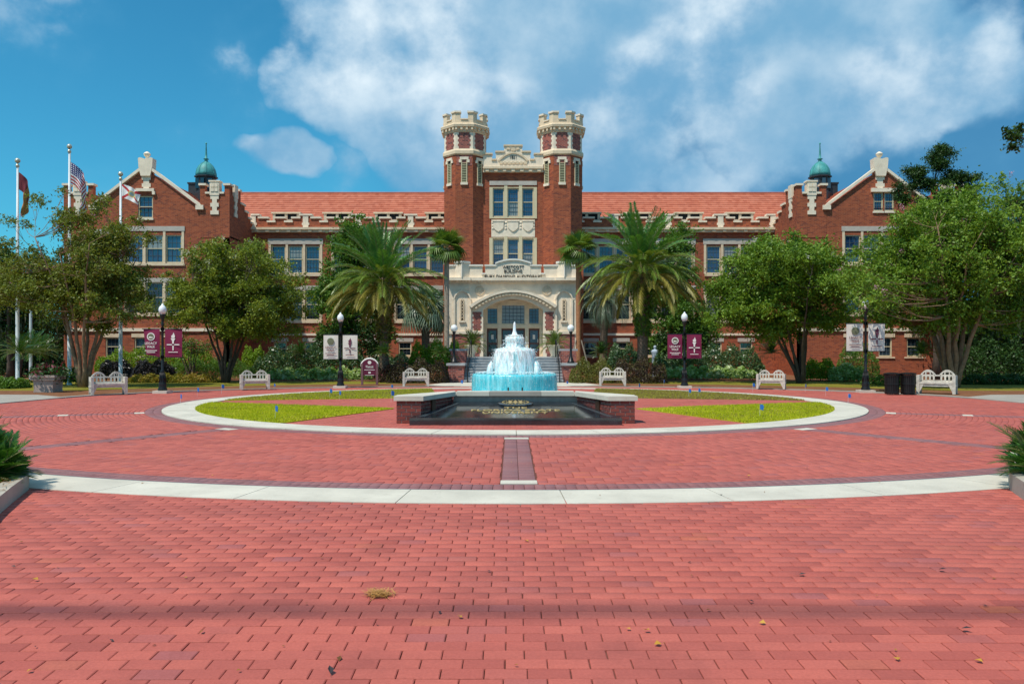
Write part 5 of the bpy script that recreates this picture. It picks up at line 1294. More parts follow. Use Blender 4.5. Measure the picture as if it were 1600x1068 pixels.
# ------------------------------------------------------------------ lamp posts
def lamp(px, ybase, ytop, label, cloth, prn, prn2, swing=0):
    Yl = GY(ybase); t = thing('lamp_post', label, 'lamp post', (PX(px, Yl), Yl, 0), group='bannered lamp posts')
    H = PZ(ytop, Yl); s = H / 3.45
    b = MB(); b.box(-.27, .27, -.27, .27, -.05, .10); b.build('footing', M_CONC, t)
    b = MB(); b.lathe([(.17, .10), (.17, .16), (.13, .24), (.15, .3), (.12, .42), (.085, .62), (.075, .8), (.08, .84), (.048, .9), (.042, H - .85), (.06, H - .8), (.042, H - .75), (.05, H - .62), (.085, H - .52), (.105, H - .44), (.105, H - .40)], 0, 0, 14)
    for k in range(12):
        a = R(30 * k); b.tube([(.125 * math.cos(a), .125 * math.sin(a), .42), (.085 * math.cos(a), .085 * math.sin(a), .78)], .014, 4)
    b.build('pole', M_BLACK, t, True)
    b = MB(); b.lathe([(.10, H - .40), (.135, H - .30), (.145, H - .23), (.125, H - .15), (.08, H - .09), (.045, H - .07), (.04, H - .03), (.015, H)], 0, 0, 16); ln = b.build('lantern', M_GLOBE, t, True)
    zt, zb = H - .98, H - 2.03; bw, bo = .64, .10
    for sx in (-1, 1):
        b = MB(); b.tube([(0, 0, zt + .012), (sx * (bo + bw + .04), 0, zt + .012)], .014, 6); b.tube([(0, 0, zb - .012), (sx * (bo + bw + .04), 0, zb - .012)], .014, 6); b.lathe([(.07, zt - .05), (.07, zt + .07)], 0, 0, 10); b.lathe([(.07, zb - .07), (.07, zb + .05)], 0, 0, 10); b.build('banner_arm', M_BLACK, t)
        # cloth: a gently billowing thin slab
        n, m = 10, 12; vs = []; fs = []
        sk = swing * .12 if sx < 0 else 0
        def cp(u, v):
            x = sx * (bo + bw * u) ; pull = sk * (1 - v) * u
            return (x + pull, -.03 * math.sin(math.pi * u) * math.sin(math.pi * v) - .02 * math.sin(3 * u + 2 * v) * swing, zb + (zt - zb) * v + (.09 * swing * u * (1 - v) if sx < 0 else 0))
        for o_ in (0, .006):
            for j in range(m + 1):
                for i in range(n + 1):
                    x, y, z = cp(i / n, j / m); vs.append((x, y + o_, z))
        q = (n + 1) * (m + 1)
        for j in range(m):
            for i in range(n):
                a = j * (n + 1) + i; f = (a, a + 1, a + n + 2, a + n + 1); f = f if sx > 0 else f[::-1]; fs.append(f); fs.append(tuple(k + q for k in f[::-1]))
        b = MB(); b.add(vs, fs); bn = b.build('banner', cloth, t, True)
        cx_ = sx * (bo + bw / 2); yy = -.05
        if sx < 0:
            b = MB(); zc_ = zt - .28
            b.lathe([(.15, 0), (.15, .006)], 0, 0, 20); b.cur = 1; b.lathe([(.115, -.004), (.115, .010)], 0, 0, 16); b.v = [(cx_ + x, yy - z, zc_ + y) for x, y, z in b.v]
            b.cur = 2; b.prism([(cx_ - .09, zc_ - .05), (cx_ + .09, zc_ - .05), (cx_ + .07, zc_ - .02), (cx_ - .05, zc_ + .01)], yy - .014, yy - .008)
            b.build('emblem', [prn2, M_GPRINT, prn2], bn)
            text('print', 'LEGACY', prn, bn, width=.46, height=.095, extr=.002, M=TM(cx_, yy, zt - .58), bold=.01); text('print', 'WALK', prn, bn, width=.31, height=.095, extr=.002, M=TM(cx_, yy, zt - .71), bold=.01)
            b = MB(); b.box(cx_ - .23, cx_ + .23, yy - .002, yy + .002, zt - .82, zt - .795); b.box(cx_ - .16, cx_ + .16, yy - .002, yy + .002, zt - .89, zt - .865); b.build('small_print', prn, bn)
        else:
            b = MB(); zc_ = zt - .35
            b.prism([(cx_ - .09, zc_), (cx_ + .09, zc_), (cx_ + .035, zc_ - .09), (cx_ + .028, zc_ - .20), (cx_ - .028, zc_ - .20), (cx_ - .035, zc_ - .09)], yy - .003, yy + .003)
            b.prism([(cx_ - .055, zc_ + .015), (cx_ + .055, zc_ + .015), (cx_ + .075, zc_ + .09), (cx_ + .045, zc_ + .16), (cx_ + .02, zc_ + .23), (cx_ - .01, zc_ + .15), (cx_ - .07, zc_ + .1)], yy - .003, yy + .003)
            b.prism([(cx_ - .026, zc_ - .27), (cx_ + .026, zc_ - .27), (cx_ + .02, zc_ - .45), (cx_ - .02, zc_ - .45)], yy - .003, yy + .003)
            b.box(cx_ - .24, cx_ - .045, yy - .003, yy + .003, zc_ - .255, zc_ - .215); b.box(cx_ + .045, cx_ + .24, yy - .003, yy + .003, zc_ - .255, zc_ - .215)
            b.box(cx_ - .18, cx_ + .18, yy - .003, yy + .003, zc_ - .53, zc_ - .505); b.build('torch_print', prn, bn)
    return t
lamp(254, 614, 474, 'lamp post with two maroon banners, the one blown askew, under the thin crape myrtle', M_MAROON, M_WPRINT, M_WPRINT, 1)
lamp(532, 606, 488, 'lamp post with two off-white banners left of the fountain', M_CREAMB, M_MPRINT, M_GPRINT)
lamp(1069.5, 606, 487, 'lamp post with two flat maroon banners right of the fountain', M_MAROON, M_WPRINT, M_WPRINT)
lamp(1352.5, 613, 466, 'lamp post with two off-white banners beside the litter bins', M_CREAMB, M_MPRINT, M_GPRINT)
for px, lb in ((709.5, 'black lamp with white globe on the cheek wall left of the steps'), (892, 'black lamp with white globe on the cheek wall right of the steps')):
    Yl = 41.2; zb = PZ(571, 40.5) + .12; t = thing('globe_lamp', lb, 'lamp', (PX(px, Yl), Yl, zb), group='globe lamps beside the steps')
    if abs(t.location.x) < 2.75 or abs(t.location.x) > 3.3: t.location.x = math.copysign(3.02, t.location.x)
    H = PZ(507, Yl) - zb; b = MB(); b.lathe([(.2, 0), (.2, .07), (.15, .12), (.1, .3), (.065, .36), (.055, H - .5), (.08, H - .45), (.1, H - .37)], 0, 0, 12); b.build('post', M_BLACK, t, True)
    b = MB(); b.lathe([(.19 * math.sin(R(a)), H - .19 - .19 * math.cos(R(a))) for a in (20, 40, 60, 75, 90, 105, 120, 140, 160, 175)], 0, 0, 18); b.build('globe', M_GLOBE, t, True)

# ------------------------------------------------------------------ litter bins, planter, signboard
def bin_(px, y, label):
    Yb = GY(y) + .25; t = thing('litter_bin', label, 'litter bin', (PX(px, Yb), Yb, .03), group='black slatted litter bins'); t.scale = (.88, .88, .98)
    b = MB(); b.lathe([(.24, .03), (.25, .7), (.2, .7)], 0, 0, 20); b.build('liner', M_DARK, t)
    b = MB()
    for k in range(26):
        a = 2 * math.pi * k / 26; c, s_ = math.cos(a), math.sin(a); w = .021
        pts = []
        for z, r in ((.0, .255), (.62, .275), (.74, .30)):
            pts.append([(r * c - w * s_, r * s_ + w * c, z), (r * c + w * s_, r * s_ - w * c, z), ((r + .012) * c + w * s_, (r + .012) * s_ - w * c, z), ((r + .012) * c - w * s_, (r + .012) * s_ + w * c, z)])
        vs = [p_ for q in pts for p_ in q]; fs = [(0, 1, 2, 3), (11, 10, 9, 8)]
        for j in range(2):
            for k2 in range(4): fs.append((j * 4 + k2, j * 4 + 4 + k2, j * 4 + 4 + (k2 + 1) % 4, j * 4 + (k2 + 1) % 4))
        o = MB(); o.add(vs, fs); 
        if k == 0: sm = None
        b.add(vs, fs)
    b.build('slat_drum', M_BLACK, t)
    for z in (.05, .36, .66):
        b = MB(); b.lathe([(.27, z), (.295, z), (.295, z + .035), (.27, z + .035)], 0, 0, 24); b.build('hoop', M_BLACK, t)
    b = MB(); b.lathe([(.30, .74), (.33, .745), (.33, .775), (.17, .80), (.16, .76)], 0, 0, 24); b.build('rim', M_BLACK, t)
bin_(1393.5, 617.0, 'black slatted litter bin nearer the lamp post'); bin_(1418.5, 617.0, 'black slatted litter bin nearer the stone bench')
Yp = GY(614) + .4; t = thing('planter_box', 'square pinkish stone planter with projecting rim beside the sidewalk', 'planter', (PX(75.5, Yp), Yp, 0), R(3)); t.scale = (.8, .8, 1.08)
b = MB(); w, h = .46, .60; b.prism([(-w * .92, 0), (w * .92, 0), (w, h - .14), (-w, h - .14)], -w, w); b.box(-w * .97, w * .97, -w * 1.03, w * 1.03, .03, .08); b.build('box', M_POT, t)
b = MB(); b.box(-w - .09, w + .09, -w - .09, w + .09, h - .14, h - .05); b.box(-w - .13, w + .13, -w - .13, w + .13, h - .05, h + .03); b.build('rim', M_POT, t)
b = MB(); b.box(-w + .05, w - .05, -w + .05, w - .05, h - .05, h + .04); b.build('soil', M_SOIL, t)
PLANTER_AT = (PX(75.5, Yp), Yp, h + .03)
Ys = GY(602) ; t = thing('sign_board', 'maroon arched building sign with white edge on two posts left of the steps', 'sign', (PX(577.5, Ys), Ys, 0), R(4))
k = Ys / F
b = MB(); hw = 11.5 * k; z0, z1, z2 = 16 * k, 34 * k, 41 * k
b.prism([(-hw, z0), (hw, z0), (hw, z1)] + [(hw * math.cos(R(a)), z1 + (z2 - z1) * math.sin(R(a)) ** 1.4) for a in range(15, 180, 15)] + [(-hw, z1)], -.04, .04); bd = b.build('board', M_SIGNM, t)
b = MB()
for sx in (-1, 1): b.box(sx * hw - .05, sx * hw + .05, -.06, .06, -.1, z1)
b.build('post', plain('post_paint', (.20, .09, .10), .6), t)
b = MB()
arc = [(-hw - .03, z1 - .12), (-hw - .03, z1 + .02)] + [((hw + .0) * math.cos(R(a)), z1 + .03 + (z2 - z1) * math.sin(R(a)) ** 1.4) for a in range(165, 10, -15)] + [(hw + .03, z1 + .02), (hw + .03, z1 - .12)]
for i in range(len(arc) - 1):
    (xa, za), (xb, zb) = arc[i], arc[i + 1]; b.tube([(xa, 0, za), (xb, 0, zb)], .045, 6)
b.build('edge_moulding', M_WPRINT, t)
text('sign_lettering', 'Westcott', M_WPRINT, bd, width=hw * 1.05, height=.13, extr=.003, M=TM(0, -.045, z1 - .20), bold=.01)
b = MB(); b.box(-hw * .7, hw * .7, -.044, -.03, z1 - .30, z1 - .275); b.box(-hw * .16, hw * .16, -.044, -.03, z1 - .46, z1 - .38); b.box(-hw * .6, hw * .6, -.044, -.03, z1 - .55, z1 - .53)
b.lathe([(.085, 0), (.085, .006)], 0, 0, 16); n_ = 32; b.v[-n_:] = [(x, -.04 - z, z1 + .06 + y) for x, y, z in b.v[-n_:]]
b.build('sign_print', M_WPRINT, bd)

# ------------------------------------------------------------------ flagpoles and flags
def m_usflag():
    s = NB('stars_and_stripes'); uv = s.n('ShaderNodeUVMap'); sp = s.n('ShaderNodeSeparateXYZ'); s.L.new(uv.outputs[0], sp.inputs[0]); u, v = sp.outputs[0], sp.outputs[1]
    st = s.math('GREATER_THAN', s.math('FRACT', s.math('MULTIPLY', v, 6.5)), .5); c = s.mix(st, (.45, .02, .035), (.78, .76, .74))
    can = s.math('MULTIPLY', s.math('LESS_THAN', u, .4), s.math('GREATER_THAN', v, .4615))
    cb = s.n('ShaderNodeCombineXYZ'); s.L.new(s.math('SUBTRACT', s.math('FRACT', s.math('MULTIPLY', u, 15.0)), .5), cb.inputs[0]); s.L.new(s.math('SUBTRACT', s.math('FRACT', s.math('MULTIPLY', v, 10.0)), .5), cb.inputs[1])
    ln = s.vmath('LENGTH', cb.outputs[0], out=1); star = s.math('LESS_THAN', ln, .28); cc = s.mix(star, (.02, .03, .16), (.75, .75, .78)); s.fin(s.mix(can, c, cc), .8); return s.m
def m_flflag():
    s = NB('red_saltire'); uv = s.n('ShaderNodeUVMap'); sp = s.n('ShaderNodeSeparateXYZ'); s.L.new(uv.outputs[0], sp.inputs[0]); u, v = sp.outputs[0], sp.outputs[1]
    d1 = s.math('ABSOLUTE', s.math('SUBTRACT', u, v)); d2 = s.math('ABSOLUTE', s.math('SUBTRACT', s.math('ADD', u, v), 1.0)); x = s.math('LESS_THAN', s.math('MINIMUM', d1, d2), .1)
    c = s.mix(x, (.80, .78, .76), (.50, .025, .03)); cb = s.n('ShaderNodeCombineXYZ'); s.L.new(s.math('SUBTRACT', u, .5), cb.inputs[0]); s.L.new(s.math('MULTIPLY', s.math('SUBTRACT', v, .5), .66), cb.inputs[1])
    ln = s.vmath('LENGTH', cb.outputs[0], out=1); c = s.mix(s.math('LESS_THAN', ln, .15), c, (.55, .42, .14)); c = s.mix(s.math('LESS_THAN', ln, .09), c, (.18, .30, .30)); s.fin(c, .8); return s.m
def m_ggflag():
    s = NB('garnet_and_gold'); uv = s.n('ShaderNodeUVMap'); sp = s.n('ShaderNodeSeparateXYZ'); s.L.new(uv.outputs[0], sp.inputs[0])
    s.fin(s.mix(s.math('GREATER_THAN', sp.outputs[0], .55), (.16, .02, .03), (.45, .18, .04)), .8); return s.m
def flag(name, label, mat, loc, w, h, droop, wave, yaw):
    n, m = 22, 14; vs = []; uvs = []; fs = []
    for o_ in (0, .008):
        for j in range(m + 1):
            for i in range(n + 1):
                u, v = i / n, j / m
                x = w * u * math.cos(droop * (.35 + .65 * u)); z = h * (v - 1) - w * u * math.sin(droop * (.35 + .65 * u)) * (1 - .1 * v)
                fold = wave * u * math.sin(9 * u + 3.0 * v + 1) + wave * .5 * u * math.sin(17 * u - 4 * v)
                vs.append((x + fold * .25, fold + o_, z)); uvs.append((u, v))
    q = (n + 1) * (m + 1)
    for j in range(m):
        for i in range(n):
            a = j * (n + 1) + i; f = (a, a + 1, a + n + 2, a + n + 1); fs.append(f); fs.append(tuple(k + q for k in f[::-1]))
    b = MB(); b.add(vs, fs); me = b.mesh(name, mat, True); uvl = me.uv_layers.new(name='UVMap')
    for lp in me.loops: uvl.data[lp.index].uv = uvs[lp.vertex_index]
    o = link(bpy.data.objects.new(name, me)); o.location = loc; o.rotation_euler = (0, 0, yaw); tag(o, label, 'flag', 'flags on the poles'); return o
FP = [(27.5, 590, 247, 36.5, 'slim white flagpole at the far left edge'), (108.5, 588, 225, 37.5, 'tallest white flagpole rising through the thin crape myrtle'), (188.5, 575, 268, 38.5, 'shortest white flagpole before the gabled wing')]
tops = []
for px, yb, yt, Yf, lb in FP:
    x = PX(px, Yf); zt = PZ(yt, Yf); t = thing('flagpole', lb, 'flagpole', (x, Yf, 0), group='flagpoles'); b = MB(); b.lathe([(.13, 0), (.12, .1), (.09, .12), (.08, zt * .4), (.042, zt - .3)], 0, 0, 12); b.build('pole', M_POLE, t, True)
    b = MB(); b.lathe([(.075, zt - .42), (.075, zt - .3), (.03, zt - .28), (.03, zt - .22)] + [(.12 * math.sin(R(a)), zt - .12 - .12 * math.cos(R(a))) for a in (15, 50, 90, 130, 170)], 0, 0, 12); b.build('truck_ball', M_GOLDB, t, True)
    b = MB(); b.tube([(.1, -.1, 1.2), (.085, -.06, zt - .4)], .008, 4); b.build('halyard', M_WPRINT, t); tops.append((x, Yf, zt))
x, y, z = tops[0]; flag('flag', 'limp garnet and gold flag on the far left pole', m_ggflag(), (x + .05, y, z - .65), 1.3, .8, R(82), .14, R(10))
x, y, z = tops[1]; flag('flag', 'drooping flag with stars and stripes on the tallest pole', m_usflag(), (x + .05, y, z - .85), 1.75, 1.0, R(74), .2, R(14))
x, y, z = tops[2]; flag('flag', 'white flag with red diagonal cross blowing from the shortest pole', m_flflag(), (x + .05, y, z - .62), 1.05, .66, R(28), .10, R(-6))
t = thing('metal_pole', 'thin grey metal pole standing in the trees at far left', 'pole', (PX(48, 44), 44, 0)); b = MB(); b.lathe([(.09, 0), (.07, 4.2), (.03, 4.3)], 0, 0, 8); b.build('pole', M_POLE, t)
# ------------------------------------------------------------------ small blue marker flags
mk = MB(); mk.tube([(0, 0, -.02), (.01, 0, .36)], .0035, 4); wire = mk.mesh('wire', M_POLE); mk = MB(); mk.prism([(.01, .22), (.10, .19), (.12, .30), (.085, .36), (.01, .36)], -.004, .004); cl = mk.mesh('flag_cloth', M_BLUE)
def marker(px, py, lab):
    Yk = GY(py); t = thing('marker_flag', lab, 'marker flag', (PX(px, Yk), Yk, .015), random.uniform(-.8, .8), 'blue marker flags'); s_ = random.uniform(.7, .95); t.scale = (s_, s_, s_)
    link(bpy.data.objects.new('wire', wire), t); link(bpy.data.objects.new('flag_cloth', cl), t)
for px, py, lb in ((430, 655, 'blue marker flag standing alone in the front of the left lawn wedge'), (1187, 652, 'blue marker flag standing alone in the front of the right lawn wedge')): marker(px, py, lb)
for px, py, lb in ((282, 632, 'on the concrete ring at its far left'), (308, 620, 'in the kerb bed below the askew maroon banner'), (346, 615, 'in front of the round crape myrtle trunk'), (428, 610, 'just right of the stone bench left of the fountain'),
                   (515, 622, 'in the rear left lawn, shorter of the close pair'), (530, 625, 'in the rear left lawn, taller of the close pair'), (611, 628, 'at the left brick pier of the sign, nearer one'), (611, 612, 'behind the left brick pier of the sign'),
                   (720, 606, 'on the walk left of the fountain basin'), (885, 605, 'on the walk right of the fountain basin'), (998, 612, 'behind the right brick pier of the sign'), (1076, 621, 'in the dry rear right lawn, left of a pair'),
                   (1091, 620, 'in the dry rear right lawn, right of a pair'), (1037, 604, 'beside the plum bush left of the maroon banner lamp'), (1176, 612, 'just left of the shaded bench'), (1290, 618, 'on the drive between shaded bench and off-white banners'), (1325, 630, 'on the concrete ring at its far right'), (1258, 612, 'just right of the shaded bench')):
    marker(px, py, 'blue marker flag ' + lb)
# ------------------------------------------------------------------ vegetation
def curve_pts(a, b, bend, n=6):
    a, b = Vector(a), Vector(b); m = (a + b) / 2 + Vector(bend); out = []
    for i in range(n + 1):
        t = i / n; out.append(a * (1 - t) ** 2 + m * 2 * t * (1 - t) + b * t * t)
    return out
def clump_leaves(cl, per, L, W, flat=.75, up=.5):
    """leaves strung along short branchlets that radiate from every clump, plus a loose filling"""
    Cs = []
    for (c, r) in cl:
        k = max(12, int(per * (r / .6) ** 2 * rng.uniform(.6, 1.3))); m = max(5, int(k / 16)); k1 = int(k * .65)
        d = unit(rng.normal(size=(m, 3)) + np.array([0, 0, .25])); ln = r * rng.uniform(.6, 1.45, m); j = rng.integers(0, m, k1); t = rng.uniform(.2, 1, k1) ** .8
        p = d[j] * (ln[j] * t)[:, None]; p[:, 2] -= .25 * (t ** 2) * ln[j]; p *= np.array([1, 1, flat]); Cs.append(np.array(c) + p + rng.normal(0, .045, (k1, 3)))
        Cs.append(np.array(c) + rng.normal(0, r * .48, (k - k1, 3)) * np.array([1, 1, flat]))
    C = np.concatenate(Cs); return leaves(C, L, W, up, .5)
def tree(name, label, cat, px, Yt, crown, stems, clumps, per, leafmat, bark, L=.13, W=.065, r0=.1, cl_r=(.4, .8), zbase=0.0, splay=.25, shell=.5, blossoms=None, group=None, lean=0, fork=.9, extra=None, moss=False, flat=.75, branch_n=None):
    """crown: list of ellipsoids (px, py, rx_px, rz_px) in photo pixels at distance Yt"""
    x0 = PX(px, Yt); t = thing(name, label, cat, (x0, Yt, zbase), group=group); k = Yt / F
    E = [(PX(a, Yt) - x0, PZ(b_, Yt) - zbase, rx * k, rz * k) for a, b_, rx, rz in crown]
    wts = np.array([rx * rx * rz for _, _, rx, rz in E]); wts /= wts.sum(); cl = []
    for _ in range(clumps):
        cx, cz, rx, rz = E[rng.choice(len(E), p=wts)]; d = unit(rng.normal(size=3)); rr = rng.uniform(0, 1) ** shell; rad = rng.uniform(*cl_r)
        p = (cx + d[0] * max(.1, rx - rad * .6) * rr, d[1] * max(.1, rx - rad * .6) * rr * .95, cz + d[2] * max(.1, rz - rad * .5) * rr)
        cl.append((p, rad))
    for e in (extra or []):
        dy = e[3] if len(e) > 3 else rng.uniform(-.5, .5); cl.append(((PX(e[0], Yt + dy) - x0, dy, PZ(e[1], Yt + dy) - zbase), e[2] * (Yt + dy) / F))
    # stems and branches
    b = MB(); nodes = []
    zlo = min(e[1] - e[3] for e in E); zc = sum(e[1] for e in E) / len(E); rx = max(e[2] for e in E); xc = float(np.mean([e[0] for e in E]))
    for i in range(stems):
        a = 2 * math.pi * (i + random.uniform(-.3, .3)) / stems; s_ = random.uniform(.35, .8) if stems > 1 else .08
        a0 = (math.cos(a) * r0 * 1.1 * (stems > 1), math.sin(a) * r0 * 1.1 * (stems > 1), -.05); tip = (xc + math.cos(a) * rx * s_, math.sin(a) * rx * s_, zc + random.uniform(.1, .6) * (E[0][3]))
        pts = curve_pts(a0, tip, (math.cos(a) * -rx * splay * .5 + lean, math.sin(a) * -rx * splay * .5, .35), 9)
        pts = [p + Vector((random.uniform(-1, 1), random.uniform(-1, 1), 0)) * .05 * (j > 0) for j, p in enumerate(pts)]
        rr = [r0 * (1 - .82 * j / 9) for j in range(10)]; rr[0] *= 1.35; b.tube(pts, rr, 8); nodes += [(p, r) for p, r in zip(pts[4:], rr[4:])]
    if stems > 1: b.lathe([(r0 * 2.4, -.05), (r0 * 1.9, .12), (r0 * 1.5, .35), (r0 * .8, .6)], 0, 0, 10)
    for (c, r) in (cl if branch_n is None else cl[:branch_n]):
        cv = Vector(c); below = [q for q in nodes if q[0].z < cv.z + .15] or nodes; p, r_ = min(below, key=lambda q: (q[0] - cv).length + random.uniform(0, .4)); 
        pts = curve_pts(p, cv, (random.uniform(-.2, .2), random.uniform(-.2, .2), -.12 * (cv - p).length), 4); b.tube(pts, [max(.012, r_ * .55), max(.011, r_ * .4), max(.009, r_ * .28), .008, .005], 5, False)
        for _ in range(2):
            e_ = cv + Vector((random.uniform(-1, 1), random.uniform(-1, 1), random.uniform(-.4, 1))) * r * .8; b.tube([pts[2], (pts[3] + e_) / 2, e_], [.008, .006, .003], 3, False)
    b.build('trunk', bark, t, True)
    V = clump_leaves(cl, per, L, W, flat); o = link(bpy.data.objects.new('crown', quads_mesh('crown', V, leafmat)), t)
    if blossoms:
        m_, n_ = blossoms; top = sorted(cl, key=lambda q: -(q[0][2] + .5 * abs(q[0][0])))[:max(8, len(cl) // 2)]; Cs = []
        for _ in range(n_):
            c, r = random.choice(top); d = unit(rng.normal(size=3)); d[2] = abs(d[2]); d[1] = -abs(d[1]); p = np.array(c) + d * r * 1.0; Cs.append(p + rng.normal(0, .055, (26, 3)) * np.array([1, 1, 1.3]))
        link(bpy.data.objects.new('blossom', quads_mesh('blossom', leaves(np.concatenate(Cs), .05, .04), m_)), o)
    if moss:
        S = []
        for c, r in cl[::2]:
            for _ in range(9):
                p = np.array(c) + rng.normal(0, r * .6, 3); ln = rng.uniform(.4, 1.3); w = rng.uniform(.02, .06); S.append([p + [-w, 0, 0], p + [w, 0, 0], p + [rng.normal(0, .05), 0, -ln], p + [-w * .5, .02, -ln * .6]])
        link(bpy.data.objects.new('hanging_moss', quads_mesh('hanging_moss', np.array(S), L_MOSS)), t)['kind'] = 'stuff'
    return t
G_CR = 'crape myrtles round the plaza'
tree('crape_myrtle', 'thin airy crape myrtle with brownish leaves around the flagpoles', 'tree', 130, 35.0, [(120, 440, 125, 75), (150, 375, 88, 66), (55, 445, 85, 70), (190, 460, 75, 70), (110, 335, 45, 34)], 7, 215, 430, L_CRAPEB, M_BARK, .115, .055, .10, (.35, .7), blossoms=(L_PINK, 10), group=G_CR, shell=.6, extra=[(15, 345, 14), (100, 298, 12), (160, 310, 14), (60, 312, 16), (232, 372, 16), (215, 345, 15), (10, 380, 18), (40, 350, 14)])
tree('crape_myrtle', 'dense round crape myrtle behind the left stone bench', 'tree', 353, 40.5, [(368, 458, 116, 80), (365, 430, 90, 64), (300, 478, 55, 60), (435, 485, 58, 55), (365, 510, 85, 30)], 8, 230, 420, L_CRAPE, M_BARKD, .12, .06, .085, (.4, .75), blossoms=(L_WHITE, 26), group=G_CR, extra=[(345, 378, 16), (300, 395, 18), (400, 382, 16), (470, 440, 15), (262, 430, 14), (275, 520, 18), (460, 520, 18)])
tree('crape_myrtle', 'dense spreading crape myrtle behind the shaded bench on the right', 'tree', 1252, 39.5, [(1222, 446, 124, 78), (1230, 420, 100, 62), (1300, 470, 60, 62), (1145, 485, 55, 52), (1215, 505, 95, 30)], 8, 250, 420, L_CRAPEG, M_BARKD, .125, .062, .09, (.4, .8), blossoms=(L_WHITE, 22), group=G_CR, extra=[(1180, 385, 18), (1240, 368, 16), (1290, 380, 18), (1115, 455, 16), (1110, 495, 16), (1320, 500, 18)])
tree('crape_myrtle', 'largest crape myrtle, pink flecked, behind the bench by the litter bins', 'tree', 1488, 34.5, [(1470, 410, 145, 105), (1500, 370, 115, 88), (1390, 440, 78, 80), (1575, 430, 90, 100), (1480, 490, 120, 32)], 8, 330, 330, L_CRAPEG, M_BARK, .125, .06, .12, (.45, .85), blossoms=(L_PINK, 18), group=G_CR, extra=[(1440, 318, 24), (1520, 300, 26), (1560, 288, 24), (1480, 303, 22), (1590, 300, 24), (1500, 330, 24), (1410, 345, 22), (1355, 380, 20), (1352, 474, 20, -5.0), (1338, 455, 20, -4.6), (1368, 462, 18, -4.8), (1352, 440, 24, -4.2), (1380, 440, 24, -4.0), (1330, 425, 22, -3.6), (1395, 470, 18, -4.2)], shell=.6)
tree('crape_myrtle', 'small low crape myrtle with thin dark stems in the left bed', 'tree', 300, 43.5, [(302, 545, 38, 20), (285, 540, 25, 16)], 6, 30, 150, L_MID, M_BARKD, .10, .05, .045, (.3, .45), group='crape myrtles round the plaza')
tree('holly_tree', 'tall dark evergreen behind the left date palm', 'tree', 548, 49.5, [(548, 420, 52, 80), (540, 480, 58, 70), (555, 365, 34, 34), (520, 540, 40, 40), (580, 520, 40, 50)], 1, 150, 260, L_MID, M_BARKD, .15, .08, .16, (.45, .85), group='evergreens before the facade', extra=[(560, 340, 12), (530, 345, 10), (590, 372, 14)])
tree('holly_tree', 'tall evergreen behind the right date palm', 'tree', 1052, 49.5, [(1050, 430, 48, 70), (1062, 490, 55, 60), (1055, 372, 30, 30), (1040, 540, 45, 40), (1100, 520, 40, 40)], 1, 150, 260, L_MID, M_BARKD, .15, .08, .16, (.45, .85), group='evergreens before the facade', extra=[(1065, 352, 12), (1030, 350, 10), (1075, 390, 14)])
tree('cedar_tree', 'dark ragged cedar showing above the right gable', 'tree', 1462, 45, [(1468, 250, 24, 28), (1435, 268, 22, 16), (1492, 272, 24, 22), (1450, 285, 40, 16), (1515, 290, 20, 24), (1408, 315, 18, 30), (1480, 320, 60, 30)], 1, 110, 620, L_DARK, M_BARKD, .13, .05, .2, (.3, .6), group=None, extra=[(1470, 228, 10), (1415, 265, 9), (1480, 240, 10), (1510, 275, 9), (1405, 290, 10)], flat=.6)
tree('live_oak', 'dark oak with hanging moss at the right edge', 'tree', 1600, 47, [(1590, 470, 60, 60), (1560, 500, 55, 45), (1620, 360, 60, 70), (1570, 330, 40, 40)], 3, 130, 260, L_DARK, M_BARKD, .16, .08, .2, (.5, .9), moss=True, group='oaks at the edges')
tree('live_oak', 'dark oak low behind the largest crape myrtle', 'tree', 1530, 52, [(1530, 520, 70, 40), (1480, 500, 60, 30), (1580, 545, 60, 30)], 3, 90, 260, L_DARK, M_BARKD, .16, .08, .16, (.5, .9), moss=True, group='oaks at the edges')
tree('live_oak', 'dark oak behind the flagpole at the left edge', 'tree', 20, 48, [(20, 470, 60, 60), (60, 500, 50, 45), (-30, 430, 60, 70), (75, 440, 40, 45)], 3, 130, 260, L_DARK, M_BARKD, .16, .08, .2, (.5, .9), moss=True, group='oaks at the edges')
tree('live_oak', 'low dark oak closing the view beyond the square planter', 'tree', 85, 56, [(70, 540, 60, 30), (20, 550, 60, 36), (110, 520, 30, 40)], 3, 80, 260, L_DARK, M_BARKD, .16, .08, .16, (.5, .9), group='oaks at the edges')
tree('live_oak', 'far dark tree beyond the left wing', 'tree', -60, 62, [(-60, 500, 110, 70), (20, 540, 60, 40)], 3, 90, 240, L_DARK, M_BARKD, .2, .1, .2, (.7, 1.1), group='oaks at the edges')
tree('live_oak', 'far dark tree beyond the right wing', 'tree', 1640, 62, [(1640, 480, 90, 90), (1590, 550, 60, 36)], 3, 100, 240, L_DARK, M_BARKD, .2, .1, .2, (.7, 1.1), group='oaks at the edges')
# the oak whose branch tip dips into the top right corner
tree('street_oak', 'dark leafy branch tip hanging in at the top right corner', 'tree', 1830, 21, [(1600, 205, 20, 16), (1590, 226, 12, 10), (1700, 170, 70, 50), (1800, 130, 90, 60)], 1, 60, 1500, L_DARK, M_BARKD, .10, .055, .2, (.16, .4), extra=[(1578, 212, 10), (1584, 228, 10), (1594, 202, 11), (1574, 205, 7), (1590, 216, 12)])

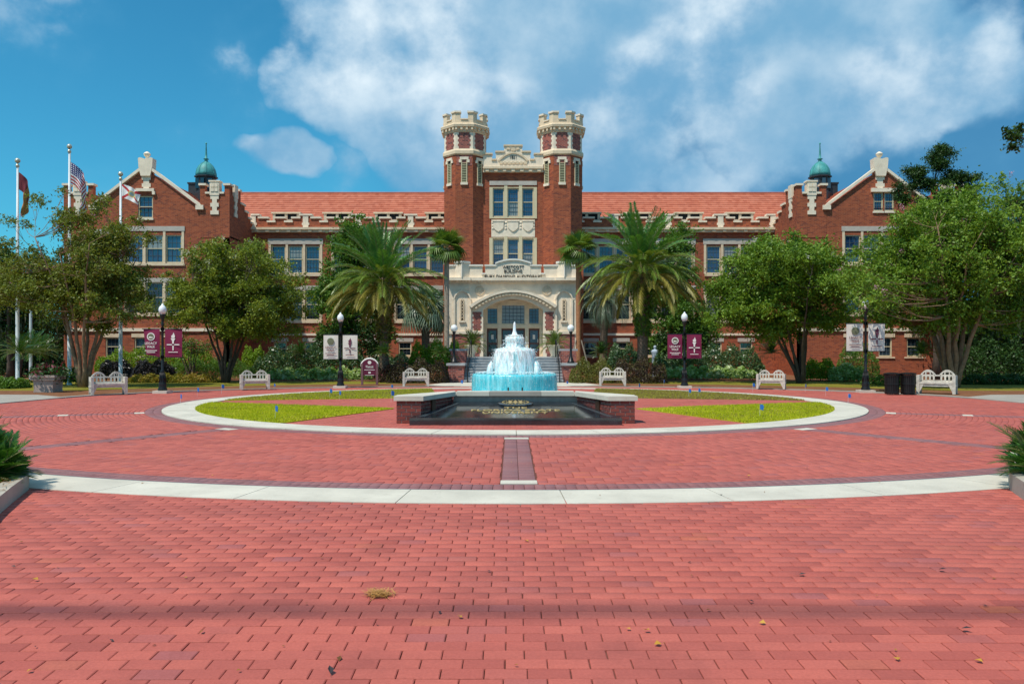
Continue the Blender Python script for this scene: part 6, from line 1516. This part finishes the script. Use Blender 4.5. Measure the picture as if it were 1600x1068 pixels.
# palms -----------------------------------------------------------
def frond_mesh(name, length, e0, droop, pairs, llen, mat, lw=.035, vee=.5, stalk=.12, hang=.25, rach=.02, stalkmat=None, sag=0.0):
    pts = []; p = Vector((0, 0, 0)); n = 22
    for i in range(n + 1):
        t = i / n; pts.append(p.copy()); a = e0 - droop * t ** 1.25; p = p + Vector((math.cos(a), 0, math.sin(a))) * length / n
    b = MB(); b.tube(pts, [rach * (1 - .8 * i / n) for i in range(n + 1)], 4, False); b.cur = 1
    for k in range(pairs):
        t = stalk + (1 - stalk) * (k + .5) / pairs; f = t * n; i = min(n - 1, int(f)); c = pts[i].lerp(pts[i + 1], f - i); tg = (pts[i + 1] - pts[i]).normalized()
        up = tg.cross(Vector((0, -1, 0))).normalized() if abs(tg.y) < .9 else Vector((0, 0, 1)); up = Vector((-tg.z, 0, tg.x))
        ll = llen * (.45 + .75 * math.sin(math.pi * (.12 + .8 * (t - stalk) / (1 - stalk)))) 
        for s_ in (-1, 1):
            d = (tg * (.55 + .5 * t) + Vector((0, s_, 0)) * .8 + up * vee * random.uniform(.6, 1.2)).normalized(); l2 = ll * random.uniform(.88, 1.08)
            mid = c + d * l2 * .5; tip = c + d * l2 + Vector((0, 0, -hang * l2)); w = d.cross(up).normalized() * lw / 2
            w = (tg * .9 + up * .2).normalized() * lw / 2
            b.add([tuple(c), tuple(mid + w), tuple(tip), tuple(mid - w)], [(0, 1, 2, 3)])
    return b.mesh(name, [stalkmat or M_FST, mat])
M_FST = plain('frond_stalk', (.20, .19, .06), .6, .2, 8)
def fan_mesh(name, stalk, rad, segs, mat, droop=.35, spread=250):
    b = MB(); b.tube([(0, 0, 0), (stalk * .5, 0, stalk * .12), (stalk, 0, .0)], [.02, .016, .012], 4, False); b.cur = 1; c = Vector((stalk, 0, 0))
    for k in range(segs):
        a = R(-spread / 2 + spread * (k + .5) / segs); d = Vector((math.cos(a), math.sin(a), .12)).normalized(); l = rad * (.75 + .25 * math.cos(a * .6)) * random.uniform(.92, 1.05); w = Vector((-math.sin(a), math.cos(a), 0)) * rad * .055
        m = c + d * l * .55; tp = c + d * l + Vector((0, 0, -droop * l)); b.add([tuple(c), tuple(m + w), tuple(tp), tuple(m - w)], [(0, 1, 2, 3)])
    return b.mesh(name, [M_FST, mat])
def date_palm(px, Yt, yc, label, skirt, trunk_r, seed, scale=1.0):
    random.seed(seed); x0 = PX(px, Yt); zc = PZ(yc, Yt); t = thing('date_palm', label, 'palm', (x0, Yt, 0), group='date palms flanking the steps')
    b = MB(); pr = [(trunk_r * 1.35, -.05), (trunk_r * 1.05, .3), (trunk_r, zc * .35), (trunk_r * 1.15, zc * .5), (trunk_r * 1.55, zc * .75), (trunk_r * 1.7, zc - .3), (trunk_r * 1.0, zc + .15)]; b.lathe(pr, 0, 0, 14)
    for j in range(int(zc / .11)):                    # old leaf bosses
        z = .15 + j * .11; r = float(np.interp(z, [q[1] for q in pr], [q[0] for q in pr]))
        for k in range(9):
            a = 2 * math.pi * (k + .5 * (j % 2)) / 9; c, s_ = math.cos(a), math.sin(a); b.add([(r * .96 * c - .07 * s_, r * .96 * s_ + .07 * c, z), (r * .96 * c + .07 * s_, r * .96 * s_ - .07 * c, z), ((r + .05) * c, (r + .05) * s_, z + .10)], [(0, 1, 2)])
    b.build('trunk', M_BARKP, t, False)
    # ferns and ivy that coat the upper trunk
    n = skirt; z = zc * rng.uniform(.42, 1.0, n) - .1; a = rng.uniform(0, 6.283, n); r = np.interp(z, [q[1] for q in pr], [q[0] for q in pr]) + np.abs(rng.normal(0, .22, n)) * np.clip((z / zc - .35) * 2, .3, 1.2)
    C = np.stack([r * np.cos(a), r * np.sin(a), z], 1); link(bpy.data.objects.new('trunk_fern', quads_mesh('trunk_fern', leaves(C, .18, .06, .1), L_OLIVE if skirt < 2600 else L_MID)), t)
    cls = [(84, .30, L_PALMU), (70, .55, L_PALMU), (54, .85, L_PALMU), (38, 1.25, L_PALM), (24, 1.35, L_PALM), (10, 1.25, L_PALMO), (-6, .95, L_PALMO)]; cnt = [8, 11, 14, 17, 19, 16, 9]
    for ci, ((e, d, m), k) in enumerate(zip(cls, cnt)):
        mes = [frond_mesh('frond', (3.0 if ci else 2.8) * scale * f, R(e), d * g, 44, .42 * scale, m, .075, .55 if ci < 4 else .25, .14, .2 if ci < 4 else .45, .022) for f, g in ((1.0, 1.0), (.93, 1.15))]
        for i in range(k):
            o = link(bpy.data.objects.new('frond', mes[i % 2]), t); az = 360 * (i + .37 * ci + random.uniform(-.25, .25)) / k; o.location = (.16 * math.cos(R(az)), .16 * math.sin(R(az)), zc - .12 * ci + .12)
            o.rotation_euler = (random.uniform(-.25, .25), random.uniform(-.12, .12), R(az)); s_ = random.uniform(.92, 1.08); o.scale = (s_, s_, s_)
date_palm(600, 41.5, 437, 'date palm left of the steps, its trunk bare below the green skirt', 2200, .24, 5, 1.06)
date_palm(1004, 41.5, 418, 'date palm right of the steps, its trunk thickly coated in ferns', 3600, .27, 9, 1.12)
def sabal(px, Yt, yc, label, bark, n, rad, tr, leafmat, seed, lean=0.0, boots=True, stalk=.55, spread=250, droop=.35, zb=0.0, cat='palm', name='cabbage_palm', dead=True):
    random.seed(seed); x0 = PX(px, Yt); zc = PZ(yc, Yt) - zb; t = thing(name, label, cat, (x0, Yt, zb)); b = MB(); m = 10
    pts = [(lean * (i / m) ** 2, 0, -.05 + (zc + .05) * i / m) for i in range(m + 1)]; b.tube(pts, [tr * (1.2 if i == 0 else 1) * random.uniform(.95, 1.05) for i in range(m + 1)], 12); b.build('trunk', bark, t, True)
    if boots:
        b = MB()
        for j in range(9):
            for k in range(7):
                a = 2 * math.pi * (k + .5 * (j % 2)) / 7; z = zc - .9 + .1 * j; c, s_ = math.cos(a), math.sin(a); r = tr * (1.05 + .04 * j)
                b.add([(lean + r * .8 * c - .05 * s_, r * .8 * s_ + .05 * c, z), (lean + r * .8 * c + .05 * s_, r * .8 * s_ - .05 * c, z), (lean + (r + .09) * c, (r + .09) * s_, z + .16)], [(0, 1, 2), (2, 1, 0)])
        b.build('leaf_boots', M_BARKP, t)
    mes = [fan_mesh('fan_leaf', rad * stalk, rad * (1 - stalk * .55), 22, leafmat, dr, spread) for dr in (droop * .5, droop, droop * 1.6)]
    for i in range(n):
        u = (i + .5) / n; e = 80 - 125 * u + random.uniform(-8, 8); az = 137.5 * i + random.uniform(-15, 15); o = link(bpy.data.objects.new('fan_leaf', mes[min(2, int(u * 3))]), t); o.location = (lean, 0, zc)
        o.rotation_euler = (random.uniform(-.4, .4), R(-e), R(az)); s_ = random.uniform(.88, 1.1); o.scale = (s_, s_, s_)
    return t
sabal(698, 46.5, 388, 'slim pale trunked cabbage palm against the left tower', M_BARKS, 30, 1.15, .15, L_SABAL, 3)
sabal(904, 46.5, 391, 'slim orange trunked cabbage palm propped against the right tower', M_BARKO, 30, 1.15, .16, L_SABAL, 4)
xq = PX(904, 46.5)
for dx in (-.75, .75):
    t = thing('timber_prop', 'pale timber prop leaning on the orange palm trunk, on its ' + ('left' if dx < 0 else 'right'), 'prop', (xq + dx, 46.3, 0), group='timber props of the new palm'); b = MB(); b.tube([(0, 0, 0), (-dx * .8, .1, 2.3)], .04, 6); b.build('pole', M_BARKS, t); b = MB(); b.box(-.09, .09, -.09, .09, -.03, .05); b.build('foot_block', M_BARKS, t)
sabal(665, 47.5, 487, 'small grey green fan palm below the left date palm crown', M_BARKP, 30, 1.45, .24, L_BLUEP, 6, droop=.6, name='fan_palm')
def feather_palm(px, Yt, yc, label, leafmat, n, ln, tr, seed, lean=0, zb=0.0, e_hi=70, e_lo=-25, droop=1.7, pairs=34, ll=.38, lw=.035, name='pindo_palm', cat='palm', bark=None, trunk=True, group=None, vee=.4, hang=.3):
    random.seed(seed); x0 = PX(px, Yt); zc = max(.05, PZ(yc, Yt) - zb); t = thing(name, label, cat, (x0, Yt, zb), group=group)
    if trunk:
        b = MB(); m = 8; pts = [(lean * (i / m) ** 1.5, 0, -.05 + (zc + .05) * i / m) for i in range(m + 1)]; b.tube(pts, [tr * random.uniform(.9, 1.1) for _ in range(m + 1)], 10); b.build('trunk', bark or M_BARKP, t, True)
    mes = [frond_mesh('frond', ln, R(e_hi + (e_lo - e_hi) * q), droop * (.6 + .5 * q), pairs, ll, leafmat, lw, vee, .1, hang, .014) for q in (0, .25, .5, .75, 1)]
    for i in range(n):
        q = int(5 * (i + .5) / n); az = 137.5 * i + random.uniform(-12, 12); o = link(bpy.data.objects.new('frond', mes[min(4, q)]), t); o.location = (lean, 0, zc); o.rotation_euler = (random.uniform(-.2, .2), random.uniform(-.1, .1), R(az)); s_ = random.uniform(.85, 1.1); o.scale = (s_, s_, s_)
    return t
feather_palm(942, 47, 470, 'leaning dark trunked palm with blue green arching fronds right of the porch', L_BLUEP, 44, 2.1, .24, 8, lean=.15, e_hi=65, e_lo=-30, droop=2.1)
# potted palms by the doors
for px, lb in ((736.5, 'urn on the terrace left of the doors'), (866, 'urn on the terrace right of the doors')):
    Yk = 47.5; t = thing('stone_urn', 'pale stone ' + lb, 'urn', (PX(px, Yk), Yk, LAND), group='urns by the doors'); b = MB(); b.lathe([(.22, 0), (.26, .04), (.2, .12), (.32, .4), (.4, .62), (.44, .66), (.44, .72), (.36, .72), (.34, .64)], 0, 0, 18); b.build('bowl', M_STONEW, t, True); b = MB(); b.lathe([(.35, .62), (.0, .66)], 0, 0, 14); b.build('soil', M_SOIL, t)
    feather_palm(px, Yk, PZ(0, 1) * 0 + 552, 'bushy yellow green palm growing in the ' + lb, L_SABAL, 46, 1.0, .06, int(px), zb=LAND + .64, e_hi=85, e_lo=5, droop=1.2, pairs=22, ll=.22, lw=.03, name='potted_palm', trunk=False, cat='palm')
# cycads
CYC = [(1205, 43, 'dark glossy cycad spreading behind the shaded bench', 1.15), (48, 40, 'cycad with tall fronds behind the square planter', 1.25), (66, 42.5, 'dark cycad in the shade behind the flagpoles', 1.15), (30, 36.5, 'bright green cycad at the left edge behind the sidewalk', 1.0), (470, 46.5, 'low cycad between hedge and round crape myrtle', .8), (600, 39.6, 'small cycad at the foot of the maroon sign', .55), (688, 39.6, 'small bright cycad in front of the left cheek wall', .5), (940, 43.2, 'small cycad under the leaning palm', .75), (1440, 34.5, 'green fern-like plant peeping up behind the bench by the bins', .55)]
for i, (px, Yk, lb, ln) in enumerate(CYC): feather_palm(px, Yk, 552, lb, L_CYCAD, 34, ln, .1, 20 + i, zb=.12 if Yk > 30 else 0, e_hi=80, e_lo=12, droop=1.0, pairs=30, ll=.17 * ln / 1.0 + .04, lw=.022, name='cycad', cat='plant', trunk=False, group='cycads', vee=.35, hang=.1)
# foreground planting: kerbed beds with coontie
def corner_bed(sg):
    sd_ = 'left' if sg < 0 else 'right'
    K = [(sg * 4.55, 6.5), (sg * 4.95, 7.4), (sg * 5.22, 8.1), (sg * 5.45, 8.75), (sg * 5.72, 9.2), (sg * 6.2, 9.5), (sg * 7.2, 9.9), (sg * 8.5, 10.4), (sg * 10, 10.8), (sg * 14, 11), (sg * 14, 6.5)]
    n = len(K); inn = []
    cx_, cy_ = sg * 9.0, 7.9
    for x, y in K:
        d = Vector((cx_ - x, cy_ - y)).normalized() * .17; inn.append((x + d.x, y + d.y))
    def gg(x, y): return gzxy(x, y)
    root = thing('planting_bed_kerb', 'low concrete kerb of the %s foreground bed' % sd_, 'kerb', group=None); tag(root, kind='structure')
    for i in range(n - 2):
        b = MB(); q = [K[i], K[i + 1], inn[i + 1], inn[i]]; 
        if sg > 0: q = q[::-1]
        vs = [(x, y, gg(x, y) + (.17 if sg < 0 else .19)) for x, y in q] + [(x, y, gg(x, y) - .1) for x, y in q]; b.add(vs, [(3, 2, 1, 0), (4, 5, 6, 7), (0, 1, 5, 4), (1, 2, 6, 5), (2, 3, 7, 6), (3, 0, 4, 7)]); b.build('kerb_stone', M_CURB, root)
    b = MB(); cz = .30; vs = [(x, y, gg(x, y) + .13) for x, y in inn] + [(cx_ - sg * 1.5, cy_, cz)]; b.add(vs, [((i, i + 1, n) if sg < 0 else (i + 1, i, n)) for i in range(n - 1)] + [((n - 1, 0, n) if sg < 0 else (0, n - 1, n))])
    o = b.build('mulch_bed', M_MULCH); tag(o, 'pine straw in the %s foreground bed' % sd_, 'bed', kind='structure')
    if o.data.polygons[0].normal.z < 0: o.data.flip_normals()
    # loose straw needles
    N = 2600; q = rng.uniform(0, 1, (N, 2)); ii = rng.integers(0, 7, N); t_ = rng.uniform(0, 1, N); Kn = np.array(inn); base_ = Kn[ii] * (1 - t_[:, None]) + Kn[ii + 1] * t_[:, None]; dirv = unit(np.array([cx_, cy_])[None] - base_); P_ = base_ + dirv * (rng.uniform(-.12, 1.5, N)[:, None])
    z = np.array([gg(x, y) for x, y in P_]) + .15 + np.clip(np.linalg.norm(P_ - base_, axis=1), 0, 1.5) * .06 + rng.uniform(0, .03, N); a = rng.uniform(0, 6.28, N); d = np.stack([np.cos(a), np.sin(a), rng.normal(0, .15, N)], 1) * .09; w = np.stack([-np.sin(a), np.cos(a), 0 * a], 1) * .003; C = np.column_stack([P_, z])
    tag(link(bpy.data.objects.new('loose_straw', quads_mesh('loose_straw', np.stack([C - d - w, C - d + w, C + d + w, C + d - w], 1), L_BROWN)), o), kind='stuff')
corner_bed(-1); corner_bed(1)
CO = [(-5.98, 8.72, .46, 'dense coontie clump over the kerb at the left edge'), (-6.9, 9.45, .72, 'taller coontie plant behind, cut by the left edge'), (-6.6, 8.5, .55, 'coontie plant just outside the left edge'), (6.02, 8.72, .48, 'coontie clump spilling over the right kerb corner'), (6.5, 9.3, .66, 'coontie plant behind the right kerb corner'), (6.9, 8.6, .66, 'coontie plant at the right edge'), (6.2, 8.05, .45, 'coontie plant nearest the viewer on the right')]
for i, (x, y, ln, lb) in enumerate(CO):
    t = feather_palm(800, y, 552, lb, L_CYCAD, 210, ln, .1, 60 + i, zb=.17 + gzxy(x, y) * .9, e_hi=88, e_lo=15, droop=.55, pairs=24, ll=.12, lw=.026, name='coontie', cat='plant', trunk=False, group='coontie plants in the foreground beds', vee=.3, hang=.05)
    t.location.x = x
    C = rng.normal(size=(2600, 3)); C[:, 2] = np.abs(C[:, 2]); C = unit(C) * (ln * rng.uniform(.45, 1.02, (2600, 1))) * np.array([1, 1, .82])
    dv = unit(C + rng.normal(0, .25 * ln, (2600, 3)) + np.array([0, 0, .25 * ln])); wv2 = unit(np.cross(dv, rng.normal(size=(2600, 3)))) * .010; C[:, 2] += .02
    for ch in list(t.children): ch.location = (random.uniform(-.24, .24), random.uniform(-.24, .24), 0)
    link(bpy.data.objects.new('leaflets', quads_mesh('leaflets', np.stack([C - dv * .06, C + wv2, C + dv * .075, C - wv2], 1), L_CYCAD)), t)
# shrubs and hedges
def shrub(name, label, px0, px1, yt, yb, Yk, mat, n, L, W, cat='shrub', depth=None, bumps=7, group=None, up=.4, zb=None, mat2=None):
    x0, x1 = PX(px0, Yk), PX(px1, Yk); zt = PZ(yt, Yk); z0 = max(0.0, PZ(yb, Yk)) if zb is None else zb; w, h = x1 - x0, zt - z0; dp = depth or min(w * .5, 1.2); t = thing(name, label, cat, ((x0 + x1) / 2, Yk, 0), group=group)
    n = int(n * 1.5); ph = rng.uniform(0, 6.28, 6); C = []
    u = rng.uniform(-1, 1, (n, 1)); th = rng.uniform(0, math.pi, (n, 1)); fr = (bumps / 2.0)
    top = 1 - .14 * (1 + np.sin(u * fr * 3.1 + ph[0])) - .10 * np.abs(np.sin(u * fr * 5.3 + ph[1])); edge = np.sqrt(np.clip(1 - np.abs(u) ** 5, 0, 1)); rr = rng.uniform(.80, 1.06, (n, 1))
    y = -np.cos(th) * dp * rr * edge * (1 + .12 * np.sin(u * 9 + th * 4 + ph[2])); z = np.abs(np.sin(th)) ** .7 * h * top * rr * edge * (1 + .07 * np.sin(u * 13 + th * 6 + ph[3]))
    low = rng.uniform(0, 1, (n, 1)) < .4; z = np.where(low, z * rng.uniform(.1, 1, (n, 1)), z)
    C = np.concatenate([u * w / 2, y, z0 + np.maximum(z, .03)], 1)
    link(bpy.data.objects.new('foliage', quads_mesh('foliage', leaves(C, L, W, up), mat)), t)
    if mat2: 
        s_ = C[rng.uniform(0, 1, n) < .12] + np.array([0, -.04, .05]); link(bpy.data.objects.new('new_growth', quads_mesh('new_growth', leaves(s_, L * .8, W * .8, up), mat2)), t)
    b = MB()
    for k in range(max(3, int(w / .6))):
        x = -w / 2 + w * (k + .5) / max(3, int(w / .6)); b.tube([(x, 0, -.05), (x + random.uniform(-.1, .1), random.uniform(-.1, .1), z0 + h * .6)], [.03, .01], 5)
        b.tube([(x, 0, z0 + h * .15), (x + random.uniform(-.35, .35), random.uniform(-.3, .1), z0 + h * .7)], [.02, .006], 4)
    b.build('stem', M_BARKD, t); return t
shrub('hedge', 'glossy dark hedge left of the maroon sign', 396, 580, 536, 584, 47, L_HEDGE, 9000, .13, .06, 'hedge', 1.0, 12, mat2=L_OLIVE)
shrub('hedge', 'glossy hedge between the right date palm and the cycad', 1018, 1195, 535, 584, 47, L_HEDGE, 9000, .13, .06, 'hedge', 1.0, 12, mat2=L_OLIVE)
shrub('hedge', 'pale leaved bush just left of the right date palm trunk', 948, 1003, 533, 580, 46.2, L_HEDGE, 3200, .13, .06, 'hedge', .9, 5, mat2=L_BLUEP)
shrub('shrub', 'bright lime green mounded shrub left of the steps', 638, 728, 528, 582, 43.2, L_LIME, 6500, .11, .06, 'shrub', 1.1, 6, mat2=L_MID)
shrub('hedge', 'dark hedge below the fan palm and the date palm', 575, 652, 548, 585, 46, L_HEDGE, 4000, .12, .06, 'hedge', 1.0, 6)
shrub('shrub', 'dark plum bush behind the bench left of the steps', 604, 702, 556, 604, 40.2, L_PURP, 6500, .07, .04, 'shrub', .9, 6, mat2=L_OLIVE)
shrub('shrub', 'olive bush beside the right cheek wall', 889, 962, 557, 604, 40.2, L_OLIVE, 5500, .07, .04, 'shrub', .9, 5)
shrub('shrub', 'dark plum bush below the right date palm', 955, 1042, 556, 604, 40.0, L_PURP, 6500, .07, .04, 'shrub', .9, 5, mat2=L_OLIVE)
shrub('shrub', 'small dark shrub with pinkish tips right of the maroon sign', 588, 622, 566, 604, 41.0, L_PURP, 2400, .08, .04, 'shrub', .6, 3, mat2=L_RED)
shrub('hedge', 'light green clipped hedge before the left wing', 150, 345, 540, 580, 46, L_LIME, 9000, .10, .055, 'hedge', 1.0, 12, mat2=L_MID)
shrub('shrub', 'rounded yellow green shrub behind the round crape myrtle', 380, 412, 538, 575, 48, L_LIME, 2600, .10, .055, 'shrub', .8, 3)
shrub('shrub', 'blackish strappy plant behind the stone bench under the flagpoles', 158, 206, 560, 590, 41.5, L_BLACK, 2200, .24, .035, 'shrub', .6, 4, up=.1)
shrub('shrub', 'blackish strappy plant behind the lamp with the askew banner', 208, 272, 560, 590, 41.5, L_BLACK, 2800, .24, .035, 'shrub', .6, 5, up=.1)
shrub('flower_bed', 'strip of yellow and orange ground plants in the left bed', 196, 345, 582, 597, 40.5, L_YEL, 4200, .10, .05, 'flowers', .4, 14)
shrub('shrub', 'grassy bright green clump under the small crape myrtle', 262, 400, 558, 590, 45, L_MID, 5000, .22, .02, 'shrub', .8, 9, up=.0)
shrub('shrub', 'mixed green and pink foliage behind the square planter', 96, 140, 572, 596, 38, L_MID, 2200, .14, .07, 'shrub', .6, 4, mat2=L_RED)
shrub('shrub', 'low green ground cover at the left edge', -20, 40, 588, 606, 34, L_MID, 3000, .10, .05, 'shrub', .8, 5)
shrub('caladium_bed', 'white and green caladiums in front of the left hedge', 408, 580, 573, 592, 44.6, L_CALA, 2600, .20, .15, 'flowers', .5, 16)
shrub('caladium_bed', 'white and green caladiums in front of the right hedge', 1030, 1184, 571, 590, 44.6, L_CALA, 2600, .20, .15, 'flowers', .5, 16)
shrub('shrub', 'yellow green shrub right of the spreading crape myrtle', 1258, 1306, 558, 592, 43, L_LIME, 2600, .12, .06, 'shrub', .7, 4)
shrub('shrub', 'pale green leafy mound beside the lamp with off-white banners', 1296, 1350, 566, 594, 42, L_CALA, 2600, .14, .07, 'shrub', .7, 4, mat2=L_MID)
shrub('hedge', 'low clipped hedge behind the litter bins', 1345, 1440, 584, 602, 37.5, L_MID, 3600, .08, .04, 'hedge', .4, 8)
shrub('hedge', 'low dark hedge beyond the bench at the right edge', 1500, 1620, 582, 603, 38, L_DARK, 4200, .10, .05, 'hedge', .6, 8)
shrub('shrub', 'feathery green bush hiding the wall below the off-white banners', 1308, 1372, 530, 590, 48, L_MID, 4000, .12, .04, 'shrub', .8, 5)
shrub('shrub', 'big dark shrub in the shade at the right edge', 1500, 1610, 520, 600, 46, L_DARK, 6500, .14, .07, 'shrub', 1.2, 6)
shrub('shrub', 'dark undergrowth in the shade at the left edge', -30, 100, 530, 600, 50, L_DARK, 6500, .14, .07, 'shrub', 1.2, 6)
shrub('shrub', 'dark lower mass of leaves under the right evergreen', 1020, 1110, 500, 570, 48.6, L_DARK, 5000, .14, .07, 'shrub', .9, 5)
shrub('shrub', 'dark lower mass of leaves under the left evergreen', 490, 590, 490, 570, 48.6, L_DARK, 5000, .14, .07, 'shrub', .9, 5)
x, y, z = PLANTER_AT; t = thing('planter_plant', 'dark red and green foliage plant in the square planter', 'plant', (x, y, z)); C = rng.normal(0, 1, (260, 3)) * np.array([.26, .26, .14]) + np.array([0, 0, .22]); link(bpy.data.objects.new('foliage', quads_mesh('foliage', leaves(C, .16, .05, .1), L_RED)), t); C = rng.normal(0, 1, (1100, 3)) * np.array([.3, .3, .15]) + np.array([0, .1, .12]); link(bpy.data.objects.new('lower_foliage', quads_mesh('lower_foliage', leaves(C, .16, .06, .1), L_DARK)), t)
# pale figure half hidden in the right hedge
t = thing('garden_statue', 'small pale grey statue showing above the right hedge', 'statue', (PX(1023.5, 48.3), 48.3, 0)); zt = PZ(539.5, 48.3); b = MB()
b.lathe([(.24, 0), (.22, .1), (.19, zt - .6), (.22, zt - .44), (.235, zt - .34), (.17, zt - .27), (.065, zt - .23), (.062, zt - .19), (.095, zt - .15), (.105, zt - .09), (.08, zt - .03), (.03, zt)], 0, 0, 16); b.build('figure', plain('statue_stone', (.42, .50, .60), .7, .15, 9), t, True)

# ------------------------------------------------------------------ litter on the paving
t = thing('pine_straw_clump', 'small clump of orange pine straw on the paving', 'litter', (PX(592, 5.2), 5.2, gzxy(-.8, 5.2)))
Yc_ = F * 1.81 / (929 - 505); t.location = (PX(592, Yc_), Yc_, gzxy(PX(592, Yc_), Yc_))
N = 260; a = rng.uniform(0, 6.28, N); c = np.column_stack([rng.normal(0, .04, N), rng.normal(0, .032, N), rng.uniform(.004, .03, N)]); d = np.stack([np.cos(a), np.sin(a), rng.normal(0, .2, N)], 1) * rng.uniform(.02, .05, (N, 1)); w = np.stack([-np.sin(a), np.cos(a), 0 * a], 1) * .0016
link(bpy.data.objects.new('needles', quads_mesh('needles', np.stack([c - d - w, c - d + w, c + d + w, c + d - w], 1), m_leaf('straw', [(.30, .12, .03), (.48, .24, .06), (.60, .34, .10)], .1))), t)
lm = []
for k in range(3):
    b = MB(); rs_ = [(0, 0, .004), (.022, .012, .010), (.05, .004, .006), (.024, -.014, .012)]; b.add(rs_, [(0, 1, 2), (0, 2, 3)]); b.add([(-.02, .001, .008), (0, 0, .004), (-.02, -.001, .008)], [(0, 1, 2)])
    if k == 1: b.v = [(x, y * 1.8, z * 1.6) for x, y, z in b.v]
    lm.append(b.mesh('fallen_leaf', [L_BROWN, m_leaf('yellow_fallen_leaf', [(.45, .22, .02), (.60, .34, .05)], .1), m_leaf('dark_fallen_leaf', [(.02, .02, .022), (.06, .04, .04)], .05)][k]))
spots = [(819, 845, 1), (1034, 1008, 1), (1403, 1028, 1), (1536, 1035, 1), (1197, 975, 1), (532, 1026, 0), (516, 1055, 2), (1080, 879, 2), (1248, 898, 2), (1466, 889, 2), (1502, 982, 2), (1534, 944, 2), (1357, 805, 0), (1367, 930, 0), (466, 826, 0), (440, 1010, 0), (90, 885, 0), (1125, 774, 2), (1373, 754, 1), (1195, 770, 0), (690, 735, 0), (900, 720, 0), (1260, 732, 0), (155, 880, 0), (60, 905, 1)]
for i in range(46):
    spots.append((random.uniform(20, 1580), random.uniform(800, 1060) if random.random() < .7 else random.uniform(690, 780), random.choice((0, 0, 2, 0, 1))))
for px, py, k in spots:
    if py > 787: Yl = F * 1.81 / (py - 505)
    else: Yl = GY(py)
    o = link(bpy.data.objects.new('fallen_leaf', lm[k])); x = PX(px, Yl); o.location = (x, Yl, gzxy(x, Yl) + .008); o.rotation_euler = (random.uniform(-.3, .3), random.uniform(-.3, .3), random.uniform(0, 6.28)); s_ = random.uniform(.6, 1.1) * (.85 if k == 1 else 1.2 if (px, py, k) in spots[:12] else .75); o.scale = (s_, s_, s_)
    tag(o, ['dry brown leaf lying on the red paving', 'yellow leaf lying on the red paving', 'dark withered leaf lying on the red paving'][k], 'leaf', 'fallen leaves on the paving')
# overhead street cable behind the viewer: its soft shadow crosses the paving
Ysh = F * 1.81 / (953 - 505); H_ = 30.0; q = Vector((0, Ysh, gz(CY - Ysh))) + sd * (H_ / sd.z)
t = thing('overhead_cable', 'overhead street cable whose soft shadow crosses the near paving', 'cable', q); b = MB(); b.tube([(-40, 0, 0), (0, 0, 0), (40, 0, 0)], .065, 8); b.build('cable', M_CABLE, t)
